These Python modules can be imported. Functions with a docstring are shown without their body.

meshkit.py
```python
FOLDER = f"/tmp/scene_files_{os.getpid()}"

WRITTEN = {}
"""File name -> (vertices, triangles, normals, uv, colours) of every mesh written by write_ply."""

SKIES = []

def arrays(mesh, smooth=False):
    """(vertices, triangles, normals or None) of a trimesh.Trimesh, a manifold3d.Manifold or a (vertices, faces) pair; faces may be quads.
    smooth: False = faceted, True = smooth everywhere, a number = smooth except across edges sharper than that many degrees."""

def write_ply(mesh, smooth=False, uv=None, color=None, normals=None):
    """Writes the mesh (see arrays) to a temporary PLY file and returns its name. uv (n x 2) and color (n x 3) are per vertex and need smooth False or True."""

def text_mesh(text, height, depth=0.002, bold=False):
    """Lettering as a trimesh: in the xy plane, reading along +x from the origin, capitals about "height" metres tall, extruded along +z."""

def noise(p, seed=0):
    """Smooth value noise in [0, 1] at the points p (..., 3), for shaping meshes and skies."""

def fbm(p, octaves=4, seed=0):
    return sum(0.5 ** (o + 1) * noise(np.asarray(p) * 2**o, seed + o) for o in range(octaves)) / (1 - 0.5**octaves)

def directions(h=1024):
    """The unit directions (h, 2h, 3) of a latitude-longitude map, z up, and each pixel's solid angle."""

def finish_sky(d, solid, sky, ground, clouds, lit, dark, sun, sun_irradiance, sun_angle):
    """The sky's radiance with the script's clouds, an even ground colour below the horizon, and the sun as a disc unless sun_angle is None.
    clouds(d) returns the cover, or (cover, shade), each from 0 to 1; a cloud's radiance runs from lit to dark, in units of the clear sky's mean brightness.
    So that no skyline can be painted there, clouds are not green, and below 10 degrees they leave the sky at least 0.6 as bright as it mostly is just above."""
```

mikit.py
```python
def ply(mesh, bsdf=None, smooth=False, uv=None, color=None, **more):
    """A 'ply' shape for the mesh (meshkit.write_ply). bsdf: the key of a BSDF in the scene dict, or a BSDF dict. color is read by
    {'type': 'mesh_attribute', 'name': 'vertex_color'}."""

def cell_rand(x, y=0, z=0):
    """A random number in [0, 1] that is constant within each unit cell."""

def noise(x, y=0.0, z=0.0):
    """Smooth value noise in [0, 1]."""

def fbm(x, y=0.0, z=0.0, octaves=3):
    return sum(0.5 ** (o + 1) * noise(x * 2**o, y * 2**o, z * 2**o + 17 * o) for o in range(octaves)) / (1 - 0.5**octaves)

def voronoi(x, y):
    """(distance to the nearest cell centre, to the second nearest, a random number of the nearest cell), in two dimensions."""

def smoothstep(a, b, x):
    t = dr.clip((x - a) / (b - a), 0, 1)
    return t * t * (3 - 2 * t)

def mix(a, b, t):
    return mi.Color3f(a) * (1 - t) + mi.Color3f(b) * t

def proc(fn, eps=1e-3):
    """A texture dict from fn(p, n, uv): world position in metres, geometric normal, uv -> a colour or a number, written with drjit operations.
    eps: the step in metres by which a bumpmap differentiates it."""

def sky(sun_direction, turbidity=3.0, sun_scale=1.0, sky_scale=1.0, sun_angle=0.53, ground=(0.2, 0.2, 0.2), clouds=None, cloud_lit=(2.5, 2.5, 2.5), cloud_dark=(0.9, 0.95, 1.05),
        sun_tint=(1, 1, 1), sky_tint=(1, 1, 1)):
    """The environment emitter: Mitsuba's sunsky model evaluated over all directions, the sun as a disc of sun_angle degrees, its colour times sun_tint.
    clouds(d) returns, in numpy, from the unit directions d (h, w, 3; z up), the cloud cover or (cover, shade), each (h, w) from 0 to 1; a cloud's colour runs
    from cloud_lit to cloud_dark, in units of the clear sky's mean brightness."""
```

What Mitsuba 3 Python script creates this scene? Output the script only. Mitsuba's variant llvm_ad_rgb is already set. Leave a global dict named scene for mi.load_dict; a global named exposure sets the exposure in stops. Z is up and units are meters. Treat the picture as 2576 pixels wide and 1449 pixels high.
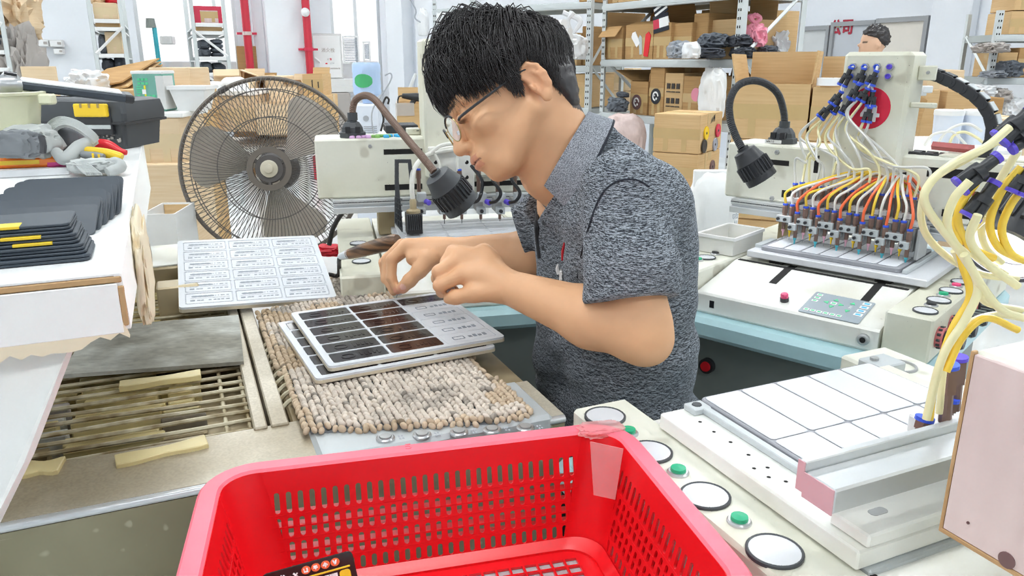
import math, random
import numpy as np, trimesh, manifold3d, drjit as dr, mitsuba as mi
import mikit, meshkit
from shapely.geometry import Polygon, Point, box as sbox
from shapely.ops import unary_union
from shapely import affinity
T4 = mi.ScalarTransform4f
random.seed(7)
scene, labels = {}, {}
# ------------------------------------------------------------------ camera, sky, lamps, exposure
CAM = np.array([0.0, 0.0, 1.40]); PITCH = math.radians(16.5); FPX = 1931.0; IW, IH = 2576, 1449
FWD = np.array([0, math.cos(PITCH), -math.sin(PITCH)]); UPV = np.array([0, math.sin(PITCH), math.cos(PITCH)])
scene['camera'] = {'type': 'perspective', 'fov': 2 * math.degrees(math.atan(IW / 2 / FPX)), 'fov_axis': 'x', 'near_clip': 0.02,
                   'to_world': T4().look_at(origin=CAM.tolist(), target=(CAM + FWD).tolist(), up=[0, 0, 1])}
scene['sky'] = mikit.sky([0.3, -0.5, 0.8], turbidity=4.0, sun_scale=0.0, sky_scale=6.0,
                         clouds=lambda d: np.full(d.shape[:2], 0.9), cloud_lit=(2.2, 2.25, 2.3))
exposure = 0.95
ZF, ZC = 0.0, 3.9                     # floor and ceiling
LAMP = 15.0
lamp_spots = [(x, y) for x in (-2.6, -0.5, 1.7, 3.9) for y in (-0.7, 1.0, 2.8, 4.8, 7.2)]
# ------------------------------------------------------------------ helpers
def ray(px, py):
    return FWD + np.array([1.0, 0, 0]) * ((px - IW / 2) / FPX) - UPV * ((py - IH / 2) / FPX)
def PY(px, py, Y):
    d = ray(px, py); return CAM + d * (Y / d[1])
def PZ(px, py, z):
    d = ray(px, py); return CAM + d * ((z - CAM[2]) / d[2])
def C(r, g, b, k=0.85):
    c = np.array([r, g, b]) / 255.0
    return [float(v) for v in np.where(c < 0.04045, c / 12.92, ((c + 0.055) / 1.055) ** 2.4) * k]
def unit(v):
    v = np.asarray(v, float); return v / (np.linalg.norm(v) + 1e-12)
class Fr:
    """A local frame: origin and a heading (x axis turned by yaw degrees about z), optionally a full rotation."""
    def __init__(s, o, yaw=0.0, R=None):
        s.o = np.asarray(o, float)
        a = math.radians(yaw)
        s.R = np.array([[math.cos(a), -math.sin(a), 0], [math.sin(a), math.cos(a), 0], [0, 0, 1]]) if R is None else np.asarray(R, float)
    def __call__(s, x, y=None, z=None):
        p = np.asarray(x if y is None else (x, y, z), float); return p @ s.R.T + s.o
    def inv(s, p):
        return (np.asarray(p, float) - s.o) @ s.R
    def m(s, mesh):
        mesh = mesh.copy(); mesh.vertices = np.asarray(mesh.vertices) @ s.R.T + s.o; return mesh
    def sub(s, o, R=None, yaw=0.0):
        f = Fr((0, 0, 0), yaw, R); return Fr(s(o), R=s.R @ f.R)
def rx(d):
    a = math.radians(d); return np.array([[1, 0, 0], [0, math.cos(a), -math.sin(a)], [0, math.sin(a), math.cos(a)]])
def ry(d):
    a = math.radians(d); return np.array([[math.cos(a), 0, math.sin(a)], [0, 1, 0], [-math.sin(a), 0, math.cos(a)]])
def rz(d):
    a = math.radians(d); return np.array([[math.cos(a), -math.sin(a), 0], [math.sin(a), math.cos(a), 0], [0, 0, 1]])
def basis(z, x=None):
    z = unit(z); x = np.array([1, 0, 0]) if x is None else np.asarray(x, float)
    if abs(np.dot(unit(x), z)) > 0.98: x = np.array([0, 1.0, 0])
    x = unit(x - z * np.dot(x, z)); return np.stack([x, np.cross(z, x), z], 1)
def cat(*ms):
    l = []
    for m in ms: l += list(m) if isinstance(m, (list, tuple)) else [m]
    if len(l) == 1: return l[0]
    o, vs, fs = 0, [], []
    for m in l:
        v, f = np.asarray(m.vertices), np.asarray(m.faces); vs.append(v); fs.append(f + o); o += len(v)
    return trimesh.Trimesh(np.vstack(vs), np.vstack(fs), process=False)
def _unitbox():
    def pts(h, b):
        out = []
        for sx in (-1, 1):
            for sy in (-1, 1):
                for sz in (-1, 1):
                    out += [(sx * h[0], sy * (h[1] - b), sz * (h[2] - b)), (sx * (h[0] - b), sy * h[1], sz * (h[2] - b)), (sx * (h[0] - b), sy * (h[1] - b), sz * h[2])]
        return np.array(out)
    from scipy.spatial import ConvexHull
    q = pts((1, 1, 1), 0.3); f = ConvexHull(q).simplices.copy()
    for t in f:
        n = np.cross(q[t[1]] - q[t[0]], q[t[2]] - q[t[0]])
        if np.dot(n, q[t].mean(0)) < 0: t[1], t[2] = t[2], t[1]
    return pts, f
_BP, _BF = _unitbox()
_CF = np.array([[0, 2, 3], [0, 3, 1], [4, 5, 7], [4, 7, 6], [0, 1, 5], [0, 5, 4], [2, 6, 7], [2, 7, 3], [0, 4, 6], [0, 6, 2], [1, 3, 7], [1, 7, 5]])
_CF = _CF[:, ::-1]
def box(x0, x1, y0, y1, z0, z1, b=0.0):
    x0, x1 = min(x0, x1), max(x0, x1); y0, y1 = min(y0, y1), max(y0, y1); z0, z1 = min(z0, z1), max(z0, z1)
    h = np.array([(x1 - x0) / 2, (y1 - y0) / 2, (z1 - z0) / 2]); c = np.array([(x0 + x1) / 2, (y0 + y1) / 2, (z0 + z1) / 2])
    b = min(b, 0.45 * h.min())
    if b <= 0:
        v = np.array([(x, y, z) for x in (-1, 1) for y in (-1, 1) for z in (-1, 1)], float) * h + c
        m = trimesh.Trimesh(v, _CF, process=False)
    else:
        m = trimesh.Trimesh(_BP(h, b) + c, _BF, process=False)
    return m
def hexa(b4, t4):
    """A solid from its four bottom and four top corners (same turning sense, counter-clockwise from above)."""
    v = np.vstack([b4, t4]); f = [[0, 2, 1], [0, 3, 2], [4, 5, 6], [4, 6, 7]]
    for i in range(4):
        j = (i + 1) % 4; f += [[i, j, j + 4], [i, j + 4, i + 4]]
    return trimesh.Trimesh(v, np.array(f), process=False)
def ring(c, R, r, n, ph=0.0):
    a = np.arange(n) * 2 * np.pi / n + ph
    return c + r * (np.cos(a)[:, None] * R[:, 0] + np.sin(a)[:, None] * R[:, 1])
def loft(rings, caps=True, closed=False):
    n = len(rings[0]); k = len(rings); v = np.vstack(rings); f = []
    i = np.arange(n); j = (i + 1) % n
    for a in range(k if closed else k - 1):
        p, q = a * n, ((a + 1) % k) * n
        f.append(np.stack([p + i, p + j, q + j], 1)); f.append(np.stack([p + i, q + j, q + i], 1))
    if caps and not closed:
        c0, c1 = len(v), len(v) + 1
        v = np.vstack([v, rings[0].mean(0), rings[-1].mean(0)])
        f.append(np.stack([np.full(n, c0), j, i], 1)); f.append(np.stack([np.full(n, c1), (k - 1) * n + i, (k - 1) * n + j], 1))
    return trimesh.Trimesh(v, np.vstack(f), process=False)
def cyl(p0, p1, r, r1=None, n=20, ph=0.0):
    p0, p1 = np.asarray(p0, float), np.asarray(p1, float); R = basis(p1 - p0); r1 = r if r1 is None else r1
    return loft([ring(p0, R, r, n, ph), ring(p1, R, r1, n, ph)])
def lathe(prof, o=(0, 0, 0), ax=(0, 0, 1), n=28, x=None):
    """prof: (radius, height) pairs from bottom to top."""
    R = basis(ax, x); o = np.asarray(o, float); ringed = len(prof) > 3 and prof[0][0] > 1e-4 and prof[-1][0] > 1e-4
    m = loft([ring(o + R[:, 2] * h, R, max(r, 1e-5), n) for r, h in prof], closed=ringed)
    if ringed and m.volume < 0: m.invert()
    return m
def smoothpath(pts, n=8):
    p = np.asarray(pts, float); k = len(p)
    q = np.vstack([2 * p[0] - p[1], p, 2 * p[-1] - p[-2]]); out = []
    for i in range(k - 1):
        a, b, c, d = q[i:i + 4]
        for t in np.arange(n) / n:
            out.append(0.5 * (2 * b + (c - a) * t + (2 * a - 5 * b + 4 * c - d) * t * t + (3 * b - a - 3 * c + d) * t ** 3))
    out.append(p[-1]); return np.array(out)
def tube(pts, r, n=8, sm=0, closed=False):
    p = smoothpath(pts, sm) if sm else np.asarray(pts, float); k = len(p)
    rr = np.interp(np.linspace(0, 1, k), np.linspace(0, 1, len(r)), r) if np.ndim(r) else np.full(k, r)
    t = np.gradient(p, axis=0) if not closed else np.roll(p, -1, 0) - np.roll(p, 1, 0)
    t /= np.linalg.norm(t, axis=1, keepdims=True) + 1e-12
    R = basis(t[0]); x = R[:, 0]; rings = []
    for i in range(k):
        x = unit(x - t[i] * np.dot(x, t[i])); y = np.cross(t[i], x)
        rings.append(ring(p[i], np.stack([x, y, t[i]], 1), rr[i], n))
    return loft(rings, closed=closed)
def prism(poly, z0, z1):
    """A shapely polygon (holes allowed) extruded from z0 to z1."""
    gs = [g for g in getattr(poly, 'geoms', [poly]) if g.geom_type == 'Polygon' and g.area > 1e-10]
    ms = [trimesh.creation.extrude_polygon(g, z1 - z0, engine='earcut') for g in gs]
    for m in ms: m.apply_translation([0, 0, z0])
    return cat(ms)
def rrect(x0, y0, x1, y1, r, q=5):
    return sbox(x0 + r, y0 + r, x1 - r, y1 - r).buffer(r, quad_segs=q)
def slab(poly, z0, z1, b=0.0015):
    """Extruded rounded plate whose top edge is chamfered."""
    if b <= 0: return prism(poly, z0, z1)
    o = np.array(poly.exterior.coords)[:-1]; i = poly.buffer(-b)
    if poly.exterior.is_ccw is False: o = o[::-1]
    c = o.mean(0); n = len(o); e = np.roll(o, -1, 0) - np.roll(o, 1, 0); nr = np.stack([e[:, 1], -e[:, 0]], 1); nr /= np.linalg.norm(nr, axis=1, keepdims=True) + 1e-9
    ii = o - nr * b
    r = [np.c_[ii, np.full(n, z0)], np.c_[o, np.full(n, z0 + b)], np.c_[o, np.full(n, z1 - b)], np.c_[ii, np.full(n, z1)]]
    return loft(r)
def hexbolt(o, ax, r, h, n=6):
    return cyl(np.asarray(o), np.asarray(o) + unit(ax) * h, r, n=n)
def MP(mesh, mat=None, smooth=False, **kw): return mikit.ply(mesh, None if mat is None else 'm_' + mat, smooth, **kw)
def free(k, used):
    if k not in used: return k
    i = 1
    while f'{k}_{i:03d}' in used: i += 1
    return f'{k}_{i:03d}'
_things, _parts = set(), set()
def thing(name, label, cat_, group=None):
    k = free(name, _things); _things.add(k)
    labels[k] = {'label': label, 'category': cat_}
    if group: labels[k]['group'] = group
    return k
def part(parent, name, mesh, mat, smooth=False, label=None, kind=None, **kw):
    k = free(parent + '__' + name, _parts); _parts.add(k)
    scene[k] = mesh if isinstance(mesh, dict) else MP(mesh, mat, smooth, **kw)
    if label or kind:
        labels[k] = {}
        if label: labels[k]['label'] = label
        if kind: labels[k]['kind'] = kind
    return k
def single(name, label, cat_, mesh, mat, smooth=False, group=None, **kw):
    k = thing(name, label, cat_, group); scene[k] = MP(mesh, mat, smooth, **kw); return k
def struct(name, mesh, mat, label=None, smooth=False, parent=None, **kw):
    if parent: return part(parent, name, mesh, mat, smooth, label, **kw)
    k = free(name, _things); _things.add(k); scene[k] = MP(mesh, mat, smooth, **kw)
    labels[k] = {'kind': 'structure'}
    if label: labels[k]['label'] = label
    return k
def inst(ply_dict, M=None):
    d = dict(ply_dict)
    if M is not None: d['to_world'] = T4(M)
    return d
def M4(fr, s=1.0):
    m = np.eye(4); m[:3, :3] = fr.R * s; m[:3, 3] = fr.o; return m
def relax(m, it=3, w=0.5):
    """Even smoothing with a counter step against shrinking."""
    from scipy.sparse import coo_matrix
    f = np.asarray(m.faces); e = np.vstack([f[:, [0, 1]], f[:, [1, 2]], f[:, [2, 0]]]); e = np.unique(np.sort(e, 1), axis=0); n = len(m.vertices)
    A = coo_matrix((np.ones(2 * len(e)), (np.r_[e[:, 0], e[:, 1]], np.r_[e[:, 1], e[:, 0]])), (n, n)).tocsr(); d = np.asarray(A.sum(1)).ravel()[:, None]; v = np.array(m.vertices)
    for _ in range(it):
        v = v + w * (A @ v / d - v); v = v - (w + .012) * .96 * (A @ v / d - v)
    return trimesh.Trimesh(v, f, process=False)
# ------------------------------------------------------------------ implicit surfaces (bodies, cloth)
def smin(a, b, k):
    h = np.clip(0.5 + 0.5 * (b - a) / k, 0, 1); return b + (a - b) * h - k * h * (1 - h)
def sd_cone(p, a, b, ra, rb):
    """A limb: the hull of two balls (approximately), fast."""
    a, b = np.asarray(a, float), np.asarray(b, float); ab = b - a; t = np.clip((p - a) @ ab / (ab @ ab + 1e-12), 0, 1)
    return np.linalg.norm(p - a - t[:, None] * ab, axis=1) - (ra + (rb - ra) * t)
def sd_ell(p, c, r, R=None):
    q = p - np.asarray(c, float)
    if R is not None: q = q @ R
    r = np.asarray(r, float); k0 = np.linalg.norm(q / r, axis=1); k1 = np.linalg.norm(q / r ** 2, axis=1)
    return k0 * (k0 - 1) / (k1 + 1e-9)
def nets(f, lo, hi, h, B=16):
    """Surface nets of the function f(points) over a box, cell size h, evaluated only in the blocks that the surface crosses."""
    lo = np.asarray(lo, float); n = np.ceil((np.asarray(hi) - lo) / h / B).astype(int)
    bi = np.stack(np.meshgrid(*[np.arange(k) for k in n], indexing='ij'), -1).reshape(-1, 3)
    d = f(lo + (bi + 0.5) * B * h); bi = bi[np.abs(d) < B * h * 0.95 + 0.012]
    g = np.arange(-1, B + 1); gi = np.stack(np.meshgrid(g, g, g, indexing='ij'), -1)
    big = (np.asarray(n) * B + 4); key = lambda c: ((c[..., 0] + 2) * big[1] + c[..., 1] + 2) * big[2] + c[..., 2] + 2
    keys, verts, quads = [], [], []
    for b in bi:
        gidx = gi + b * B; v = f((lo + gidx.reshape(-1, 3) * h)).reshape(B + 2, B + 2, B + 2)
        s = v < 0
        if s.all() or not s.any(): continue
        cnt = np.zeros((B + 1,) * 3); acc = np.zeros((B + 1,) * 3 + (3,))
        for ax in range(3):
            sl0 = [slice(None)] * 3; sl1 = [slice(None)] * 3; sl0[ax] = slice(0, -1); sl1[ax] = slice(1, None)
            a, c = v[tuple(sl0)], v[tuple(sl1)]; cr = (a < 0) != (c < 0); t = np.where(cr, a / (a - c + (a == c)), 0)
            o = [k for k in range(3) if k != ax]
            for da in (0, 1):
                for db in (0, 1):
                    sl = [slice(None)] * 3; sl[o[0]] = slice(da, B + 1 + da); sl[o[1]] = slice(db, B + 1 + db)
                    m = cr[tuple(sl)]; cnt += m
                    acc[..., ax] += np.where(m, t[tuple(sl)], 0); acc[..., o[0]] += da * m; acc[..., o[1]] += db * m
            # quads: edges whose start lies in this block (indices 1..B), using the four cells around
            ss = [slice(1, B + 1)] * 3; m = cr[tuple(ss)] if ax == 9 else cr[tuple(slice(1, B + 1) for _ in range(3))]
            e = np.argwhere(m)
            if len(e):
                st = v[tuple((e + 1).T)] < 0; G = gidx[tuple((e + 1).T)]
                u1 = np.zeros(3, int); u2 = np.zeros(3, int); u1[o[0]] = 1; u2[o[1]] = 1
                q = np.stack([key(G - u1 - u2), key(G - u2), key(G), key(G - u1)], 1)
                fl = st if ax != 1 else ~st
                q[~fl] = q[~fl][:, ::-1]; quads.append(q)
        ci = np.argwhere(cnt > 0); G = gidx[tuple(ci.T)]
        keys.append(key(G)); verts.append(lo + (G + acc[tuple(ci.T)] / cnt[tuple(ci.T)][:, None]) * h)
    keys = np.concatenate(keys); verts = np.vstack(verts); quads = np.vstack(quads)
    uk, ix = np.unique(keys, return_index=True); verts = verts[ix]; pos = np.searchsorted(uk, quads)
    ok = (uk[np.clip(pos, 0, len(uk) - 1)] == quads).all(1); pos = pos[ok]
    fcs = np.vstack([pos[:, [0, 1, 2]], pos[:, [0, 2, 3]]])
    m = trimesh.Trimesh(verts, fcs, process=False); m.remove_unreferenced_vertices()
    return m
GLYPH = {'消':[[[72,58,82,79,91,76,80,56]],[[43,55,33,76,41,78,51,61,50,58,44,54,57,54,57,81,66,82,66,54,87,54,87,-3,85,-7,80,-9,66,-9,64,0,78,0,78,12,46,12,44,10,44,-10,35,-9,35,53],[44,38,78,37,78,45,44,45],[45,28,44,20,78,20,78,29]],[[7,75,11,80,15,80,26,73,30,67,24,62]],[[6,-4,22,30,24,30,29,26,29,22,15,-7,11,-8]],[[3,48,5,53,9,55,25,45,26,42,20,36]]],'火':[[[4,-3,22,7,35,22,42,46,43,80,53,80,51,43,55,30,63,17,71,9,84,2,93,0,92,-4,87,-9,72,-3,56,11,48,25,37,8,24,-3,12,-9,9,-9]],[[66,33,78,60,81,62,88,59,89,57,75,31,71,30]],[[7,33,15,46,19,61,27,60,27,52,18,32,14,29]]],'栓':[[[37,42,33,48,51,65,59,80,67,80,69,71,85,55,94,50,90,42,84,45,82,39,67,39,67,27,85,27,85,19,67,18,67,3,92,3,93,-5,36,-6,35,3,58,3,58,18,41,18,40,27,58,27,58,38,45,39,44,45],[63,66,48,48,79,49]],[[2,17,10,31,17,53,16,54,5,54,5,63,18,63,18,81,26,82,27,63,36,63,36,54,27,54,27,50,38,35,34,28,31,28,29,35,27,35,27,-9,18,-9,18,28,16,28,8,10,6,10]]],'警':[[[2,54,13,68,13,70,4,71,4,77,15,77,16,81,24,81,25,77,32,77,32,81,41,81,41,77,51,77,51,70,41,70,40,67,47,66,49,63,55,69,61,82,68,80,66,73,92,73,92,66,85,66,78,53,85,47,93,45,89,39,90,30,6,30,6,37,42,37,43,39,41,40,31,39,29,43,18,43,17,40,11,40,10,51,7,50],[71,46,54,37,86,38],[64,66,71,58,76,65],[47,57,45,43,48,43,50,46,63,51,59,60,53,55],[17,59,34,58,35,46,38,47,39,60],[24,70,24,66,33,67,31,70],[18,50,27,49,27,52,18,52]],[[17,-10,17,10,80,10,79,-10,71,-10,70,-7,27,-7,25,-10],[27,4,27,-1,69,-1,71,1,70,4]],[[17,18,79,19,79,13,18,13]],[[17,22,18,27,79,27,79,21]]],'市':[[[4,58,4,67,44,67,39,80,44,82,48,82,55,67,92,67,92,58,52,57,52,47,84,46,83,6,75,2,60,3,58,11,74,11,74,38,52,38,52,-9,43,-9,43,38,23,38,22,2,13,2,13,47,43,47,43,58]]],'星':[[[4,19,20,39,15,42,16,78,81,78,81,41,53,40,53,33,85,33,85,25,53,25,53,18,80,18,81,10,53,10,53,2,91,1,91,-7,6,-7,5,1,43,1,43,9,17,10,16,17,10,14],[24,50,71,49,72,55,25,56],[24,65,26,63,70,63,72,69,25,70],[28,34,43,33,43,41,30,41],[17,19,43,18,43,25,21,25]]],'防':[[[7,77,34,78,38,75,36,65,60,65,57,80,65,81,70,65,92,65,92,56,59,56,59,44,87,43,85,5,84,-1,79,-8,60,-9,58,-3,58,0,74,0,77,20,76,35,58,35,55,20,49,6,38,-6,33,-9,30,-8,26,-2,40,9,46,21,50,56,35,56,35,60,33,60,29,47,35,39,37,33,37,19,31,12,19,12,18,20,27,20,29,28,25,40,20,45,27,69,17,69,16,-9,7,-9]]],'设':[[[32,-4,32,-1,45,2,54,8,43,22,40,30,36,30,36,40,32,44,32,46,38,49,45,58,46,78,78,78,79,52,92,52,92,44,74,44,70,49,70,69,56,69,52,51,40,39,86,38,87,33,83,24,70,7,85,0,93,-1,93,-4,89,-10,77,-7,63,1,37,-10],[50,29,54,21,62,14,70,20,75,29,74,30]],[[3,42,3,51,25,51,26,12,29,12,36,17,39,11,38,8,18,-7,12,-2,17,8,17,42]],[[11,73,11,75,17,80,31,67,32,63,26,58]]],'备':[[[2,38,3,41,18,43,37,49,27,58,13,50,11,50,6,56,22,66,35,82,44,80,41,73,73,74,77,72,78,68,76,65,59,49,72,45,94,42,90,33,80,34,80,-9,71,-9,69,-6,26,-6,24,-10,16,-10,15,33,5,32],[49,44,27,35,71,36],[54,11,53,2,71,2,71,11],[54,27,53,19,71,19,70,27],[34,64,42,57,49,55,62,64],[26,11,25,2,43,2,43,11],[26,27,25,19,43,19,43,27]]],'有':[[[3,27,3,29,20,45,28,59,27,60,6,60,5,69,33,69,37,82,46,79,43,69,91,69,91,60,39,60,35,54,35,51,80,51,80,-3,76,-8,57,-9,55,-3,55,0,71,0,71,10,34,10,33,-8,24,-9,23,33,10,22],[33,19,71,18,71,26,33,26],[33,35,71,34,71,42,33,42]]],'限':[[[38,-4,41,2,41,76,86,77,86,33,68,33,67,31,71,22,84,31,87,31,91,27,91,24,76,14,84,4,93,0,93,-3,88,-9,80,-5,66,11,58,33,52,33,51,3,67,7,68,-1,44,-9,41,-9],[51,42,77,41,77,51,51,51],[51,60,77,59,77,69,51,69]],[[8,77,34,78,38,75,35,62,30,51,30,47,37,36,38,25,36,18,31,14,20,14,19,19,19,22,27,22,29,24,28,37,21,47,27,69,16,69,16,-9,8,-9]]],'中':[[[8,64,43,64,44,82,53,81,53,64,87,64,88,17,80,16,78,17,77,22,53,22,53,-9,44,-10,43,22,17,22,17,16,8,16],[53,32,78,31,78,55,53,55],[17,32,43,31,43,55,17,55]]],'山':[[[9,61,19,61,19,7,43,7,43,80,52,81,53,7,76,7,77,61,86,62,87,-9,77,-9,76,-2,10,-2]]],'公':[[[54,77,65,81,78,60,95,44,95,39,89,33,84,33,70,48,56,69]],[[10,3,10,8,14,9,21,17,35,38,42,53,46,54,55,50,55,45,34,11,64,12,56,24,56,28,66,32,88,4,91,-1,91,-6,81,-11,78,-9,73,0,14,-5]],[[2,39,2,42,20,61,29,80,38,79,42,76,33,56,14,33,9,33]]],'司':[[[5,74,7,77,88,76,88,-3,84,-9,77,-11,61,-11,57,-1,59,3,75,3,75,64,7,64,5,67]],[[6,58,8,60,69,60,70,49,7,48]],[[13,-1,13,43,62,43,63,7,25,6,24,-1],[26,19,50,18,50,31,25,31]]],'胶':[[[0,-8,6,16,8,79,37,79,38,69,58,69,54,80,61,84,65,84,71,77,74,69,91,69,93,67,92,57,82,55,93,42,95,36,88,30,82,32,78,21,73,14,73,12,78,8,95,-1,89,-11,84,-11,76,-7,64,2,41,-12,38,-12,35,-9,30,-11,20,-11,17,-5,17,1,25,1,24,20,18,20,17,6,11,-12,7,-12],[54,43,60,28,65,24,71,40,74,43,67,52,67,56,61,56,59,49],[38,2,50,8,54,13,45,31,38,30],[38,45,42,47,46,56,38,56],[19,34,25,33,25,43,19,43],[24,56,25,66,19,66,19,56]]],'包':[[[2,47,18,63,28,82,37,80,33,69,84,69,84,35,80,16,75,13,61,13,59,21,27,21,27,4,32,1,79,1,83,4,84,13,87,13,93,11,90,-3,85,-7,80,-8,31,-8,23,-6,18,0,18,48,10,41],[27,60,21,51,59,51,59,22,68,21,73,23,75,60],[27,30,50,29,50,43,27,43]]]}
# ------------------------------------------------------------------ materials
def solid(name, rgb, rough=0.5, metal=0.0, k=0.85, spec=0.5, coat=0.0, two=True):
    d = {'type': 'principled', 'base_color': {'type': 'rgb', 'value': C(*rgb, k=k) if not callable(rgb) else None} if not callable(rgb) else mikit.proc(rgb), 'roughness': rough, 'metallic': metal, 'specular': spec}
    if coat: d['clearcoat'] = coat; d['clearcoat_gloss'] = 0.9
    scene['m_' + name] = {'type': 'twosided', 'bsdf': d} if two else d
    return name
N, FB, SM, MX = mikit.noise, mikit.fbm, mikit.smoothstep, mikit.mix
def cardfn(a, b, k):
    a, b = C(*a), C(*b)
    def fn(p, n, uv):
        t = FB(p.x * 4 + k, p.y * 4, p.z * 4, 2) * 0.6 + 0.4 * N(p.x * 9, p.y * 9, p.z * 160)
        return MX(a, b, dr.clip(t * 1.6 - 0.3, 0, 1))
    return fn
solid('card_light', cardfn((236, 214, 182), (222, 194, 156), 0), 0.75, spec=0.2)
solid('card_mid', cardfn((216, 184, 140), (198, 162, 112), 3), 0.75, spec=0.2)
solid('card_deep', cardfn((192, 154, 106), (168, 130, 84), 7), 0.75, spec=0.2)
solid('tape', (206, 176, 124), 0.22, k=0.8)
solid('tape_light', (226, 204, 164), 0.22, k=0.85)
def paintfn(p, n, uv):
    d = FB(p.x * 5, p.y * 5, p.z * 5, 3); s = N(p.x * 210, p.y * 210, p.z * 210); w = FB(p.x * 22, p.y * 22, p.z * 22, 2)
    c = MX(C(234, 234, 220), C(216, 214, 194), SM(0.35, 0.75, d))
    c = MX(c, C(150, 142, 120), 0.45 * SM(0.66, 0.8, w))
    return MX(c, C(70, 66, 58), 0.8 * SM(0.93, 0.97, s) * SM(0.5, 0.62, w))
solid('cream_paint', paintfn, 0.42)
def scuffwhite(p, n, uv):
    d = FB(p.x * 9, p.y * 9, p.z * 9, 3); s = N(p.x * 260, p.y * 90, p.z * 260)
    c = MX(C(248, 248, 242), C(228, 226, 212), SM(0.4, 0.7, d))
    return MX(c, C(120, 112, 96), 0.6 * SM(0.9, 0.97, s) * SM(0.5, 0.65, d))
solid('white_paint', scuffwhite, 0.38)
def benchfn(p, n, uv):
    d = FB(p.x * 7, p.y * 7, p.z * 7, 3); f = N(p.x * 420, p.y * 420, p.z * 420); w = FB(p.x * 3 + 5, p.y * 3, p.z * 3, 2)
    c = MX(C(212, 204, 186), C(158, 146, 122), SM(0.3, 0.72, d)); c = MX(c, C(226, 222, 210), 0.7 * SM(0.5, 0.7, w))
    return c * (0.88 + 0.2 * f)
solid('bench_steel', benchfn, 0.38, metal=0.25)
def sidefn(p, n, uv):
    d = FB(p.x * 6, p.y * 6, p.z * 3, 3); s = N(p.x * 90, p.y * 90, p.z * 60)
    c = MX(C(150, 146, 118), C(120, 112, 82), SM(0.3, 0.7, d)); return MX(c, C(196, 194, 170), 0.5 * SM(0.86, 0.96, s))
solid('bench_front', sidefn, 0.45, metal=0.15)
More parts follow.
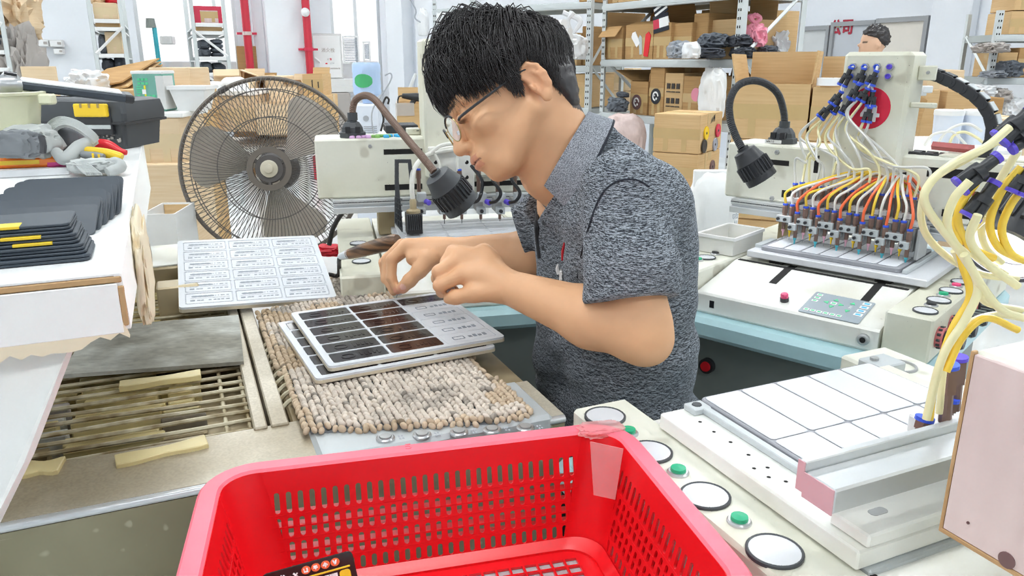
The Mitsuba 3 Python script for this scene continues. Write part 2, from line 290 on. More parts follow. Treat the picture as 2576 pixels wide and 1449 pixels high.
def sheetfn(p, n, uv):
    d = FB(p.x * 9, p.y * 9, p.z * 9, 3); f = FB(p.x * 90, p.y * 160, p.z * 90, 3); e = FB(p.x * 4 + 9, p.y * 4, p.z * 4, 2)
    c = MX(C(204, 206, 200), C(140, 138, 128), SM(0.35, 0.7, d)); c = MX(c, C(104, 88, 62), 0.75 * SM(0.56, 0.74, e))
    return c * (0.72 + 0.5 * f)
solid('insulating_sheet', sheetfn, 0.8, spec=0.2)
def rustbar(p, n, uv):
    d = FB(p.x * 40, p.y * 40, p.z * 40, 3); e = FB(p.x * 6, p.y * 6, p.z * 6, 2)
    c = MX(C(214, 206, 178), C(142, 124, 86), SM(0.35, 0.72, d)); return MX(c, C(96, 74, 46), 0.6 * SM(0.56, 0.72, e))
solid('grill_metal', rustbar, 0.55, metal=0.2)
def foilfn(p, n, uv):
    d = FB(p.x * 8, p.y * 8, p.z * 8, 3)
    return MX(C(236, 220, 164), C(176, 158, 108), SM(0.35, 0.7, d))
solid('cream_pad', foilfn, 0.4)
def tanfn(p, n, uv):
    d = FB(p.x * 10 + 4, p.y * 10, p.z * 10, 3); return MX(C(196, 180, 146), C(140, 124, 92), SM(0.3, 0.7, d))
solid('stained_metal', tanfn, 0.4, metal=0.3)
def woodfn(p, n, uv):
    d = FB(p.x * 20, p.y * 20, p.z * 130, 3); return MX(C(134, 98, 66), C(62, 44, 32), SM(0.25, 0.75, d))
solid('dark_wood', woodfn, 0.35)
def pinkfn(p, n, uv):
    d = FB(p.x * 60, p.y * 60, p.z * 5, 2); e = FB(p.x * 14, p.y * 14, p.z * 14, 3)
    return MX(C(226, 206, 202), C(206, 184, 180), d) * (0.94 + 0.1 * e)
solid('pink_board', pinkfn, 0.6)
def rustedge(p, n, uv):
    d = FB(p.x * 26, p.y * 26, p.z * 26, 3); return MX(C(206, 172, 128), C(166, 124, 78), d)
solid('rusty_edge', rustedge, 0.7)
def wallfn(p, n, uv):
    return MX(C(240, 243, 247), C(230, 234, 240), SM(0.3, 0.7, FB(p.x * 0.7, p.y * 0.7, p.z * 0.9, 3)))
solid('wall_white', wallfn, 0.7, k=0.85)
def floorfn(p, n, uv):
    return MX(C(226, 229, 228), C(208, 210, 208), SM(0.3, 0.7, FB(p.x * 1.2, p.y * 1.2, 0, 3)))
solid('floor_grey', floorfn, 0.25)
def shirtfn(p, n, uv):
    a = N(p.x * 330 + p.z * 60, p.y * 400, p.z * 1250); b = N(p.x * 170, p.y * 210 + 7, p.z * 800); c = N(p.x * 800, p.y * 800, p.z * 1000)
    t = SM(0.32, 0.76, 0.42 * a + 0.33 * b + 0.25 * c)
    return MX(C(44, 47, 54, 0.8), C(176, 183, 192, 0.8), t)
solid('heather_shirt', shirtfn, 0.9, spec=0.15)
def collarfn(p, n, uv):
    s = N(p.x * 900 + p.z * 900, p.y * 900, p.z * 1100 - p.x * 700)
    return MX(C(96, 100, 108, 0.8), C(176, 180, 188, 0.8), SM(0.3, 0.7, s))
solid('collar_grey', collarfn, 0.9, spec=0.15)
scene['m_skin'] = {'type': 'twosided', 'bsdf': {'type': 'principled', 'base_color': {'type': 'mesh_attribute', 'name': 'vertex_color'}, 'roughness': 0.46, 'specular': 0.4, 'sheen': 0.2}}
scene['m_painted'] = {'type': 'twosided', 'bsdf': {'type': 'principled', 'base_color': {'type': 'mesh_attribute', 'name': 'vertex_color'}, 'roughness': 0.75, 'specular': 0.25}}
scene['m_painted_gloss'] = {'type': 'twosided', 'bsdf': {'type': 'principled', 'base_color': {'type': 'mesh_attribute', 'name': 'vertex_color'}, 'roughness': 0.3, 'specular': 0.5}}
for nm, rgb, ro, me in (('hair_black', (50, 47, 48), 0.36, 0), ('hair_brown', (58, 50, 46), 0.42, 0), ('black_plastic', (44, 46, 50), 0.42, 0), ('black_gloss', (24, 25, 28), 0.16, 0), ('black_rubber', (34, 38, 46), 0.5, 0),
                        ('charcoal', (62, 66, 70), 0.5, 0), ('dark_hole', (16, 15, 14), 0.8, 0), ('gooseneck_brown', (118, 96, 84), 0.45, 0.2), ('steel', (206, 208, 210), 0.28, 0.8), ('dull_steel', (182, 184, 184), 0.45, 0.6),
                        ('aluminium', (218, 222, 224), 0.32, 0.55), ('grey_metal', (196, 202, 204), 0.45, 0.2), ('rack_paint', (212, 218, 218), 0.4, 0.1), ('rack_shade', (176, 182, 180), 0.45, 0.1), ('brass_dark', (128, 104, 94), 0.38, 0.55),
                        ('white_plastic', (246, 247, 246), 0.35, 0), ('white_matte', (246, 246, 246), 0.8, 0), ('paper', (248, 250, 252), 0.85, 0), ('foam_white', (250, 250, 247), 0.8, 0), ('cream_foam', (238, 224, 196), 0.7, 0),
                        ('pipe_red', (200, 44, 62), 0.35, 0), ('basket_red', (228, 20, 30), 0.3, 0), ('basket_rim_glare', (250, 118, 136), 0.4, 0), ('logo_red', (206, 32, 60), 0.5, 0), ('knob_pink', (196, 108, 108), 0.45, 0), ('rail_pink', (216, 172, 178), 0.5, 0), ('groove_grey', (150, 152, 158), 0.5, 0), ('button_pink', (230, 74, 124), 0.35, 0),
                        ('button_red', (200, 22, 36), 0.4, 0), ('button_green', (30, 164, 118), 0.35, 0), ('key_green', (90, 206, 150), 0.4, 0), ('key_blue', (96, 190, 240), 0.4, 0), ('keypad_grey', (156, 168, 176), 0.4, 0),
                        ('frame_blue', (176, 212, 218), 0.35, 0), ('tray_blue', (74, 158, 186), 0.35, 0), ('cabinet_grey', (126, 134, 130), 0.45, 0), ('cap_blue', (52, 84, 206), 0.35, 0), ('cap_violet', (90, 70, 200), 0.35, 0),
                        ('tool_yellow', (246, 206, 44), 0.35, 0), ('tool_red', (226, 34, 46), 0.3, 0), ('cutter_orange', (250, 134, 40), 0.3, 0), ('magenta', (214, 60, 140), 0.4, 0), ('tool_grey', (128, 132, 134), 0.5, 0),
                        ('bucket_cream', (236, 236, 204), 0.35, 0), ('yellow_mark', (240, 222, 60), 0.5, 0), ('box_green', (116, 172, 158), 0.5, 0), ('lid_yellow', (250, 210, 30), 0.3, 0), ('lid_red', (206, 48, 76), 0.3, 0), ('lid_grey', (160, 164, 176), 0.3, 0), ('lid_black', (52, 48, 46), 0.3, 0), ('lid_brown', (112, 84, 84), 0.3, 0),
                        ('nozzle_teal', (60, 170, 186), 0.3, 0), ('nozzle_yellow', (236, 196, 30), 0.3, 0), ('nozzle_pink', (222, 170, 190), 0.3, 0), ('tube_yellow', (248, 210, 72), 0.3, 0), ('tube_pale', (244, 236, 186), 0.3, 0), ('tube_white', (240, 240, 232), 0.3, 0), ('tube_orange', (246, 112, 66), 0.3, 0),
                        ('cyan_cloth', (40, 178, 214), 0.7, 0), ('red_cloth', (222, 44, 62), 0.5, 0), ('putty_violet', (218, 176, 220), 0.6, 0), ('putty_blue', (64, 176, 226), 0.6, 0), ('putty_green', (130, 180, 96), 0.6, 0), ('label_green', (70, 176, 112), 0.5, 0),
                        ('navy_trim', (38, 42, 52), 0.9, 0), ('shirt_dark', (48, 50, 54), 0.9, 0), ('trousers', (40, 42, 46), 0.9, 0), ('lens_gold', (196, 170, 110), 0.25, 0.7), ('print_red', (168, 40, 60), 0.6, 0), ('print_grey', (170, 176, 184), 0.7, 0), ('print_dark', (60, 54, 50), 0.7, 0), ('door_grey', (204, 206, 206), 0.6, 0), ('board_grey', (188, 192, 198), 0.6, 0), ('board_cream', (222, 216, 206), 0.6, 0), ('door_frame', (160, 162, 164), 0.4, 0.3),
                        ('garment_grey', (96, 102, 110), 0.85, 0), ('garment_dark', (62, 66, 74), 0.85, 0), ('bag_white', (244, 246, 248), 0.3, 0), ('bag_pink', (236, 150, 170), 0.3, 0), ('bag_grey', (150, 156, 164), 0.25, 0), ('sack_white', (244, 245, 244), 0.5, 0), ('glove_grey', (186, 190, 188), 0.9, 0), ('glove_dark', (120, 124, 128), 0.85, 0),
                        ('fan_grey', (112, 104, 96), 0.5, 0.2), ('fan_blade', (172, 164, 152), 0.55, 0), ('fan_hub', (206, 198, 178), 0.4, 0), ('fan_centre', (84, 80, 78), 0.5, 0), ('stone_grey', (176, 170, 165), 0.85, 0), ('fitting_white', (222, 222, 220), 0.4, 0), ('wood_plain', (196, 158, 112), 0.6, 0), ('cable_black', (40, 38, 38), 0.45, 0), ('mold_white', (230, 234, 240), 0.4, 0), ('mold_edge', (222, 212, 190), 0.45, 0.2), ('mold_line', (138, 146, 158), 0.5, 0), ('cavity_black', (40, 36, 36), 0.12, 0), ('cavity_brown', (52, 32, 30), 0.12, 0), ('card_black', (50, 60, 70), 0.5, 0), ('plate_grey', (222, 224, 228), 0.4, 0.1), ('cooler_white', (228, 236, 248), 0.4, 0), ('needle', (120, 124, 128), 0.3, 0.8), ('trunking', (224, 228, 230), 0.4, 0), ('chain_black', (46, 47, 50), 0.45, 0), ('lens_white', (240, 240, 240), 0.2, 0)):
    solid(nm, rgb, ro, me)
scene['m_glass'] = {'type': 'thindielectric', 'int_ior': 1.5}
scene['m_bottle_blue'] = {'type': 'twosided', 'bsdf': {'type': 'principled', 'base_color': {'type': 'rgb', 'value': C(190, 216, 250, 0.9)}, 'roughness': 0.12, 'specular': 0.6}}
def clear(name, rgb, trans, rough=0.25):
    scene['m_' + name] = {'type': 'blendbsdf', 'weight': trans, 'a': {'type': 'twosided', 'bsdf': {'type': 'principled', 'base_color': {'type': 'rgb', 'value': C(*rgb)}, 'roughness': rough, 'specular': 0.5}},
                   'b': {'type': 'thindielectric', 'int_ior': 1.3}}
    return name
clear('film', (240, 236, 232), 0.62); clear('crate_clear', (246, 246, 240), 0.25); clear('hose_clear', (240, 240, 234), 0.2); clear('bag_clear', (226, 230, 236), 0.35)
clear('tape_film', (250, 190, 190), 0.7)
# ------------------------------------------------------------------ lettering
def glyphs(text, height, depth=0.002):
    """Chinese lettering from outlines, in the xy plane, reading along +x."""
    ms = []
    for i, ch in enumerate(text):
        for rings in GLYPH[ch]:
            p = Polygon(np.array(rings[0]).reshape(-1, 2), [np.array(r).reshape(-1, 2) for r in rings[1:]]).buffer(0)
            ms.append(prism(affinity.translate(affinity.scale(p, height / 84, height / 84, origin=(0, 0)), i * height * 1.15, 0), 0, depth))
    return cat(ms)
def onface(m, fr, x, y, z):
    """Lettering drawn in xy put on an upright face: reading along the frame's x, up along z, standing out towards -y."""
    v = np.array(m.vertices); return fr.m(trimesh.Trimesh(np.c_[v[:, 0] + x, y - v[:, 2], v[:, 1] + z], m.faces, process=False))
def ontop(m, fr, x, y, z):
    v = np.array(m.vertices); return fr.m(trimesh.Trimesh(v + [x, y, z], m.faces, process=False))
# ------------------------------------------------------------------ the room
RYAW = 21.7
RF = Fr((0, 0, 0), RYAW)
XL, XR, YF, YB = -8.2, 7.25, -4.2, 10.15
def wp(px, py, base, yaw):
    """The point where the sight line through a pixel meets an upright plane."""
    a = math.radians(yaw); n = np.array([-math.sin(a), math.cos(a), 0]); d = ray(px, py); o = CAM
    return o + d * (np.dot(np.asarray(base) - o, n) / np.dot(d, n))
def bu(px, py=150): return RF.inv(wp(px, py, RF(0, YB, 0), RYAW))          # on the back wall: x' and z
W1 = (bu(352)[0], bu(604)[0], 1.05, 3.1); W2 = (bu(838)[0], bu(962)[0], 1.0, 3.0)
wl = sbox(XL, ZF, XR, ZC).difference(unary_union([sbox(W1[0], W1[2], W1[1], W1[3]), sbox(W2[0], W2[2], W2[1], W2[3])]))
def upright(poly, y0, y1):
    m = prism(poly, 0, y1 - y0); v = np.array(m.vertices); m.vertices = np.c_[v[:, 0], y1 - v[:, 2], v[:, 1]]; return m
struct('floor', RF.m(box(XL - .2, XR + .2, YF - .2, YB + 3, -0.1, 0)), 'floor_grey', 'pale grey smooth workshop floor')
struct('ceiling', RF.m(box(XL - .2, XR + .2, YF - .2, YB + .2, ZC, ZC + .1)), 'wall_white', 'white ceiling')
struct('wall_back', RF.m(upright(wl, YB, YB + .2)), 'wall_white', 'white back wall with tall bright windows')
struct('wall_right', RF.m(box(XR, XR + .2, YF, YB + .2, ZF, ZC)), 'wall_white', 'white right wall')
struct('wall_left', RF.m(box(XL - .2, XL, YF, YB + .2, ZF, ZC)), 'wall_white', 'white left wall')
struct('wall_front', RF.m(box(XL, XR, YF - .2, YF, ZF, ZC)), 'wall_white', 'white wall behind the camera')
for i, (a, b, z0, z1) in enumerate((W1, W2)):
    w = f'window_{i + 1}'
    k = struct(w, RF.m(upright(sbox(a - .03, z0 - .03, b + .03, z1 + .03).difference(sbox(a + .04, z0 + .04, b - .04, z1 - .04)), YB + .03, YB + .1)), 'aluminium', 'bright window in the back wall')
    nm = 2
    for j in range(1, nm): struct('mullion', RF.m(box(a + (b - a) * j / nm - .02, a + (b - a) * j / nm + .02, YB + .03, YB + .1, z0, z1)), 'aluminium', parent=k)
    for j in range(nm): struct('pane', RF.m(box(a + (b - a) * j / nm, a + (b - a) * (j + 1) / nm, YB + .06, YB + .064, z0, z1)), 'glass', parent=k)
# white pillars on the back wall
for i, (x0, x1, d) in enumerate(((640, 668, .22), (668, 764, .42), (960, 1002, .3), (1040, 1092, .12))):
    a, b = bu(x0)[0], bu(x1)[0]; struct('pillar', RF.m(box(a, b, YB - d, YB, ZF, ZC, .01)), 'wall_white', 'white square pillar against the back wall')
# the pillar at the right-hand wall
def ru(px, py=150): return RF.inv(wp(px, py, RF(XR, 0, 0), RYAW + 90))
pa, pb = ru(2445)[1], ru(2345)[1]
struct('pillar', RF.m(box(XR - .12, XR, pa, pb, ZF, ZC, .01)), 'wall_white', 'white pillar on the right wall beside the grey doors')
# grey door panels and the partition board on the right wall, painted characters on one
def rpanel(px0, px1, pyt, name, lab, mat, zb=0.0, off=0.03, fr=0.05, frm='door_frame'):
    y1, y0 = ru(px0)[1], ru(px1)[1]; zt = ru((px0 + px1) / 2, pyt)[2]
    k = struct(name, RF.m(box(XR - off, XR - .005, y0, y1, zb, zt, .004)), mat, lab)
    for q in (box(XR - off - .03, XR - off, y0, y0 + fr, zb, zt), box(XR - off - .03, XR - off, y1 - fr, y1, zb, zt), box(XR - off - .03, XR - off, y0 + fr, y1 - fr, zt - fr, zt)):
        struct('frame', RF.m(q), frm, parent=k)
    return k, y0, y1, zt
D1 = rpanel(2012, 2086, 66, 'door_1', 'grey sheet panel left of the door with red characters', 'door_grey')
D2 = rpanel(2090, 2198, 54, 'door_2', 'grey door with red painted characters at its top', 'board_grey')
D3 = rpanel(2206, 2336, 44, 'door_3', 'cream door panel with a dark frame beside the white pillar', 'board_cream', off=.06)
# ------------------------------------------------------------------ lamps of the room
for i, (x, y) in enumerate([(a, b) for a in (-5.6, -2.8, 0.0, 2.8, 5.4) for b in (-1.6, 0.9, 3.4, 6.0, 8.4)]):
    k = thing('ceiling_lamp', 'white ceiling tube lamp above the workshop, out of the picture', 'lamp', 'ceiling lamps of the workshop')
    part(k, 'housing', RF.m(box(x - .75, x + .75, y - .12, y + .12, ZC - .62, ZC - .55, .006)), 'white_plastic')
    part(k, 'rod', RF.m(cat(box(x - .5, x - .49, y - .005, y + .005, ZC - .55, ZC), box(x + .49, x + .5, y - .005, y + .005, ZC - .55, ZC))), 'white_plastic')
    part(k, 'tube_cover', MP(RF.m(box(x - .72, x + .72, y - .1, y + .1, ZC - .632, ZC - .62)), 'lens_white', emitter={'type': 'area', 'radiance': {'type': 'rgb', 'value': [LAMP * .97, LAMP, LAMP * 1.0]}}), None)

# red brush characters on the second door, and the start of a yellow one
gm_ = glyphs('公司', .16, .004)
def ondoor(m, px, py):
    p = ru(px, py); v = np.array(m.vertices); return RF.m(trimesh.Trimesh(np.c_[XR - .034 - v[:, 2], p[1] - v[:, 0], p[2] + v[:, 1]], m.faces, process=False))
part(D2[0], 'red_characters', ondoor(gm_, 2093, 84), 'print_red')
part(D2[0], 'yellow_character', ondoor(cat(box(0, .12, .2, .215, 0, .004), box(0, .015, 0, .2, 0, .004)), 2096, 112), 'yellow_mark')
# ------------------------------------------------------------------ cartons, bags, racks
def carton(fr, x0, x1, y0, y1, z0, z1, mat, label, group=None, flaps=(), open_=False, tape=True, side=None, th=0.005):
    k = thing('cardboard_box', label, 'box', group); w, d = x1 - x0, y1 - y0
    tp = 'tape' if mat != 'card_light' else 'tape_light'
    if open_:
        inner = [box(x0, x1, y0, y0 + th, z0, z1), box(x0, x1, y1 - th, y1, z0, z1), box(x0, x0 + th, y0 + th, y1 - th, z0, z1), box(x1 - th, x1, y0 + th, y1 - th, z0, z1), box(x0 + th, x1 - th, y0 + th, y1 - th, z0, z0 + th)]
        part(k, 'body', fr.m(cat(inner)), mat)
    else:
        part(k, 'body', fr.m(box(x0, x1, y0, y1, z0, z1, .004)), mat)
        if tape: part(k, 'top_tape', fr.m(box(x0 - .001, x1 + .001, (y0 + y1) / 2 - .028, (y0 + y1) / 2 + .028, z1 - .05, z1 + .0012)), tp)
    if tape:
        h = (z1 - z0); zz = z0 + h * 0.5
        part(k, 'tape', fr.m(box(x0 - .0012, x1 + .0012, y0 - .0015, y0 + .01, zz - .03, zz + .03)), tp)
        for q in (.22, .62): part(k, 'tape', fr.m(box(x0 + w * q, x0 + w * q + .03, y0 - .0016, y0 + .006, z0 + .01, z0 + min(.13, h * .4))), tp)
    for s, ang, ln in flaps:
        a = math.radians(ang)
        if s in 'fb':
            yy = y0 if s == 'f' else y1; sg = -1 if s == 'f' else 1
            f = box(x0 + .006, x1 - .006, 0, th, 0, ln); R = rx(-sg * ang if True else 0); o = (0, yy, z1)
            v = np.array(f.vertices) @ rx(-sg * ang).T + np.array(o)
        else:
            xx = x0 if s == 'l' else x1; sg = -1 if s == 'l' else 1
            f = box(0, th, y0 + .006, y1 - .006, 0, ln); v = np.array(f.vertices) @ ry(sg * ang).T + np.array((xx, 0, z1))
        part(k, 'flap', fr.m(trimesh.Trimesh(v, f.faces, process=False)), mat)
    return k
def pcarton(px0, px1, pyt, pyb, Y, depth, mat, label, group=None, yaw=0.0, zb=None, **kw):
    """A carton whose front face spans those pixels' sight lines at the distance Y (left edge) and heading yaw."""
    o = PY(px0, pyb, Y); zt = PY(px0, pyt, Y)[2]; a = math.radians(yaw); r = ray(px1, (pyt + pyb) / 2); q = r[0] / r[1]
    w = (q * o[1] - o[0]) / (math.cos(a) - q * math.sin(a)); z0 = o[2] if zb is None else zb
    fr = Fr((o[0], o[1], 0), yaw); return fr, w, z0, zt, carton(fr, 0, w, 0, depth, z0, zt, mat, label, group, **kw)
_ICO = {}
def blob(c, size, seed=0, amp=0.16, freq=3.0, R=None, sub=3, flat=0.75, crease=0.0):
    """A soft lump: bag, sack or folded cloth; flattened underneath."""
    if sub not in _ICO: _ICO[sub] = trimesh.creation.icosphere(subdivisions=sub)
    s = _ICO[sub]; v = np.array(s.vertices); n = meshkit.fbm(v * freq + seed * 7.3, 3, seed) - 0.5
    sq = np.sign(v) * np.abs(v) ** 0.72
    v2 = sq * (1 + amp * 2 * n[:, None])
    if crease: v2 = v2 * (1 - crease * np.abs(meshkit.noise(v * freq * 3.1 + seed, seed + 5) - 0.5)[:, None] * 2)
    v2[:, 2] = np.maximum(v2[:, 2], -flat); v2[:, 2] = (v2[:, 2] + flat) / (1 + flat) * 2 - 1
    v2 = v2 * np.asarray(size) / 2
    if R is not None: v2 = v2 @ np.asarray(R).T
    return trimesh.Trimesh(v2 + np.asarray(c), s.faces, process=False)
def pblob(name, label, cat_, px0, px1, pyt, pyb, Y, depth, mat, group=None, seed=0, tie=None, **kw):
    a, b = PY(px0, pyb, Y), PY(px1, pyb, Y); zt = PY((px0 + px1) / 2, pyt, Y)[2]; w = b[0] - a[0]; h = zt - a[2]
    c = np.array([(a[0] + b[0]) / 2, Y + depth / 2, a[2] + h / 2]); m = blob(c, (w, depth, h), seed, **kw)
    if tie is None: return single(name, label, cat_, m, mat, 40, group)
    k = thing(name, label, cat_, group); part(k, 'bag', m, mat, 40)
    p = c + np.array([0, 0, h * .47]); rg = random.Random(seed)
    part(k, 'knot', cat([tube([p, p + np.array([rg.uniform(-.3, .3) * w, 0, tie * .6]), p + np.array([rg.uniform(-.6, .6) * w, rg.uniform(-.1, .1) * w, tie])], [.012, .016, .02], 6, 4) for _ in range(3)]), mat, 40)
    return k
def rack(fr, L, D, levels, top, label, posts=None, holes=True, beam=.055, braces=True, pw=.045, mid=None):
    k = thing('storage_rack', label, 'rack')
    for (x, y, sx, sy) in ((0, 0, 1, 1), (L, 0, -1, 1), (0, D, 1, -1), (L, D, -1, -1)):
        g = cat(box(x, x + sx * pw, y, y + sy * .004, 0, top), box(x, x + sx * .004, y + sy * .004, y + sy * pw, 0, top))
        part(k, 'post', fr.m(g), 'rack_paint')
        if holes and y == 0:
            hs = [cat(box(x + sx * pw * u - .004, x + sx * pw * u + .004, y - .0012, y + .002, z - .008, z + .008)) for z in np.arange(.55, top, .05) for u in (.3, .7)]
            part(k, 'slot', fr.m(cat(hs)), 'dark_hole', kind='stuff', label='punched slots of the post')
    for z in levels:
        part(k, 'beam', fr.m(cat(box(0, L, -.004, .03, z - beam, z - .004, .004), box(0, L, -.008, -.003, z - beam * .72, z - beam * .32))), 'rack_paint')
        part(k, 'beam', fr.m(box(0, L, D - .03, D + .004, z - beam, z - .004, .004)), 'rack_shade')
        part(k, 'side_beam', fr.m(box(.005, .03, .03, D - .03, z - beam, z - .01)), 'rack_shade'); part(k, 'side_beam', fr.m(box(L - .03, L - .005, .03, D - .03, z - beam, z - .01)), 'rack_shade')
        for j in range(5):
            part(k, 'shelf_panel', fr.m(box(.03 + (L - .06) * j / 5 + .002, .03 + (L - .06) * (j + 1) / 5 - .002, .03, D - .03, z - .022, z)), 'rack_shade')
    if braces:
        zz = [0.2] + list(levels)
        for i in range(len(zz) - 1):
            for x in ((.012, L - .012)):
                a, b = ((x, .03, zz[i]), (x, D - .03, zz[i + 1])) if i % 2 else ((x, D - .03, zz[i]), (x, .03, zz[i + 1]))
                part(k, 'brace', fr.m(tube([a, b], .014, 4)), 'rack_paint')
    return k
def two_point_frame(pA, pB):
    return Fr((pA[0], pA[1], 0), math.degrees(math.atan2(pB[1] - pA[1], pB[0] - pA[0]))), math.hypot(pB[0] - pA[0], pB[1] - pA[1])
def fx(fr, px, y=0.0, py=200):
    """The frame's x where a sight line meets its plane at depth y."""
    n = fr.R[:, 1]; d = ray(px, py); t = np.dot(fr(0, y, 0) - CAM, n) / np.dot(d, n); return fr.inv(CAM + d * t)[0]
def fz(fr, px, py, y=0.0):
    n = fr.R[:, 1]; d = ray(px, py); t = np.dot(fr(0, y, 0) - CAM, n) / np.dot(d, n); return (CAM + d * t)[2]
# ---- the main rack behind the worker
pl, pr = PY(1512, 150, 6.3), PY(1858, 150, 5.0); KA, LA = two_point_frame(pl, pr); DA = .56
rack(KA, LA, DA, [.58, 1.01, 1.41, 1.82], 2.7, 'tall grey perforated steel rack full of cartons right behind the worker', mid=True)
def onrack(fr, px0, px1, pyt, z, mat, label, group, d=.42, y=.03, **kw):
    x0, x1 = fx(fr, px0, y), fx(fr, px1, y); zt = fz(fr, (px0 + px1) / 2, pyt, y); return carton(fr, x0, x1, y, y + d, z, zt, mat, label, group, **kw), x0, x1, zt
gU, gM, gL = 'cartons on the top shelf of the main rack', 'cartons on the middle shelf of the main rack', 'cartons on the lower shelf of the main rack'
for i, (a, b) in enumerate(((1533, 1546), (1547, 1610), (1612, 1660), (1662, 1722))):
    onrack(KA, a, b, -60, 1.82, 'card_mid', ('narrow carton at the left end of the top shelf', 'taped carton on the top shelf, second from the left', 'carton on the top shelf, third from the left', 'carton on the top shelf, rightmost, above the box with the flag patch')[i], gU)
onrack(KA, 1518, 1562, 68, 1.41, 'card_deep', 'open carton with a flap hanging over its left front, leftmost on the middle shelf', gM, open_=True, flaps=(('f', 140, .1), ('b', 10, .14), ('l', 20, .12)))
kk, x0, x1, zt = onrack(KA, 1570, 1638, 62, 1.41, 'card_deep', 'carton with red and white hang tags on its front, middle shelf', gM, flaps=(('f', -75, .1), ('b', -20, .16)), open_=True)
for (u, dz, c, w_, h_, ang) in ((.44, -.10, 'white_matte', .05, .1, 40), (.56, -.14, 'grey_metal', .03, .12, 8), (.7, -.13, 'tool_red', .05, .15, -8)):
    m = prism(Polygon([(0, 0), (w_, 0), (w_ * 1.1, h_), (w_ * .5, h_ * 1.15), (-.1 * w_, h_)]), 0, .004); m.apply_transform(trimesh.transformations.rotation_matrix(math.radians(ang), [0, 0, 1]))
    single('hang_tag', {'white_matte': 'white pointed tag hanging on a middle shelf carton', 'grey_metal': 'narrow grey hang tag between the white and the red tag', 'tool_red': 'red hang tag on the front of a middle shelf carton'}[c], 'tag', onface(m, KA, x0 + (x1 - x0) * u, .028, zt + dz - h_ * .6), c)
kk, x0, x1, zt = onrack(KA, 1640, 1681, 58, 1.41, 'card_deep', 'carton with a red, white and navy flag patch and striped cloth on it, middle shelf', gM, open_=True, flaps=(('b', 5, .1),))
w = x1 - x0
fl = thing('flag_patch', 'red, white and navy flag patch stuck on a carton of the middle shelf', 'patch', None)
for (u0, u1, v0, v1, c) in ((0.02, .92, .02, .25, 'navy_trim'), (0.02, .38, .25, .78, 'lid_red'), (.38, .92, .25, .78, 'white_matte'), (.02, .92, .78, 1.0, 'navy_trim')):
    q = prism(affinity.rotate(sbox(u0 * w, v0 * .12, u1 * w, v1 * .12), 9, origin=(0, 0)), 0, .005); part(fl, 'field', onface(q, KA, x0, .027, 1.41 + .17), c)
st = thing('striped_cloth', 'black and white striped cloth hanging over the carton with the flag patch', 'cloth')
for j in range(9):
    part(st, 'stripe', onface(prism(affinity.rotate(sbox(.0, .018 * j, .14, .018 * j + .0175), 24, origin=(0, 0)), 0, .004), KA, x0 + w * .1, .026, 1.41 + .27), 'white_matte' if j % 2 else 'navy_trim')
onrack(KA, 1682, 1733, 58, 1.41, 'card_deep', 'plain carton with taped side right of the flag patch carton', gM, y=.06)
onrack(KA, 1736, 1772, 34, 1.41, 'card_deep', 'tall plain carton in the middle of the middle shelf', gM, y=.1, tape=False)
onrack(KA, 1773, 1842, 50, 1.41, 'card_mid', 'large open carton with upright flaps at the right of the middle shelf', gM, y=.14, d=.36, open_=True, tape=False, flaps=(('b', 0, .14), ('l', 5, .14)))
onrack(KA, 1862, 1918, 28, 1.41, 'card_mid', 'shiny taped carton at the right end of the middle shelf', gM, y=.5, d=.3)
def bagrow(label, px0, px1, pyt, pyb, Y, mat, seed, name='garment_bag', cat_='bag', grp=None, depth=.3, **kw): return pblob(name, label, cat_, px0, px1, pyt, pyb, Y, depth, mat, grp, seed, **kw)
gb = 'dark garments in clear bags on the middle shelf'
for i, (a, b, t, bo, Y, mt, lb) in enumerate(((1688, 1762, 100, 147, 5.05, 'bag_grey', 'blue-grey garment bag leaning at the left of the bagged pile'), (1732, 1838, 118, 147, 4.95, 'garment_dark', 'dark bagged garments at the bottom of the pile on the middle shelf'), (1770, 1846, 80, 119, 5.1, 'garment_grey', 'grey bagged garments on top of the pile on the middle shelf'),
                                           (1858, 1912, 116, 146, 4.9, 'garment_dark', 'black bagged garment right of the rack post'), (1915, 1968, 112, 147, 5.2, 'garment_grey', 'round dark bundle at the right end of the middle shelf'), (1850, 1900, 84, 117, 4.95, 'garment_dark', 'dark bagged garment under the pink bag'))):
    bagrow(lb, a, b, t, bo, Y, mt, 11 + i, amp=.2, crease=.25)
bagrow('white film bag end lying on the dark bagged pile', 1728, 1768, 104, 147, 4.9, 'bag_white', 31, 'plastic_bag', amp=.22)
bagrow('pink plastic bag bulging over the rack end', 1888, 1938, 54, 117, 5.05, 'bag_pink', 32, 'plastic_bag', amp=.25, crease=.3, tie=.05)
bagrow('white plastic bag with pointed ends at the far right of the middle shelf', 1936, 1992, 72, 147, 5.35, 'bag_white', 33, 'plastic_bag', amp=.35, crease=.3)
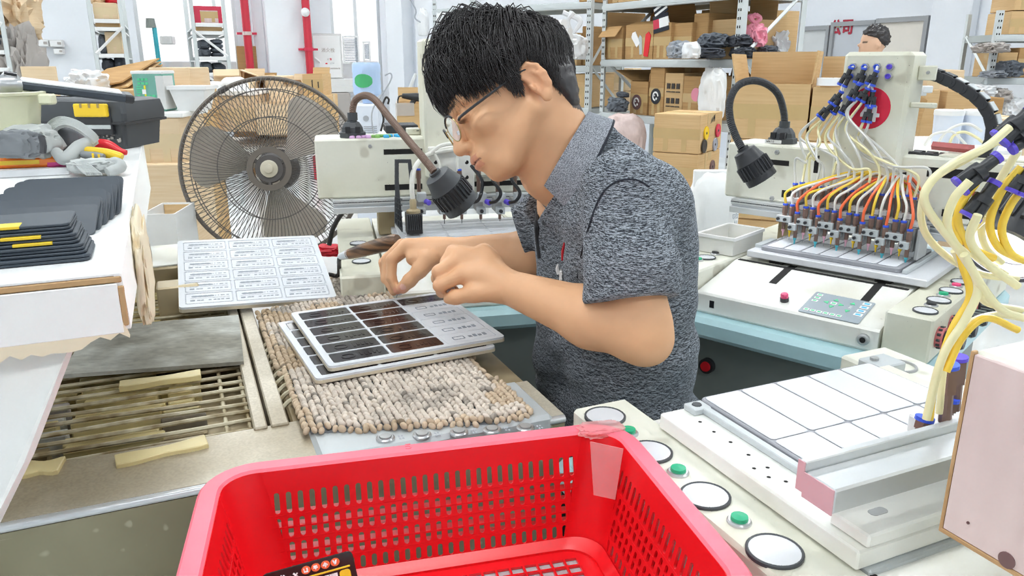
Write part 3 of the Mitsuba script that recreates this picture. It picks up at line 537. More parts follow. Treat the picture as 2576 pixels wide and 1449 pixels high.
# lower shelf
kk, x0, x1, zt = onrack(KA, 1588, 1631, 205, 1.01, 'card_deep', 'open carton with a sticking out left flap and round label, lower shelf', gL, open_=True, flaps=(('l', 70, .22), ('b', 20, .1), ('r', 5, .06)))
def emblem(fr, x, y, z, r, holder, dark='black_plastic'):
    part(holder, 'round_label', onface(prism(Point(0, 0).buffer(r), 0, .003), fr, x, y, z), dark)
    q = unary_union([Point(0, 0).buffer(r * .62).difference(Point(0, 0).buffer(r * .4)).difference(sbox(0, -r, r, 0)), Point(r * .2, -r * .3).buffer(r * .16), Point(-r * .2, r * .1).buffer(r * .12)])
    part(holder, 'round_print', onface(prism(q, 0, .005), fr, x, y, z), 'white_matte')
emblem(KA, (x0 + x1) / 2 - .02, .027, zt - .15, .055, kk, 'lid_brown')
kk, x0, x1, zt = onrack(KA, 1635, 1671, 170, 1.01, 'card_deep', 'tall carton with black round label, second on the lower shelf', gL); emblem(KA, x0 + .08, .027, zt - .2, .055, kk)
kk, x0, x1, zt = onrack(KA, 1673, 1719, 184, 1.01, 'card_mid', 'carton with printed handling symbols, third on the lower shelf', gL, tape=False)
w = x1 - x0; ms = []
for r_ in range(2):
    for c_ in range(3):
        X, Z = x0 + w * (.24 + .26 * c_), zt - .09 - .1 * r_; ms += [box(X - .016, X + .016, .024, .03, Z - .016, Z + .02), box(X - .02, X + .02, .0245, .03, Z - .04, Z - .034)]
for r_ in range(9): ms.append(box(x0 + w * .16, x0 + w * (.45 + .3 * ((r_ * 37) % 7) / 7), .0245, .03, zt - .27 - .022 * r_, zt - .262 - .022 * r_))
part(kk, 'print', KA.m(cat(ms)), 'print_dark')
kk, x0, x1, zt = onrack(KA, 1721, 1786, 192, 1.01, 'card_deep', 'torn carton with a pink round sticker, rightmost on the lower shelf', gL, open_=True, flaps=(('b', 15, .1),))
part(kk, 'sticker', onface(prism(Point(0, 0).buffer(.045), 0, .003), KA, x0 + (x1 - x0) * .52, .027, zt - .12), 'bag_pink')
bagrow('grey bagged garment lying at the left end of the lower shelf', 1532, 1586, 246, 283, 5.75, 'garment_grey', 41, amp=.25, crease=.3)
bagrow('small dark bundle on top of the grey garment, lower shelf', 1560, 1587, 233, 246, 5.8, 'garment_dark', 42)
s_ = pblob('sack', 'white woven sack leaning at the right end of the lower shelf', 'sack', 1768, 1832, 164, 302, 4.95, .25, 'sack_white', None, 43, amp=.12, crease=.2)
pblob('sack', 'pinkish sack on the floor level under the lower shelf', 'sack', 1520, 1632, 288, 420, 5.3, .4, 'pink_board', None, 44, amp=.08, crease=.15, flat=.9)
gF = 'light cartons stacked behind the main rack'
for (a, b, t, bo, lb) in ((1522, 1592, 172, 228, 'light carton with window marks behind the rack, upper one'), (1524, 1596, 228, 300, 'light carton behind the rack, lower one')):
    pcarton(a, b, t, bo, 7.6, .4, 'card_light', lb, gF, -20, zb=None if t < 200 else 0.0)
# ---- stack of three cartons in front of the rack, with coloured lids on the top one
gS = 'stack of taped cartons in front of the main rack'
c0 = PY(1757, 390, 4.4); KS = Fr((c0[0], c0[1], 0), -32); wS = -fx(KS, 1651); zs = [fz(KS, 1757, q) for q in (289, 390, 486)]
dS = [KS.inv(CAM + ray(1817, 300) * ((KS.o - CAM) @ KS.R[:, 0]) / (ray(1817, 300) @ KS.R[:, 0]))[1]][0]
lids_on = None
for i, lb in enumerate(('topmost taped carton of the stack beside the rack post, coloured lids on its side', 'second taped carton of the stack, under the one with the coloured lids', 'third taped carton of the stack, next to the white sack', 'bottom carton of the stack beside the white sack')):
    za, zb_ = ((zs[1] + .003, zs[0]), (zs[2] + .003, zs[1]), (.42, zs[2]), (0, .417))[i]
    k = carton(KS, -wS, 0, 0, dS, za, zb_, 'card_mid', lb, gS)
    part(k, 'side_tape', KS.m(box(-.01, .0015, dS * .3, dS * .36, za, zb_)), 'tape')
def sidept(px, py):
    n = KS.R[:, 0]; d = ray(px, py); return KS.inv(CAM + d * (np.dot(KS.o - CAM, n) / np.dot(d, n)))
for (px, py, c, lb, g_) in ((1775, 335, 'lid_yellow', 'round yellow lid taped to the side of the top carton', .0), (1803, 328, 'lid_red', 'round red lid taped to the side of the top carton', .004), (1797, 363, 'lid_grey', 'round grey lid taped under the red lid', 0), (1768, 368, 'lid_black', 'round black lid taped under the yellow lid', .004), (1790, 419, 'lid_brown', 'round brown lid taped to the side of the second carton', 0)):
    p = sidept(px, py); r = .039; o = KS(0.001 + g_, p[1], p[2])
    k = thing('round_lid', lb, 'lid'); part(k, 'disc', lathe([(0, 0), (r, 0), (r, .007), (r * .9, .009), (r * .84, .006), (0, .006)], o, KS.R[:, 0], 28), c, 30)
    part(k, 'mark', lathe([(0, .006), (.008, .006), (.006, .008), (0, .008)], o, KS.R[:, 0], 8), 'print_dark')
# writing on the carton side
part([q for q in labels if 'coloured lids on its side' in labels[q].get('label', '')][0], 'handwriting', KS.m(cat([tube([(0.001, dS * .45 + .012 * i, zs[0] - .06 + .004 * i), (0.001, dS * .45 + .012 * i + .008, zs[0] - .03 + .004 * i), (.001, dS * .45 + .012 * i + .012, zs[0] - .05)], .0012, 4) for i in range(6)])), 'print_dark')
# ---- left neighbour of the main rack, behind the worker's head
pl, pr = PY(1090, 100, 7.6), PY(1486, 100, 6.6); KB, LB = two_point_frame(pl, pr)
rack(KB, LB, .6, [.62, 1.02, 1.36, 1.86], 2.7, 'grey steel rack behind the head of the worker', mid=True)
onrack(KB, 1322, 1450, 84, 1.36, 'card_mid', 'large carton behind the hair of the worker, above the white rolls', 'cartons on the rack behind the head', tape=True, y=.12)
onrack(KB, 1452, 1484, -40, 1.86, 'card_deep', 'carton on the top shelf right above the white bag', 'cartons on the rack behind the head')
onrack(KB, 1462, 1484, 66, 1.36, 'card_deep', 'small carton beside the knotted white bag', 'cartons on the rack behind the head', y=.2)
onrack(KB, 1430, 1484, 186, 1.02, 'card_mid', 'carton with window marks behind the ear, under the shelf of the white bag', 'cartons on the rack behind the head')
onrack(KB, 1390, 1428, 196, 1.02, 'card_mid', 'carton behind the back of the head, lower shelf', 'cartons on the rack behind the head')
for i, (a, b, c) in enumerate(((1372, 1420, 66), (1378, 1434, 84), (1384, 1436, 97))):
    p = PY(a, c + 6, 6.3); q = PY(b, c - 6, 6.1); single('paper_roll', ('thick white roll on top of the roll pile behind the head', 'white roll in the middle of the roll pile behind the head', 'thin white roll at the bottom of the roll pile behind the head')[i], 'roll', cyl(p, q, (.036, .026, .024)[i], n=18), 'white_matte', 40)
bagrow('knotted white plastic bag hanging out of the rack behind the head', 1402, 1484, 82, 150, 6.15, 'bag_white', 51, 'plastic_bag', amp=.2, crease=.2, tie=.16)
bagrow('white clothes hanging at the left end of the rack behind the head', 1092, 1135, 30, 110, 7.2, 'bag_white', 52, 'plastic_bag', amp=.4, crease=.4)
bagrow('pale plastic bag hanging on the left rack post', 1050, 1078, 22, 90, 7.3, 'bag_white', 53, 'plastic_bag', amp=.3, depth=.12)
# ---- rack at the right edge
pr0 = PY(2492, 150, 6.4); KR = Fr((pr0[0], pr0[1], 0), -8)
rack(KR, 1.9, .6, [.5, .9, 1.27, 1.6], 1.78, 'white perforated rack at the right edge of the picture')
gR = 'cartons on the right edge rack'
for (a, b, t, z, lb, mt) in ((2516, 2580, 28, 1.6, 'carton at the right edge on the top shelf, lower of two', 'card_mid'), (2500, 2550, 132, 1.27, 'carton under the draped clothes on the right rack', 'card_mid'), (2552, 2590, 120, 1.27, 'dark carton at the right picture edge on the right rack', 'card_deep')):
    onrack(KR, a, b, t, z, mt, lb, gR)
onrack(KR, 2520, 2590, -50, fz(KR, 2545, 27, .03) + .003, 'card_mid', 'carton at the right edge on the top shelf, upper of two', gR)
for i, (a, b, t, bo, mt, lb) in enumerate(((2480, 2556, 106, 133, 'stone_grey', 'greyish brown clothes draped on the carton of the right rack'), (2502, 2548, 178, 196, 'bag_grey', 'small bagged garment on the shelf edge of the right rack'), (2534, 2585, 150, 194, 'garment_grey', 'grey bagged garment at the right end of the right rack'),
                                           (2462, 2520, 212, 245, 'bag_white', 'crumpled clear bag under the right rack shelf'), (2500, 2560, 222, 258, 'stone_grey', 'brownish crumpled cloth under the right rack shelf'), (2528, 2590, 244, 296, 'bag_white', 'pale bag at the right edge below the right rack'))):
    bagrow(lb, a, b, t, bo, 6.2, mt, 61 + i, amp=.3, crease=.35)
gQ = 'cartons standing behind the cable chain'
for (a, b, t, bo, Y, mt, lb, yw) in ((2300, 2352, 226, 420, 5.4, 'card_mid', 'light carton behind the leaning board', 8), (2330, 2424, 176, 228, 5.6, 'card_light', 'carton on top behind the cable chain arch', -5), (2354, 2462, 229, 420, 5.5, 'card_mid', 'wide taped carton behind the white buckets', -5), (2440, 2582, 298, 460, 4.6, 'card_light', 'pale carton right of the white buckets at the picture edge', -6), (2466, 2520, 246, 330, 5.7, 'card_deep', 'dark carton under the crumpled bags', -6)):
    pcarton(a, b, t, bo, Y, .4, mt, lb, gQ, yw, zb=0.0 if bo > 350 else None)

# ---- big open cartons behind the lamp, woven sack, clear crate
gO = 'large cartons behind the right lamp'
o_ = PY(1850, 352, 3.3); KO = Fr((o_[0], o_[1], 0), -24); z1_, z0_ = fz(KO, 1950, 211), fz(KO, 1950, 352)
xa, xb, xc, xd = fx(KO, 1850), fx(KO, 2042), fx(KO, 2048), fx(KO, 2180)
carton(KO, xa, xb, 0, .42, z0_ + .002, z1_, 'card_mid', 'large open carton with tall flaps behind the curled lamp', gO, open_=True, flaps=(('b', 4, .13), ('l', 12, .12), ('r', 4, .13)))
k = carton(KO, xc, xd, 0, .42, z0_ + .002, z1_ - .01, 'card_mid', 'large open carton half behind the red 4 column', gO, open_=True, flaps=(('b', 6, .12),))
carton(KO, xa, xb, 0, .42, z0_ - .34, z0_, 'card_mid', 'closed carton under the large open one, below the lamp base', gO); carton(KO, xc, xd, 0, .42, z0_ - .34, z0_, 'card_mid', 'closed carton under the open one by the red 4 column', gO)
carton(KO, xa + .02, xd - .02, .01, .43, 0, z0_ - .343, 'card_mid', 'wide carton at the bottom of the large carton pile, seen under the machine rail', gO)
p = KO.inv(PY(2090, 205, 3.4)); single('tape_roll', 'white tape roll lying on the rim of the carton by the red 4 column', 'tape roll', KO.m(lathe([(.022, 0), (.045, 0), (.045, .03), (.022, .03)], (p[0], .03, z1_ - .005), n=28)), 'white_matte', 30)
a, b = PY(1745, 600, 2.75), PY(1856, 600, 2.75); zt_ = PY(1800, 436, 2.75)[2]; zs_ = .72
sk = thing('sack', 'white woven sack with handwritten numbers standing before the carton stack', 'sack'); cw_ = np.array([(a[0] + b[0]) / 2, 2.82, 0]); W_ = (b[0] - a[0])
part(sk, 'sack', blob(cw_ + [0, 0, (zs_ + zt_) / 2], (W_ * 1.15, .16, zt_ - zs_), 140, amp=.07, crease=.1, flat=.95), 'sack_white', 40)
part(sk, 'folded_top', box(cw_[0] - W_ * .5, cw_[0] + W_ * .42, 2.80, 2.83, zt_ - .06, zt_ + .004, .004), 'sack_white')
hw = meshkit.text_mesh('30/', .02, .001); v_ = np.array(hw.vertices); f_ = Fr((cw_[0] + W_ * .28, 2.735, zt_ - .10)); rot = lambda m, ang: trimesh.Trimesh(np.asarray(m.vertices) @ rz(ang).T, m.faces, process=False)
row = [hw]; m = glyphs('包', .02, .001); m.apply_translation([.042, 0, 0]); row.append(m); m = meshkit.text_mesh('=2400', .02, .001); m.apply_translation([.068, 0, 0]); row.append(m)
part(sk, 'handwriting', onface(rot(cat(row), -82), f_, 0, 0, 0), 'print_grey')
stb = thing('low_table', 'low white table under the woven sack', 'table'); part(stb, 'top', box(cw_[0] - .25, cw_[0] + .2, 2.68, 2.98, zs_ - .035, zs_ - .002, .004), 'white_plastic')
for x in (-.23, .16):
    for y in (2.7, 2.94): part(stb, 'leg', box(cw_[0] + x, cw_[0] + x + .03, y, y + .03, 0, zs_ - .035), 'white_plastic')
# ------------------------------------------------------------------ back wall: pipes, hydrant cabinet, fittings
def bw(px, py, off=0.0):
    return RF.inv(wp(px, py, RF(0, YB - off, 0), RYAW))
for (px, pyb, lb, d) in ((623, 196, 'red fire pipe left of the white pillar, brown board leaning behind it', .34), (775, 188, 'red fire pipe beside the hydrant cabinet', .5)):
    u = bw(px, 100, d); z0 = 0.0; k = thing('fire_pipe', lb, 'pipe')
    part(k, 'pipe', cyl(RF(u[0], YB - d, z0), RF(u[0], YB - d, ZC), .045, n=24), 'pipe_red', 40)
    zc = bw(px, 84 if px < 700 else 124, d)[2]
    part(k, 'clamp', cyl(RF(u[0], YB - d, zc - .02), RF(u[0], YB - d, zc + .02), .055, n=24), 'lid_red' if px > 700 else 'pink_board', 40)
    part(k, 'bracket', RF.m(box(u[0] - .11, u[0] + .11, YB - d + .03, YB - .001 - (.2 if px < 700 else .42), zc - .012, zc + .012)), 'lid_red')
    if px > 700:
        zc = bw(px, 32, d)[2]; part(k, 'knob', lathe([(0, 0), (.045, 0), (.05, .02), (.03, .04), (0, .045)], RF(u[0] - .02, YB - d - .06, zc), -RF.R[:, 1]), 'white_plastic', 40)
a, b = bw(597, 150, .2), bw(646, 150, .2)
single('cardboard_sheet', 'brown cardboard sheet leaning behind the left red pipe', 'cardboard', RF.m(box(a[0], b[0], YB - .23, YB - .215, 0, bw(600, 116, .2)[2])), 'card_deep')
# hydrant cabinet with its lettering
a, b = bw(786, 150, .22), bw(862, 150, .22); zt, zb_ = bw(820, 84, .22)[2], bw(820, 199, .22)[2]; HC = RF.sub((a[0], YB - .22, zb_)); w, h = b[0] - a[0], zt - zb_
k = thing('hydrant_cabinet', 'white fire hydrant cabinet with grey Chinese lettering on the back wall', 'cabinet')
part(k, 'body', HC.m(box(0, w, 0, .219, 0, h, .006)), 'fitting_white'); part(k, 'door', HC.m(box(w * .05, w * .94, -.015, -.001, h * .03, h * .95, .004)), 'white_plastic')
part(k, 'lettering', onface(glyphs('消火栓', w * .13), HC, w * .3, -.015, h * .6), 'stone_grey')
part(k, 'small_lettering', onface(glyphs('火', w * .065), HC, w * .47, -.015, h * .42), 'stone_grey'); part(k, 'small_lettering', onface(glyphs('警', w * .065), HC, w * .56, -.015, h * .42), 'logo_red')
part(k, 'number', onface(meshkit.text_mesh('119', w * .055), HC, w * .56, -.015, h * .33), 'print_grey'); part(k, 'telephone_sign', onface(cat(prism(rrect(0, 0, w * .07, w * .03, .004), 0, .002), prism(sbox(w * .005, w * .03, w * .065, w * .04), 0, .002)), HC, w * .41, -.015, h * .33), 'logo_red')
part(k, 'company_line', onface(glyphs('中山市星火消防设备有限公司', w * .05), HC, w * .15, -.015, h * .22), 'stone_grey')
part(k, 'handle', HC.m(tube([(w * .06, -.03, h * .47), (w * .24, -.03, h * .37)], .012, 8)), 'white_plastic')
single('wall_ledge', 'grey metal trough under the hydrant cabinet', 'ledge', RF.m(cat(box(a[0] - .05, b[0] + .2, YB - .6, YB - .23, bw(840, 232, .6)[2], bw(840, 216, .6)[2]), box(a[0] - .05, b[0] + .2, YB - .5, YB - .23, bw(840, 216, .6)[2], bw(840, 200, .6)[2]))), 'fitting_white')
a, b = bw(832, 270, .6), bw(884, 270, .6)
single('stone_block', 'rough grey block under the trough beside the water cooler', 'block', RF.m(box(a[0], b[0], YB - .61, YB - .24, 0, bw(840, 233, .6)[2], .02)), 'stone_grey')
# louvred units outside / in the window
for (x0, x1, y0, y1, lb) in ((861, 902, 90, 160, 'white louvred shutter unit behind the hydrant cabinet'), (911, 930, 104, 155, 'narrow white louvred unit beside the window mullion')):
    a, b = bw(x0, 120, -.02), bw(x1, 120, -.02); z0, z1 = bw(x0, y1, 0)[2], bw(x0, y0, 0)[2]; k = thing('louvre_unit', lb, 'louvre')
    part(k, 'frame', RF.m(upright(sbox(a[0], z0, b[0], z1).difference(sbox(a[0] + .02, z0 + .02, b[0] - .02, z1 - .02)), YB - .03, YB + .02)), 'white_plastic')
    n = 14
    for i in range(n):
        z = z0 + .03 + (z1 - z0 - .06) * (i + .5) / n; part(k, 'louvre', RF.m(box(a[0] + .02, b[0] - .02, YB - .015, YB - .005, z - .006, z + .006)), 'print_grey')
# switch boxes on the left part of the wall
for (x0, x1, y0, y1, d, lb) in ((90, 123, 99, 118, .12, 'left half of the pale switch boxes on the back wall'), (124, 158, 100, 119, .12, 'right half of the pale switch boxes on the back wall'), (131, 157, 121, 137, .1, 'small pale box below the switch boxes')):
    a, b = bw(x0, 110, d), bw(x1, 110, d); z0, z1 = bw(x0, y1, d)[2], bw(x0, y0, d)[2]; k = thing('switch_box', lb, 'box'); w = b[0] - a[0]; h = z1 - z0
    part(k, 'body', RF.m(box(a[0], b[0], YB - d, YB - .001, z0, z1, .008)), 'fitting_white'); part(k, 'cover', RF.m(box(a[0] + w * .06, b[0] - w * .06, YB - d - .012, YB - d - .001, z0 + h * .1, z1 - h * .1, .004)), 'white_plastic')
    part(k, 'switch', RF.m(box(b[0] - w * .4, b[0] - w * .12, YB - d - .016, YB - d - .01, z0 + h * .35, z1 - h * .3)), 'stone_grey')
a, b = bw(386, 110, .9), bw(399, 110, .9)
k = thing('mop_handle', 'green tube with a dark head standing before the bright window', 'tube'); q = PY(391, 163, 8.0); t_ = PY(388, 70, 8.2)
part(k, 'pole', cyl((q[0] + .05, q[1], 0), t_, .022, n=12), 'nozzle_teal'); part(k, 'head', cyl(t_ - [.03, 0, .0], t_ + [-.03, 0, .09], .05, .04, n=12), 'cabinet_grey')
q = PY(423, 112, 9.0); single('hanging_basket', 'pale blue grey box hanging before the window', 'box', box(q[0] - .07, q[0] + .07, q[1] - .05, q[1] + .05, q[2], q[2] + .09, .01), 'fitting_white')
# ---- racks at the left
def endrack(px0, px1, Y, depth, levels_px, label, top=2.9, yaw=14):
    a, b = PY(px0, 150, Y), PY(px1, 150, Y); fr = Fr((a[0], a[1], 0), 24.0); W = fx(fr, px1)
    lv = sorted(fz(fr, (px0 + px1) / 2, q) for q in levels_px); k = thing('storage_rack', label, 'rack')
    for (x, y) in ((0, 0), (W - .035, 0), (0, depth), (W - .035, depth)): part(k, 'post', fr.m(box(x, x + .035, y, y + .035, 0, top, .003)), 'rack_paint')
    for z in lv:
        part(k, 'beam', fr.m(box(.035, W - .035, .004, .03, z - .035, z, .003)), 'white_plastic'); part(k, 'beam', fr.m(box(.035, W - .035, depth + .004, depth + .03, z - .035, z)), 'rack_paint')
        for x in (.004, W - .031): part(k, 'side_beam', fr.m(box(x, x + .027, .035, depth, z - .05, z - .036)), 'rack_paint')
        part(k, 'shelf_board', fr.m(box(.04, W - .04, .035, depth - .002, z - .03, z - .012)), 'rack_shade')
    for i in range(len(lv) - 1):
        if i % 2 == 0: part(k, 'brace', fr.m(tube([(.02, -.006, lv[i]), (W - .02, -.006, lv[i + 1])] if px0 < 400 else [(W - .02, -.006, lv[i]), (.02, -.006, lv[i + 1])], .012, 4)), 'white_plastic')
    return fr, W, lv
F2, W2_, L2 = endrack(238, 332, 7.2, 1.2, (225, 178, 135, 68, 48), 'white rack with cartons and dark bags left of the bright window')
F3, W3_, L3 = endrack(491, 585, 7.6, 1.2, (225, 183, 142, 78, 58), 'white rack with red edged cartons and dark garments left of the red pipe')
F1, W1_, L1 = endrack(-40, 36, 6.6, .9, (220, 170, 126, 55), 'white rack at the left picture edge with dark garments')
def inr(fr, W, z, u0, u1, h, mat, label, group, y=.05, d=.6, **kw): return carton(fr, .04 + (W - .08) * u0, .04 + (W - .08) * u1, y, y + d, z, z + h, mat, label, group, **kw)
gA = 'cartons on the left white racks'
inr(F2, W2_, L2[4], .02, .98, .14, 'card_light', 'top carton of the rack left of the bright window', gA); inr(F2, W2_, L2[3], .02, .98, .055, 'card_mid', 'flat carton between the two upper beams of the rack left of the window', gA, tape=False)
inr(F2, W2_, L2[2], .32, .98, .19, 'card_light', 'carton with crumpled paper on top on the left rack middle shelf', gA, y=.08)
inr(F3, W3_, L3[4], .0, 1, .15, 'pink_board', 'red edged carton on top of the rack beside the red pipe', gA); inr(F3, W3_, L3[3], .02, .98, .055, 'card_mid', 'flat carton with a red stripe between the beams beside the red pipe', gA, tape=False)
for k_ in [q for q in labels if labels[q].get('label', '').startswith('red edged carton')]:
    z = L3[4]; part(k_, 'red_edge', F3.m(cat(box(.035, W3_ - .035, .043, .06, z + .115, z + .152), box(.035, .09, .044, .06, z, z + .115), box(W3_ - .07, W3_ - .035, .044, .06, z, z + .115))), 'lid_red')
def inb(fr, W, z, u0, u1, h, mat, label, seed, y=.06, d=.4, **kw):
    c = fr((.04 + (W - .08) * (u0 + u1) / 2), y + d / 2, z + h / 2); single('garment_bag', label, 'bag', blob(c, ((W - .08) * (u1 - u0), d, h), seed, R=fr.R, **kw), mat, 40)
inb(F2, W2_, L2[2], .0, .36, .17, 'garment_grey', 'grey bundle beside the carton on the left rack middle shelf', 71); inb(F2, W2_, L2[1], .0, .55, .11, 'garment_dark', 'dark bag on the lower left of the rack left of the window', 72, amp=.2); inb(F2, W2_, L2[1], .5, 1, .12, 'garment_dark', 'dark bag on the lower right of the rack left of the window', 73, amp=.2)
inb(F2, W2_, L2[0], .0, .9, .1, 'garment_dark', 'dark bag on the lowest visible shelf left of the window', 74, amp=.2)
for i in range(4): inb(F3, W3_, L3[2] + .04 * i, .5, 1.0, .042, 'garment_grey', ('lowest', 'second', 'third', 'topmost')[i] + ' folded grey garment of the stack beside the red pipe', 75 + i, amp=.1, sub=2)
for i in range(2): inb(F3, W3_, L3[2] + .075 * i, .0, .5, .08, 'garment_grey', ('lower', 'upper')[i] + ' grey bag left of the folded stack beside the red pipe', 80 + i, amp=.2)
inb(F3, W3_, L3[1], .0, .5, .1, 'garment_grey', 'dark bag under the folded stack, left one', 84, amp=.2); inb(F3, W3_, L3[1], .45, 1, .09, 'garment_dark', 'dark bag under the folded stack, right one', 85, amp=.2); inb(F3, W3_, L3[0], .05, .95, .1, 'garment_dark', 'dark bag on the lowest shelf beside the red pipe', 86, amp=.2)
for i, z in enumerate(L1): inb(F1, W1_, z, .05, .95, .13, ('garment_dark', 'garment_dark', 'garment_grey', 'bag_white')[i], 'bundle on the ' + ('lowest', 'second', 'third', 'top')[i] + ' shelf of the rack at the left picture edge', 90 + i, amp=.2)
single('red_bag', 'red bag on top of the rack left of the bright window', 'bag', blob(F2(W2_ * .72, .3, L2[4] + .23), (W2_ * .5, .3, .16), 99, R=F2.R, amp=.25), 'red_cloth', 40); single('cream_bag', 'pale crumpled bag beside the red bag on the rack top', 'bag', blob(F2(W2_ * .28, .3, L2[4] + .2), (W2_ * .5, .3, .11), 98, R=F2.R, amp=.25), 'card_light', 40)
single('garment_heap', 'tall heap of pale crumpled clothes between the left rack and the wall boxes', 'clothes', blob(PY(58, 150, 6.9) - [0, 0, .1], (.28, .5, .75), 97, amp=.35, crease=.5, flat=.95), 'stone_grey', 40)
single('garment_heap', 'beige bundle piled high behind the left edge rack', 'clothes', blob(PY(42, 36, 7.2), (.34, .5, .5), 96, amp=.3, crease=.5, flat=.95), 'card_light', 40)
# ---- boxes and sheets in the middle distance, left
gP = 'cartons piled between the toolbox and the fan'
single('cardboard_sheet', 'flat tan cardboard sheet standing behind the dark tablet', 'cardboard', box(*sorted((PY(54, 190, 3.6)[0], PY(143, 190, 3.6)[0])), 3.6, 3.606, 0.0, PY(60, 167, 3.6)[2], .002), 'card_light')
pblob('plastic_bag', 'clear crumpled film behind the tan cardboard sheet', 'bag', 150, 222, 176, 240, 3.9, .3, 'bag_white', None, 101, amp=.35, crease=.4)
for i in range(7):
    a = PY(214 + 6 * i, 206 + 5 * i, 4.4); b = PY(352 + 12 * (i % 3), 178 + 8 * i, 4.4 + .02 * i); u = unit(b - a); R = basis(np.cross(u, [0.1, 1, .25]), u); L = np.linalg.norm(b - a)
    m = Fr(a, R=R).m(box(0, L, -.25 - .03 * (i % 2), .3, -.004, .004)); 
    single('flattened_carton', ('topmost', 'second', 'third', 'fourth', 'fifth', 'sixth', 'lowest')[i] + ' flattened carton of the slanting brown pile', 'cardboard', m, 'card_deep' if i % 2 == 0 else 'card_mid', group='flattened cartons of the slanting pile')
pcarton(228, 400, 226, 320, 4.0, .4, 'card_mid', 'carton carrying the slanting pile of flattened cartons', gP, 4, zb=0.0)
pcarton(379, 478, 170, 222, 3.9, .3, 'card_light', 'upright light carton right of the flattened pile', gP, 3, zb=None, tape=False); pcarton(392, 490, 219, 300, 3.75, .35, 'card_mid', 'light carton under the upright one, behind the green box', gP, 3, zb=None); pcarton(396, 500, 301, 420, 3.75, .35, 'card_mid', 'lower carton behind the white tub', gP, 3, zb=0.0)
f_, w, z0, z1, k = pcarton(334, 456, 297, 414, 3.15, .3, 'card_light', 'front carton under the green box, upper of two', gP, 3); f2, w2, z02, z12, k2 = pcarton(340, 472, 414, 600, 3.1, .34, 'card_light', 'front carton under the green box, lower of two', gP, 3, zb=0.0)
single('foam_sheet', 'white foam lid between the green box and the front carton', 'lid', f_.m(box(-.01, w + .02, -.01, .31, z1 + .001, z1 + .022, .004)), 'foam_white')
zt_ = z1 + .023; gbx = f_.sub((w * .1, .05, zt_)); GW, GH = w * .6, .155
k = thing('tissue_box', 'green printed box standing on the front carton beside the white tub', 'box'); part(k, 'body', gbx.m(box(0, GW, 0, .13, 0, GH, .006)), 'box_green'); part(k, 'wrap_top', gbx.m(box(-.002, GW + .002, -.002, .132, GH * .94, GH + .004, .004)), 'white_plastic'); part(k, 'wrap_side', gbx.m(box(GW * .76, GW + .0025, -.0015, .1, GH * .05, GH * .9)), 'fitting_white')
part(k, 'print', gbx.m(cat([box(GW * u, GW * u + GW * .09, -.002, .001, GH * v, GH * v + GH * .06) for u in (.18, .3, .42) for v in (.78, .68)] + [box(GW * .12, GW * (.3 + .05 * (j % 3)), -.002, .001, GH * (.62 - .05 * j), GH * (.62 - .05 * j) + .004) for j in range(4)] + [box(GW * u, GW * u + GW * .1, -.002, .001, GH * .32, GH * .42) for u in (.12, .34, .46, .6)])), 'key_green')
part(k, 'yellow_mark', gbx.m(box(GW * .36, GW * .42, -.003, .001, GH * .24, GH * .66, .001)), 'yellow_mark'); part(k, 'white_mark', gbx.m(box(GW * .3, GW * .42, -.0035, .001, GH * .44, GH * .56)), 'white_matte')
tb = f_.sub((w * .78, .06, zt_ - .001)); single('plastic_tub', 'white plastic tub beside the green box', 'tub', tb.m(cat(loft([np.array([(x, y, z) for x, y in ((x0, y0), (x1, y0), (x1, y1), (x0, y1))]) for (x0, x1, y0, y1, z) in ((.02, .12, .02, .12, 0), (.0, .14, 0, .14, .085), (-.008, .148, -.008, .148, .086), (-.008, .148, -.008, .148, .1), (.004, .136, .004, .136, .1), (.022, .118, .022, .118, .01))], caps=True))), 'white_plastic')
f3, w3, z3, z4, k = pcarton(366, 446, 540, 640, 2.45, .22, 'white_plastic', 'white open carton with a brown inside below the front cartons', gP, 6, open_=True, tape=False, zb=.0); part(k, 'inside_lining', f3.m(box(.006, w3 - .006, .212, .2145, z4 - .1, z4 - .006)), 'card_mid')
single('paper_sheet', 'white printed paper lying in the open white carton', 'paper', f3.m(box(.01, w3 - .012, .02, .2, z4 - .06, z4 - .058)), 'paper')
f_, w, z0, z1, k = pcarton(506, 642, 242, 332, 4.2, .35, 'card_light', 'white topped carton under the two white bundles', gP, 4); single('foam_sheet', 'white foam cover on the carton under the two white bundles', 'lid', f_.m(box(-.012, w + .01, -.012, .36, z1 + .001, z1 + .03, .005)), 'foam_white')
pblob('white_bundle', 'smaller white wrapped bundle left of the round one', 'bundle', 510, 550, 205, 241, 4.2, .16, 'white_matte', None, 103, amp=.08); pblob('white_bundle', 'large round white wrapped bundle above the fan rim', 'bundle', 546, 606, 194, 243, 4.25, .2, 'white_matte', None, 104, amp=.08)
pcarton(538, 606, 176, 206, 4.6, .3, 'card_light', 'light open carton behind the round white bundle', gP, 16, open_=True, tape=False, flaps=(('f', 120, .07), ('r', 110, .1)))
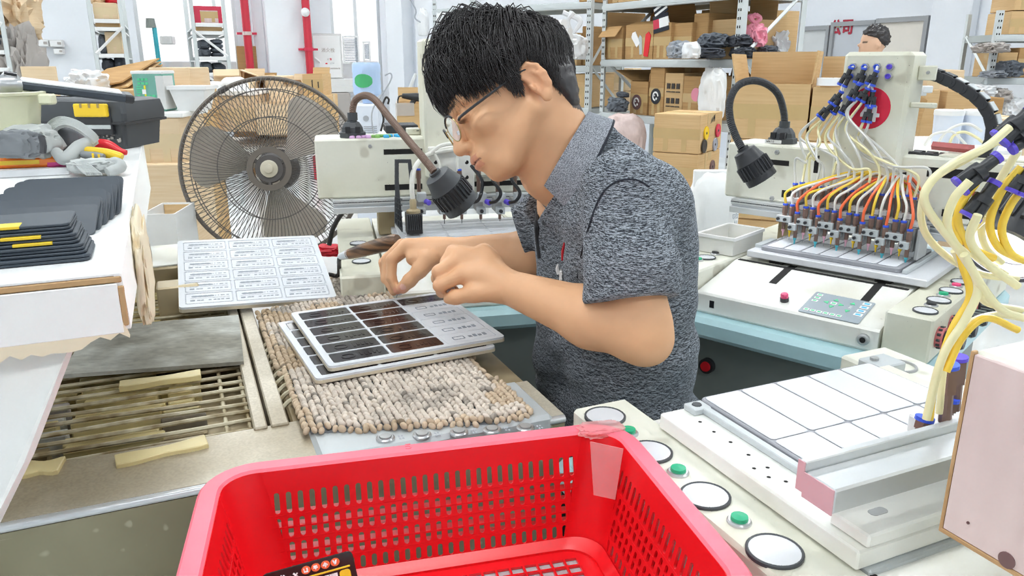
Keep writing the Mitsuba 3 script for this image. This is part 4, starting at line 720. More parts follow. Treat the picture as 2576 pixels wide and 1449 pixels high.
for (a, b, t, bo, Y, mt, lb, fl) in ((590, 642, 206, 345, 4.5, 'card_light', 'torn light carton behind the fan rim', (('b', 30, .08), ('r', 60, .07))), (642, 676, 210, 345, 4.7, 'card_deep', 'dark torn carton with a yellow tag behind the fan', (('b', 20, .06), ('f', 120, .05))), (676, 720, 192, 345, 4.6, 'card_light', 'carton with a handwritten word, upright above the fan', ()), (721, 768, 212, 345, 4.5, 'card_light', 'open carton left of the tall wrapped carton', (('b', 30, .06), ('f', 60, .05))),
                                     (764, 812, 187, 240, 4.4, 'card_mid', 'wrapped carton with two straps below the red pipe', (('b', 30, .04),)), (770, 832, 241, 345, 4.35, 'card_mid', 'carton under the wrapped carton, right of the fan', ()), (648, 726, 262, 340, 4.1, 'card_light', 'carton seen through the fan guard, above the hub', (('b', 15, .08),)), (560, 640, 262, 330, 4.3, 'card_light', 'pale carton seen through the upper left of the fan', ())):
    f_, w, z0, z1, k = pcarton(a, b, t, bo, Y, .3, mt, lb, gP, 4, open_=bool(fl), flaps=fl, tape=mt != 'card_light', zb=0.0 if bo > 350 else None)
    if 'two straps' in lb: part(k, 'strap', f_.m(cat(box(w * .45, w * .5, -.003, .001, z0 + .03, z1 - .03), box(w * .75, w * .8, -.003, .001, z0 + .04, z1 - .04))), 'print_dark')
    if 'handwritten' in lb: part(k, 'handwriting', f_.m(tube([(w * (.35 + .4 * i / 12), -.001, z1 - .11 + .008 * ((i * 7) % 3)) for i in range(13)], .002, 4)), 'print_dark')
    if 'yellow tag' in lb: part(k, 'yellow_tag', f_.m(box(-.02, .01, -.02, -.015, z1 - .05, z1 - .005)), 'yellow_mark')
# ---- water cooler
wc = PY(919, 262, 6.0); k = thing('water_cooler', 'white and pale blue water cooler behind the beige machine', 'cooler'); zb_ = wc[2]
part(k, 'cabinet', box(wc[0] - .11, wc[0] + .11, 6.0, 6.22, 0, zb_, .015), 'cooler_white')
for i in range(8): part(k, 'vent', box(wc[0] - .02, wc[0] + .08, 5.995, 6.0, PY(900, 318 + 5 * i, 6)[2] - .003, PY(900, 318 + 5 * i, 6)[2] + .003), 'print_grey')
part(k, 'emblem', lathe([(0, 0), (.022, 0), (.022, .004), (0, .004)], (wc[0] + .0, 5.999, PY(900, 298, 6)[2]), (0, -1, 0), 20), 'print_grey')
h = PY(919, 157, 6.0)[2] - zb_; r = .108
k = thing('water_bottle', 'large pale blue water bottle with a green oval label upside down on the cooler', 'bottle')
part(k, 'bottle', lathe([(0, .002), (r * .35, .002), (r * .42, h * .1), (r * .95, h * .22), (r, h * .3), (r * .95, h * .36), (r, h * .42), (r * .96, h * .6), (r, h * .66), (r * .96, h * .72), (r, h * .78), (r, h * .93), (r * .9, h), (0, h)], (wc[0], 6.11, zb_), n=36), 'bottle_blue', 40)
lab = []
for i in range(25):
    for j in range(2): pass
a = np.linspace(-.75, .75, 25); cu = np.sqrt(np.clip(1 - (a / .78) ** 2, 0, 1)); th = -np.pi / 2 - .1 + a * .9
lo, hi = h * .56 - .05 * cu, h * .56 + .05 * cu
V = np.vstack([np.c_[wc[0] + np.cos(th) * r * rr, 6.11 + np.sin(th) * r * rr, zb_ + zz] for rr in (1.0, 1.02) for zz in (lo, hi)]); n = 25; q = []
for i in range(n - 1): q += [[2 * n + i, 2 * n + i + 1, 3 * n + i + 1], [2 * n + i, 3 * n + i + 1, 3 * n + i], [i, n + i + 1, i + 1], [i, n + i, n + i + 1], [i, i + 1, 2 * n + i + 1], [i, 2 * n + i + 1, 2 * n + i], [n + i, 3 * n + i + 1, n + i + 1], [n + i, 3 * n + i, 3 * n + i + 1]]
part(k, 'label', trimesh.Trimesh(V, np.array(q), process=False), 'label_green')
# ---- the big floor fan
fc = PY(686, 425, 2.75); TF = Fr(fc, R=rz(8) @ rx(-8)); fr_ = TF; RFAN = .315
def fr2(p): return TF(np.asarray(p))
k = thing('pedestal_fan', 'large dusty grey floor fan with a round wire guard', 'fan')
def circ(r, y, n=72): a = np.arange(n) * 2 * np.pi / n; return np.c_[r * np.cos(a), np.full(n, y), r * np.sin(a)]
part(k, 'rim', TF.m(cat(tube(circ(RFAN, 0, 96), .0075, 8, closed=True))), 'fan_grey', 40)
def wprof(t): return -0.012 - .055 * math.sqrt(max(0, 1 - t ** 2.6))
gw = []
for i in range(120):
    a = 2 * math.pi * i / 120; tt = np.linspace(.23, 1.0, 9); gw.append(TF.m(tube([(RFAN * t * math.cos(a + .22 * (1 - t)), wprof(t), RFAN * t * math.sin(a + .22 * (1 - t))) for t in tt], .0011, 4)))
part(k, 'guard_wires', cat(gw), 'fan_centre', kind='stuff', label='radial front guard wires')
part(k, 'guard_wires', cat([TF.m(tube([(RFAN * t * math.cos(2 * math.pi * i / 96 - .3 * (1 - t)), -wprof(t) * 1.3, RFAN * t * math.sin(2 * math.pi * i / 96 - .3 * (1 - t))) for t in np.linspace(.2, 1, 7)], .001, 4)) for i in range(96)]), 'fan_centre', kind='stuff', label='rear guard wires')
for t in (.56, .86): part(k, 'guard_ring', TF.m(tube(circ(RFAN * t, wprof(t) + .002), .0016, 5, closed=True)), 'fan_centre')
for t in (.6, .9): part(k, 'rear_guard_ring', TF.m(tube(circ(RFAN * t, -wprof(t) * 1.3), .0016, 5, closed=True)), 'fan_centre')
ds = lathe([(0.058, -.004), (.074, -.004), (.078, .006), (.072, .012), (.056, .012)], n=48); hubring = trimesh.Trimesh(np.array(ds.vertices) @ basis((0, -1, 0)).T + [0, -.066, 0], ds.faces, process=False)
def lf(prof, y, n=40, mat=None): m = lathe(prof, n=n); return TF.m(trimesh.Trimesh(np.array(m.vertices) @ basis((0, -1, 0)).T + [0, y, 0], m.faces, process=False))
def annul(r0, r1, y0, y1): return TF.m(trimesh.Trimesh(np.array((q := prism(Point(0, 0).buffer(r1, quad_segs=16).difference(Point(0, 0).buffer(r0, quad_segs=16)), y0, y1)).vertices) @ basis((0, -1, 0)).T, q.faces, process=False))
part(k, 'centre_ring', annul(.056, .076, .062, .074), 'fan_grey'); part(k, 'centre_disc', lf([(0, .054), (.045, .054), (.05, .06), (.047, .072), (0, .072)], 0), 'fan_centre', 30)
for i in range(3): a = 2 * math.pi * i / 3 + .5; part(k, 'spoke', TF.m(trimesh.Trimesh(np.array((q := tube([(.045 * math.cos(a), -.064, .045 * math.sin(a)), (.06 * math.cos(a), -.066, .06 * math.sin(a))], .008, 6)).vertices), q.faces, process=False)), 'fan_centre')
part(k, 'badge', lf([(0, .072), (.03, .072), (.03, .078), (.024, .081), (0, .081)], 0), 'fan_hub', 30)
part(k, 'badge_nut', lf([(0, .08), (.017, .08), (.015, .092), (0, .094)], 0, 12), 'fan_hub', 30)
for i in range(3):
    a0 = 2 * math.pi * i / 3 + math.radians(284); P = []
    ru = np.linspace(.12, .9, 14); wu = np.linspace(-1, 1, 9)
    def bl(sg):
        g = np.zeros((14, 9, 3))
        for m_, t in enumerate(ru):
            half = .17 + .42 * math.sin(min(1, (t - .05) / .62) * math.pi / 2) * (1 if t < .72 else math.sqrt(max(0.02, 1 - ((t - .72) / .2) ** 2)))
            for n_, u in enumerate(wu):
                a = a0 + u * half * (.8) + .25 * (t - .5); g[m_, n_] = (RFAN * t * math.cos(a), .035 * u * (1 - .2 * t) + sg * .0015, RFAN * t * math.sin(a))
        return g
    A, B = bl(-1), bl(1); V = np.vstack([A.reshape(-1, 3), B.reshape(-1, 3)]); fcs = []; n0 = 126
    for m_ in range(13):
        for n_ in range(8):
            p = m_ * 9 + n_; fcs += [[p, p + 1, p + 10], [p, p + 10, p + 9], [n0 + p, n0 + p + 10, n0 + p + 1], [n0 + p, n0 + p + 9, n0 + p + 10]]
    part(k, 'blade', TF.m(trimesh.Trimesh(V, np.array(fcs), process=False)), 'fan_blade', True)
part(k, 'motor', lf([(0, -.2), (.05, -.2), (.075, -.16), (.075, -.1), (.04, -.05), (.03, .04), (0, .04)], 0), 'fan_centre', 30)
base = TF((0, .14, 0)); part(k, 'pole', cyl((base[0], base[1], .04), base, .018, n=14), 'fan_centre'); part(k, 'foot', lathe([(0, 0), (.24, 0), (.24, .02), (.05, .045), (0, .045)], (base[0], base[1], 0), n=36), 'fan_centre', 30)
part(k, 'wrapped_mark', TF.m(tube([(RFAN * math.cos(2.02), -.0, RFAN * math.sin(2.02)), (RFAN * math.cos(2.12), 0, RFAN * math.sin(2.12))], .0105, 8)), 'fan_centre')

zc_ = min(PY(560, 332, 4.2)[2], PY(700, 345, 4.7)[2], PY(700, 340, 4.1)[2], PY(700, 345, 4.35)[2]) - .002; lt = thing('low_table', 'long low white table carrying the cartons behind the fan', 'table'); xa_, xb_ = PY(496, 345, 4.2)[0], PY(850, 345, 4.7)[0]
part(lt, 'top', box(xa_, xb_, 4.02, 5.1, zc_ - .04, zc_, .005), 'white_plastic')
for x in (xa_ + .03, xb_ - .08):
    for y in (4.06, 5.0): part(lt, 'leg', box(x, x + .05, y, y + .05, 0, zc_ - .04), 'white_plastic')
# ------------------------------------------------------------------ the dispensing machines (three of one model)
def V(F, px, py, y):
    """Where a sight line meets the machine's upright plane at local depth y (world point)."""
    n = F.R[:, 1]; d = ray(px, py); return CAM + d * (np.dot(F(0, y, 0) - CAM, n) / np.dot(d, n))
def machine_base(F, label, gx, gy, buttons, bed, keypad=True, knobs=True, slots=True, gr=.021):
    k = thing('dispensing_machine', label, 'machine')
    part(k, 'cabinet', F.m(box(-.43, .04, .035, .6, 0.0, .845, .006)), 'cabinet_grey')
    part(k, 'frame', F.m(box(-.48, .09, -.035, .64, .838, .884, .012)), 'frame_blue', label='pale blue steel frame')
    prof = Polygon([(0.004, .884), (0, .889), (0, .925), (.004, .9295), (.17, .9665), (.63, .9665), (.63, .884)])
    m = prism(prof, 0, .372); v = np.array(m.vertices); part(k, 'console', F.m(trimesh.Trimesh(np.c_[v[:, 2] - .377, v[:, 0], v[:, 1]], m.faces, process=False)), 'white_paint')
    for (a, b) in ((-.475, -.382), (0, .08)): part(k, 'side_block', F.m(box(a, b, 0, .63, .885, .97, .004)), 'cream_paint')
    for x in gx:
        for y in gy:
            if x < -.1 and y < .1: continue
            g = part(k, 'gauge', lathe([(0, .9705), (gr * .88, .9705), (gr * .9, .9725), (0, .9735)], F(x, y, 0), n=32), 'plate_grey', 30)
            ms = lathe([(gr * .9, .969), (gr, .969), (gr * 1.0, .9725), (gr * .96, .9735), (gr * .9, .973)], F(x, y, 0), n=32); part(g, 'gauge_ring', ms, 'charcoal', 30)
    for (x, y, c) in buttons:
        b = part(k, 'push_button', lathe([(0, .97), (.012, .97), (.012, .972), (.0105, .9735), (0, .9735)], F(x, y, 0), n=20), 'steel', 30); part(b, 'cap', lathe([(0, .9735), (.0085, .9735), (.0082, .977), (0, .978)], F(x, y, 0), n=18), c, 30)
    slope = lambda y: .9295 + (y - .004) * (.037 / .166)
    if keypad:
        R = rx(math.degrees(math.atan2(.037, .166))); S = Fr(F((-.178, .094 - .125, slope(.094 - .125 + .0) + .0005)), R=F.R @ R)
        S = Fr(F((-.16, .006, slope(.006) + .0004)), R=F.R @ rz(0) @ R); kp = part(k, 'keypad', S.m(slab(rrect(0, 0, .115, .09, .003), 0, .0018, .0006)), 'keypad_grey')
        def key(x, y, w, h, c, tri=None):
            if tri is None: q = part(kp, 'key', S.m(slab(rrect(x - w / 2, y - h / 2, x + w / 2, y + h / 2, .001, 3), .0018, .0026, .0003)), 'white_plastic'); part_l.append(S.m(box(x - w * .3, x + w * .3, y - h * .25, y + h * .25, .0026, .0028))); cols.append(c)
            else:
                t = affinity.rotate(Polygon([(-w / 2, -h / 2), (w / 2, -h / 2), (0, h / 2)]), tri, origin=(0, 0)); part(kp, 'arrow_key', S.m(prism(affinity.translate(t, x, y), .0018, .0027)), c)
        part_l, cols = [], []
        for i in range(3): key(.012, .078 - .013 * i, .012, .008, 'key_green')
        for i in range(6): key(.012 + .0125 * i, .012, .0105, .009, 'key_green')
        for i in range(4): key(.103, .078 - .0155 * i, .016, .011, 'key_blue')
        key(.048, .055, .012, .010, 'key_green')
        for (x, y, a) in ((.048, .071, 0), (.048, .04, 180), (.033, .055, 90), (.063, .055, -90), (.08, .07, 0), (.08, .036, 180)): key(x, y, .010, .009, 'key_green', a)
        for c in ('key_green', 'key_blue'): part(kp, 'key_mark', cat([m for m, q in zip(part_l, cols) if q == c]), c)
        tz = meshkit.text_mesh('Z', .008, .0006); part(kp, 'letter', ontop(tz, S, .077, .049, .0018), 'white_matte')
        b0 = Fr(F((-.2, .035, slope(.035))), R=F.R @ R); bt = part(k, 'stop_button', lathe([(0, 0), (.0085, 0), (.0085, .008), (0, .008)], b0.o, b0.R[:, 2], 20), 'black_plastic', 30); part(bt, 'cap', lathe([(0, .008), (.0075, .008), (.0075, .015), (.006, .017), (0, .0175)], b0.o, b0.R[:, 2], 20), 'button_pink', 30)
    cn = part(k, 'connector', lathe([(0, 0), (.011, 0), (.011, .006), (.008, .008), (0, .008)], F(-.03, 0, .907), -F.R[:, 1], 20), 'dull_steel', 30); part(cn, 'socket', lathe([(0, .008), (.0055, .008), (0, .0085)], F(-.03, 0, .907), -F.R[:, 1], 14), 'dark_hole')
    part(k, 'display', F.m(box(-.345, -.335, -.001, .001, .9, .915)), 'black_gloss')
    if slots:
        for x in (-.262, -.075): part(k, 'slot', F.m(cat(hexa([(x + a, y, slope(y) - .001) for a, y in ((0, .095), (.016, .095), (.016, .17), (0, .17))], [(x + a, y, slope(y) + .0008) for a, y in ((0, .095), (.016, .095), (.016, .17), (0, .17))]), box(x, x + .016, .17, .2, .965, .9673))), 'dark_hole')
    if bed: part(k, 'bed', F.m(box(bed[0], bed[1], bed[2], bed[3], .9745, .99, .002)), 'plate_grey'); part(k, 'bed_rail', F.m(cat([box(x, x + .03, bed[2] + .01, bed[3] - .01, .9665, .9745) for x in (bed[0] + .05, bed[1] - .1)])), 'dark_hole')
    if knobs:
        for i in range(4):
            y = .04 + .085 * i; o = F(.08, y, .928); kn = part(k, 'regulator', lathe([(0, 0), (.019, 0), (.019, .012), (0, .012)], o, F.R[:, 0], 24), 'knob_pink', 30)
            part(kn, 'regulator_window', cat([cyl(F(.083, y, .928) + F.R[:, 1] * .0188 * math.cos(a) + np.array([0, 0, .0188 * math.sin(a)]), F(.089, y, .928) + F.R[:, 1] * .0188 * math.cos(a) + np.array([0, 0, .0188 * math.sin(a)]), .0025, n=6) for a in np.arange(12) * math.pi / 6]), 'black_plastic')
            rb = [(.0135, .012), (.0145, .016), (.0145, .04), (.012, .044), (0, .044)]; part(kn, 'knob', lathe([(0, .012)] + rb, o, F.R[:, 0], 24), 'black_plastic', 30)
            part(kn, 'knob_ribs', cat([cyl(F(.097, y, .928) + F.R[:, 1] * .0142 * math.cos(a) + np.array([0, 0, .0142 * math.sin(a)]), F(.119, y, .928) + F.R[:, 1] * .0142 * math.cos(a) + np.array([0, 0, .0142 * math.sin(a)]), .0015, n=5) for a in np.arange(14) * math.pi / 7]), 'cabinet_grey')
    return k
def beam(F, k, x0, x1, z0, z1, y=.37, d=.14, rail=(-.49, .5), slots=()):
    part(k, 'beam', F.m(box(x0, x1, y, y + d, z0, z1, .004)), 'cream_paint')
    for (a, b, c, e) in slots: part(k, 'beam_slot', F.m(box(a, b, y - .0008, y + .002, c, e)), 'dark_hole')
    part(k, 'rail', F.m(cat(box(rail[0], rail[1], y - .02, y + .02, z0 - .014, z0 - .0005, .001), box(rail[0], rail[1], y - .026, y + .02, z0 - .034, z0 - .019, .001), box(rail[0], rail[1], y - .012, y + .02, z0 - .02, z0 - .013))), 'aluminium')
    part(k, 'rail_groove', F.m(box(rail[0], rail[1], y - .0204, y - .019, z0 - .0085, z0 - .0065)), 'charcoal')
    for x in (rail[0] + .11, rail[1] - (.35 if rail[1] > .3 else .09)): part(k, 'beam_post', F.m(box(x, x + .05, y + .02, y + .09, .97, z0 - .034, .002)), 'stained_metal')
def screw(F, k, x, y, z, r=.005): part(k, 'bolt', lathe([(0, 0), (r * 1.3, 0), (r * 1.3, .002), (r, .004), (r * .5, .004), (r * .5, .002), (0, .002)], F(x, y, z), -F.R[:, 1], 6), 'dull_steel')
def goose_lamp(name, label, base, path, head0, head1, lit, brown=False, rad=30.0, yaw=0.0, s=1.0, tag=False):
    k = thing(name, label, 'lamp'); z = base[2]
    r8 = [(0, 0), (.034 * s, 0), (.034 * s, .012 * s), (.029 * s, .014 * s), (.027 * s, .024 * s), (.019 * s, .036 * s), (.013 * s, .038 * s), (.013 * s, .041 * s), (0, .041 * s)]
    part(k, 'base', lathe(r8, base, n=8, x=rz(yaw + 22)[:, 0]), 'charcoal'); B = Fr(base, yaw)
    for sx in (-1, 1): part(k, 'base_window', B.m(box(sx * .012 * s - .006 * s, sx * .012 * s + .006 * s, -.0335 * s, -.02 * s, .012 * s, .027 * s)), 'black_gloss')
    if tag: part(k, 'name_plate', B.m(box(-.03 * s, .012 * s, -.0355 * s, -.034 * s, .001, .0095 * s)), 'fitting_white'); part(k, 'name_plate_lettering', onface(meshkit.text_mesh('HNTO', .005 * s, .0006), B, -.026 * s, -.0355 * s, .0028), 'print_dark')
    p = smoothpath(path, 12); L = np.r_[0, np.cumsum(np.linalg.norm(np.diff(p, axis=0), axis=1))]; n = int(L[-1] / .0022)
    q = np.stack([np.interp(np.linspace(0, L[-1], n), L, p[:, i]) for i in range(3)], 1); rr = np.where(np.arange(n) % 2 == 0, .0088, .0076) * s
    part(k, 'gooseneck', tube(q, rr, 12), 'gooseneck_brown' if brown else 'black_plastic', False)
    part(k, 'neck_collar', cyl(q[0] - [0, 0, .002], q[0] + [0, 0, .016], .0125 * s, n=16), 'charcoal', 40)
    ax = unit(head1 - head0); h = np.linalg.norm(head1 - head0); R = h * .40
    part(k, 'head', lathe([(0, 0), (.013, 0), (.013, h * .06), (R * .72, h * .1), (R * .86, h * .3), (R * .98, h * .42), (R * .94, h * .45), (R * .98, h * .8), (R * 1.02, h * .84), (R * 1.02, h), (R * .9, h), (R * .86, h * .9), (0, h * .88)], head0, ax, 40), 'charcoal' if brown else 'black_plastic', 35)
    Rb = basis(ax); ribs = []
    for i in range(26):
        a = 2 * math.pi * i / 26; u = Rb[:, 0] * math.cos(a) + Rb[:, 1] * math.sin(a); t = Rb[:, 1] * math.cos(a) - Rb[:, 0] * math.sin(a)
        e0, e1 = head0 + ax * h * .46 + u * R * .93, head0 + ax * h * .8 + u * R * .97
        part(k, 'cooling_rib', tube([e0, e0 + u * .004, e1 + u * .003, e1], R * .052, 5), 'black_plastic')
    if lit:
        part(k, 'reflector', lathe([(R * .9, h * .985), (R * .86, h * .985), (R * .62, h * .905), (R * .64, h * .9)], head0, ax, 32), 'white_plastic', 35)
        part(k, 'lens', MP(lathe([(0, h * .892), (R * .62, h * .892), (R * .6, h * .9), (0, h * .9)], head0, ax, 32), 'lens_white', emitter={'type': 'area', 'radiance': {'type': 'rgb', 'value': [rad * .96, rad * .97, rad * 1.05]}}), None)
    else: part(k, 'lens', lathe([(0, h * .888), (R * .84, h * .888), (R * .84, h * .9), (0, h * .9)], head0, ax, 32), 'fitting_white')
    return k
def molds(k, F, x0, y0, x1, y1, z, nx, ny, gap=.006, mat='mold_white', dep=.004, edge=.008, name='mold_plate'):
    """A mould plate: a rim with raised cell frames; each cell a part."""
    pl = part(k, name, F.m(slab(rrect(x0, y0, x1, y1, .008, 3), z, z + .009, .0012)), 'groove_grey' if mat == 'mold_white' else 'plate_grey'); w, h = (x1 - x0 - 2 * edge) / nx, (y1 - y0 - 2 * edge) / ny
    for i in range(nx):
        for j in range(ny):
            a, b = x0 + edge + w * i + gap / 2, y0 + edge + h * j + gap / 2
            part(pl, 'cell', F.m(slab(rrect(a, b, a + w - gap, b + h - gap, .005, 3), z + .009, z + .0105, .0008)), mat)
    return pl
# ---- machine on the right, marked 4
P0 = PZ(2228, 780, .97); M4F = Fr((P0[0], P0[1], 0), -42.5)
K4 = machine_base(M4F, 'cream dispensing machine on the right with the red 4 disc on its column', (.055, -.426), (.039, .124, .208, .291), [(.052, .166, 'button_green'), (.054, .25, 'button_pink'), (.052, .335, 'button_red'), (-.428, .09, 'button_green'), (-.426, .335, 'button_green'), (.053, .082, 'black_plastic'), (-.428, .17, 'black_plastic')], (-.358, .018, .182, .45))
rb = part(K4, 'cabinet_button', lathe([(0, 0), (.017, 0), (.017, .012), (0, .012)], V(M4F, 1782, 918, .035), -M4F.R[:, 1], 24), 'black_plastic', 30); part(rb, 'cap', lathe([(0, .012), (.0115, .012), (.0105, .017), (0, .018)], V(M4F, 1782, 918, .035), -M4F.R[:, 1], 20), 'button_red', 30)
beam(M4F, K4, -.52, .62, 1.071, 1.205, slots=((-.435, -.36, 1.16, 1.172), (-.06, .55, 1.165, 1.185), (-.37, -.05, 1.085, 1.102), (-.02, .55, 1.085, 1.1), (-.3, -.29, 1.15, 1.19), (-.115, -.1, 1.125, 1.17)))
for (px, py) in ((1955, 383), (1942, 499)): p = M4F.inv(V(M4F, px, py, .37)); screw(M4F, K4, p[0], .37, p[2])
part(K4, 'red_paint_mark', M4F.m(cat([box(.028 + .0006 * i, .031 + .001 * (i % 3) + .0006 * i, .3685, .371, 1.162 - .006 * i, 1.169 - .006 * i) for i in range(10)])), 'print_red')
molds(K4, M4F, -.335, .2, -.04, .43, .99, 7, 2, gap=.003)
part(K4, 'bed_edge_bar', M4F.m(box(-.357, -.34, .22, .3, .9895, .998, .001)), 'grey_metal'); part(K4, 'bed_edge_bar', M4F.m(box(-.035, -.025, .2, .44, .99, .999, .001)), 'grey_metal'); part(K4, 'bed_gap', M4F.m(box(-.372, -.012, .17, .182, .9655, .9674)), 'dark_hole')
# the column with the red disc
cx0, cx1, cy = -.252, -.112, .345
col = part(K4, 'column', M4F.m(box(cx0, cx1, cy, cy + .1, 1.1, 1.418, .008)), 'cream_paint')
p = M4F.inv(V(M4F, 2186, 272, cy)); dk = part(K4, 'red_disc', lathe([(0, 0), (.044, 0), (.044, .0012), (0, .0012)], M4F(p[0], cy, p[2]), -M4F.R[:, 1], 40), 'logo_red'); part(dk, 'number_four', onface(meshkit.text_mesh('4', .05, .0012, bold=True), M4F, p[0] - .02, cy - .001, p[2] - .027), 'white_matte')
for r_, zz in enumerate((168, 192)):
    for c_, xx in enumerate((2148, 2178, 2208, 2241)):
        q = M4F.inv(V(M4F, xx - 1 - 4 * r_, zz, cy)); b_ = part(K4, 'bulkhead_fitting', cyl(M4F(q[0], cy, q[2]), M4F(q[0], cy - .006, q[2]), .0085, n=6), 'dull_steel'); part(b_, 'collar', lathe([(0, .006), (.0055, .006), (.005, .011), (.003, .011), (.003, .009), (0, .009)], M4F(q[0], cy, q[2]), -M4F.R[:, 1], 14), 'cap_violet' if c_ == 3 else 'cap_blue')
part(K4, 'column_bracket', M4F.m(box(cx1 + .0, cx1 + .035, cy + .045, cy + .055, 1.36, 1.39, .002)), 'cream_paint'); part(K4, 'column_bracket', M4F.m(box(cx1, cx1 + .05, cy + .02, cy + .035, 1.305, 1.316, .002)), 'cream_paint')
screw(M4F, K4, cx1 + .02, cy + .045, 1.376, .003)
# cable chain
cp = smoothpath([V(M4F, px, py, .43) for px, py in ((2290, 391), (2322, 394), (2358, 398), (2396, 402), (2432, 404), (2464, 398), (2486, 376), (2499, 344), (2500, 310), (2488, 278), (2466, 250), (2436, 228), (2404, 210), (2370, 194), (2336, 184), (2306, 181))], 6)
L = np.r_[0, np.cumsum(np.linalg.norm(np.diff(cp, axis=0), axis=1))]; n = 17; q = np.stack([np.interp(np.linspace(0, L[-1], n), L, cp[:, i]) for i in range(3)], 1)
ch = thing('cable_chain', 'black plastic cable chain arching beside the red 4 column', 'cable chain')
for i in range(n - 1):
    u = unit(q[i + 1] - q[i]); R = np.stack([u, M4F.R[:, 1], np.cross(u, M4F.R[:, 1])], 1); f = Fr((q[i] + q[i + 1]) / 2, R=R); l = np.linalg.norm(q[i + 1] - q[i])
    lk = part(ch, 'link', f.m(cat(box(-l * .46, l * .46, -.022, -.016, -.011, .011, .002), box(-l * .46, l * .46, .016, .022, -.011, .011, .002), box(-l * .3, l * .3, -.016, .016, .007, .0105))), 'chain_black')
    part(lk, 'pivot', cat(cyl(f(-l * .5, -.0245, 0), f(-l * .5, -.0215, 0), .0098, n=18), cyl(f(-l * .5, -.0262, 0), f(-l * .5, -.0243, 0), .004, n=12)), 'black_plastic')
    part(lk, 'cover', f.m(box(-l * .4, l * .4, -.016, .02, -.0125, -.0108)), 'grey_metal' if 5 < i < 13 else 'chain_black')
a, b = V(M4F, 2345, 366, .47), V(M4F, 2450, 376, .47); single('wooden_strip', 'reddish brown strip lying on the beam behind the cable chain', 'strip', tube([a, b], .009, 4), 'knob_pink')
part(K4, 'cable_tray', M4F.m(box(-.05, .6, .4, .5, 1.2055, 1.2085)), 'cream_paint')
# leaning board, buckets, hoses and table behind machine 4
bt = PY(2345, 364, 4.2)[2]; tbl = thing('side_table', 'white table behind the column with buckets on it', 'table'); part(tbl, 'top', box(3.0, 4.4, 4.0, 4.7, bt - .04, bt, .005) if False else box(PY(2258, 360, 4.2)[0], PY(2500, 360, 4.2)[0], 3.95, 4.7, bt - .04, bt, .005), 'white_plastic')
for x in (PY(2262, 360, 4.2)[0], PY(2492, 360, 4.2)[0]):
    for y in (4.0, 4.62): part(tbl, 'leg', box(x - .0, x + .04, y, y + .04, 0, bt - .04), 'white_plastic')
for i, (a, b) in enumerate(((2341, 2410), (2412, 2482))):
    x0, x1 = PY(a, 364, 4.25)[0], PY(b, 364, 4.25)[0]; r = (x1 - x0) / 2; h = PY(2370, 277, 4.2)[2] - bt; k = thing('paint_bucket', ('left white lidded bucket on the table behind the cable chain', 'right white lidded bucket on the table behind the cable chain')[i], 'bucket')
    o = ((x0 + x1) / 2, 4.25, bt); part(k, 'body', lathe([(0, 0), (r * .86, 0), (r * .97, h * .86), (0, h * .86)], o, n=36), 'cooler_white', 30); part(k, 'lid', lathe([(0, h * .84), (r, h * .84), (r, h * .97), (r * .93, h), (0, h)], o, n=36), 'white_plastic', 30)
p, q = PY(2268, 350, 3.4), PY(2308, 240, 3.5); u = unit(q - p); f = Fr(p, R=basis(np.cross(u, (0, 1, .1)), u)); single('wooden_board', 'brown board leaning behind the column with the red disc', 'board', f.m(box(-p[2] / max(u[2], .2), np.linalg.norm(q - p), -.01, .01, -.05, .05, .002)), 'card_deep')
q2 = PY(2285, 234, 3.4); single('board_clamp', 'pale metal clip on top of the leaning brown board', 'clip', cat(box(q2[0] - .06, q2[0] + .08, 3.4, 3.42, q2[2] - .012, q2[2] + .012, .002), box(q2[0] + .06, q2[0] + .1, 3.39, 3.43, q2[2], q2[2] + .03, .004)), 'trunking')
for i, (pts, c, lb) in enumerate((([(2325, 366), (2345, 340), (2375, 332), (2400, 334), (2430, 364)], 'tube_white', 'low white hose arc before the buckets'), ([(2358, 362), (2380, 332), (2410, 315), (2440, 313), (2470, 330)], 'tube_white', 'high white hose arc before the buckets'), ([(2388, 362), (2400, 340), (2425, 332), (2455, 345), (2474, 360)], 'label_green', 'yellow green hose arc before the buckets'))):
    single('hose', lb, 'hose', tube([PY(a, b, 4.1) for a, b in pts], .0072, 8, 8), ('tube_white', 'tube_white', 'tube_pale')[i], 40)
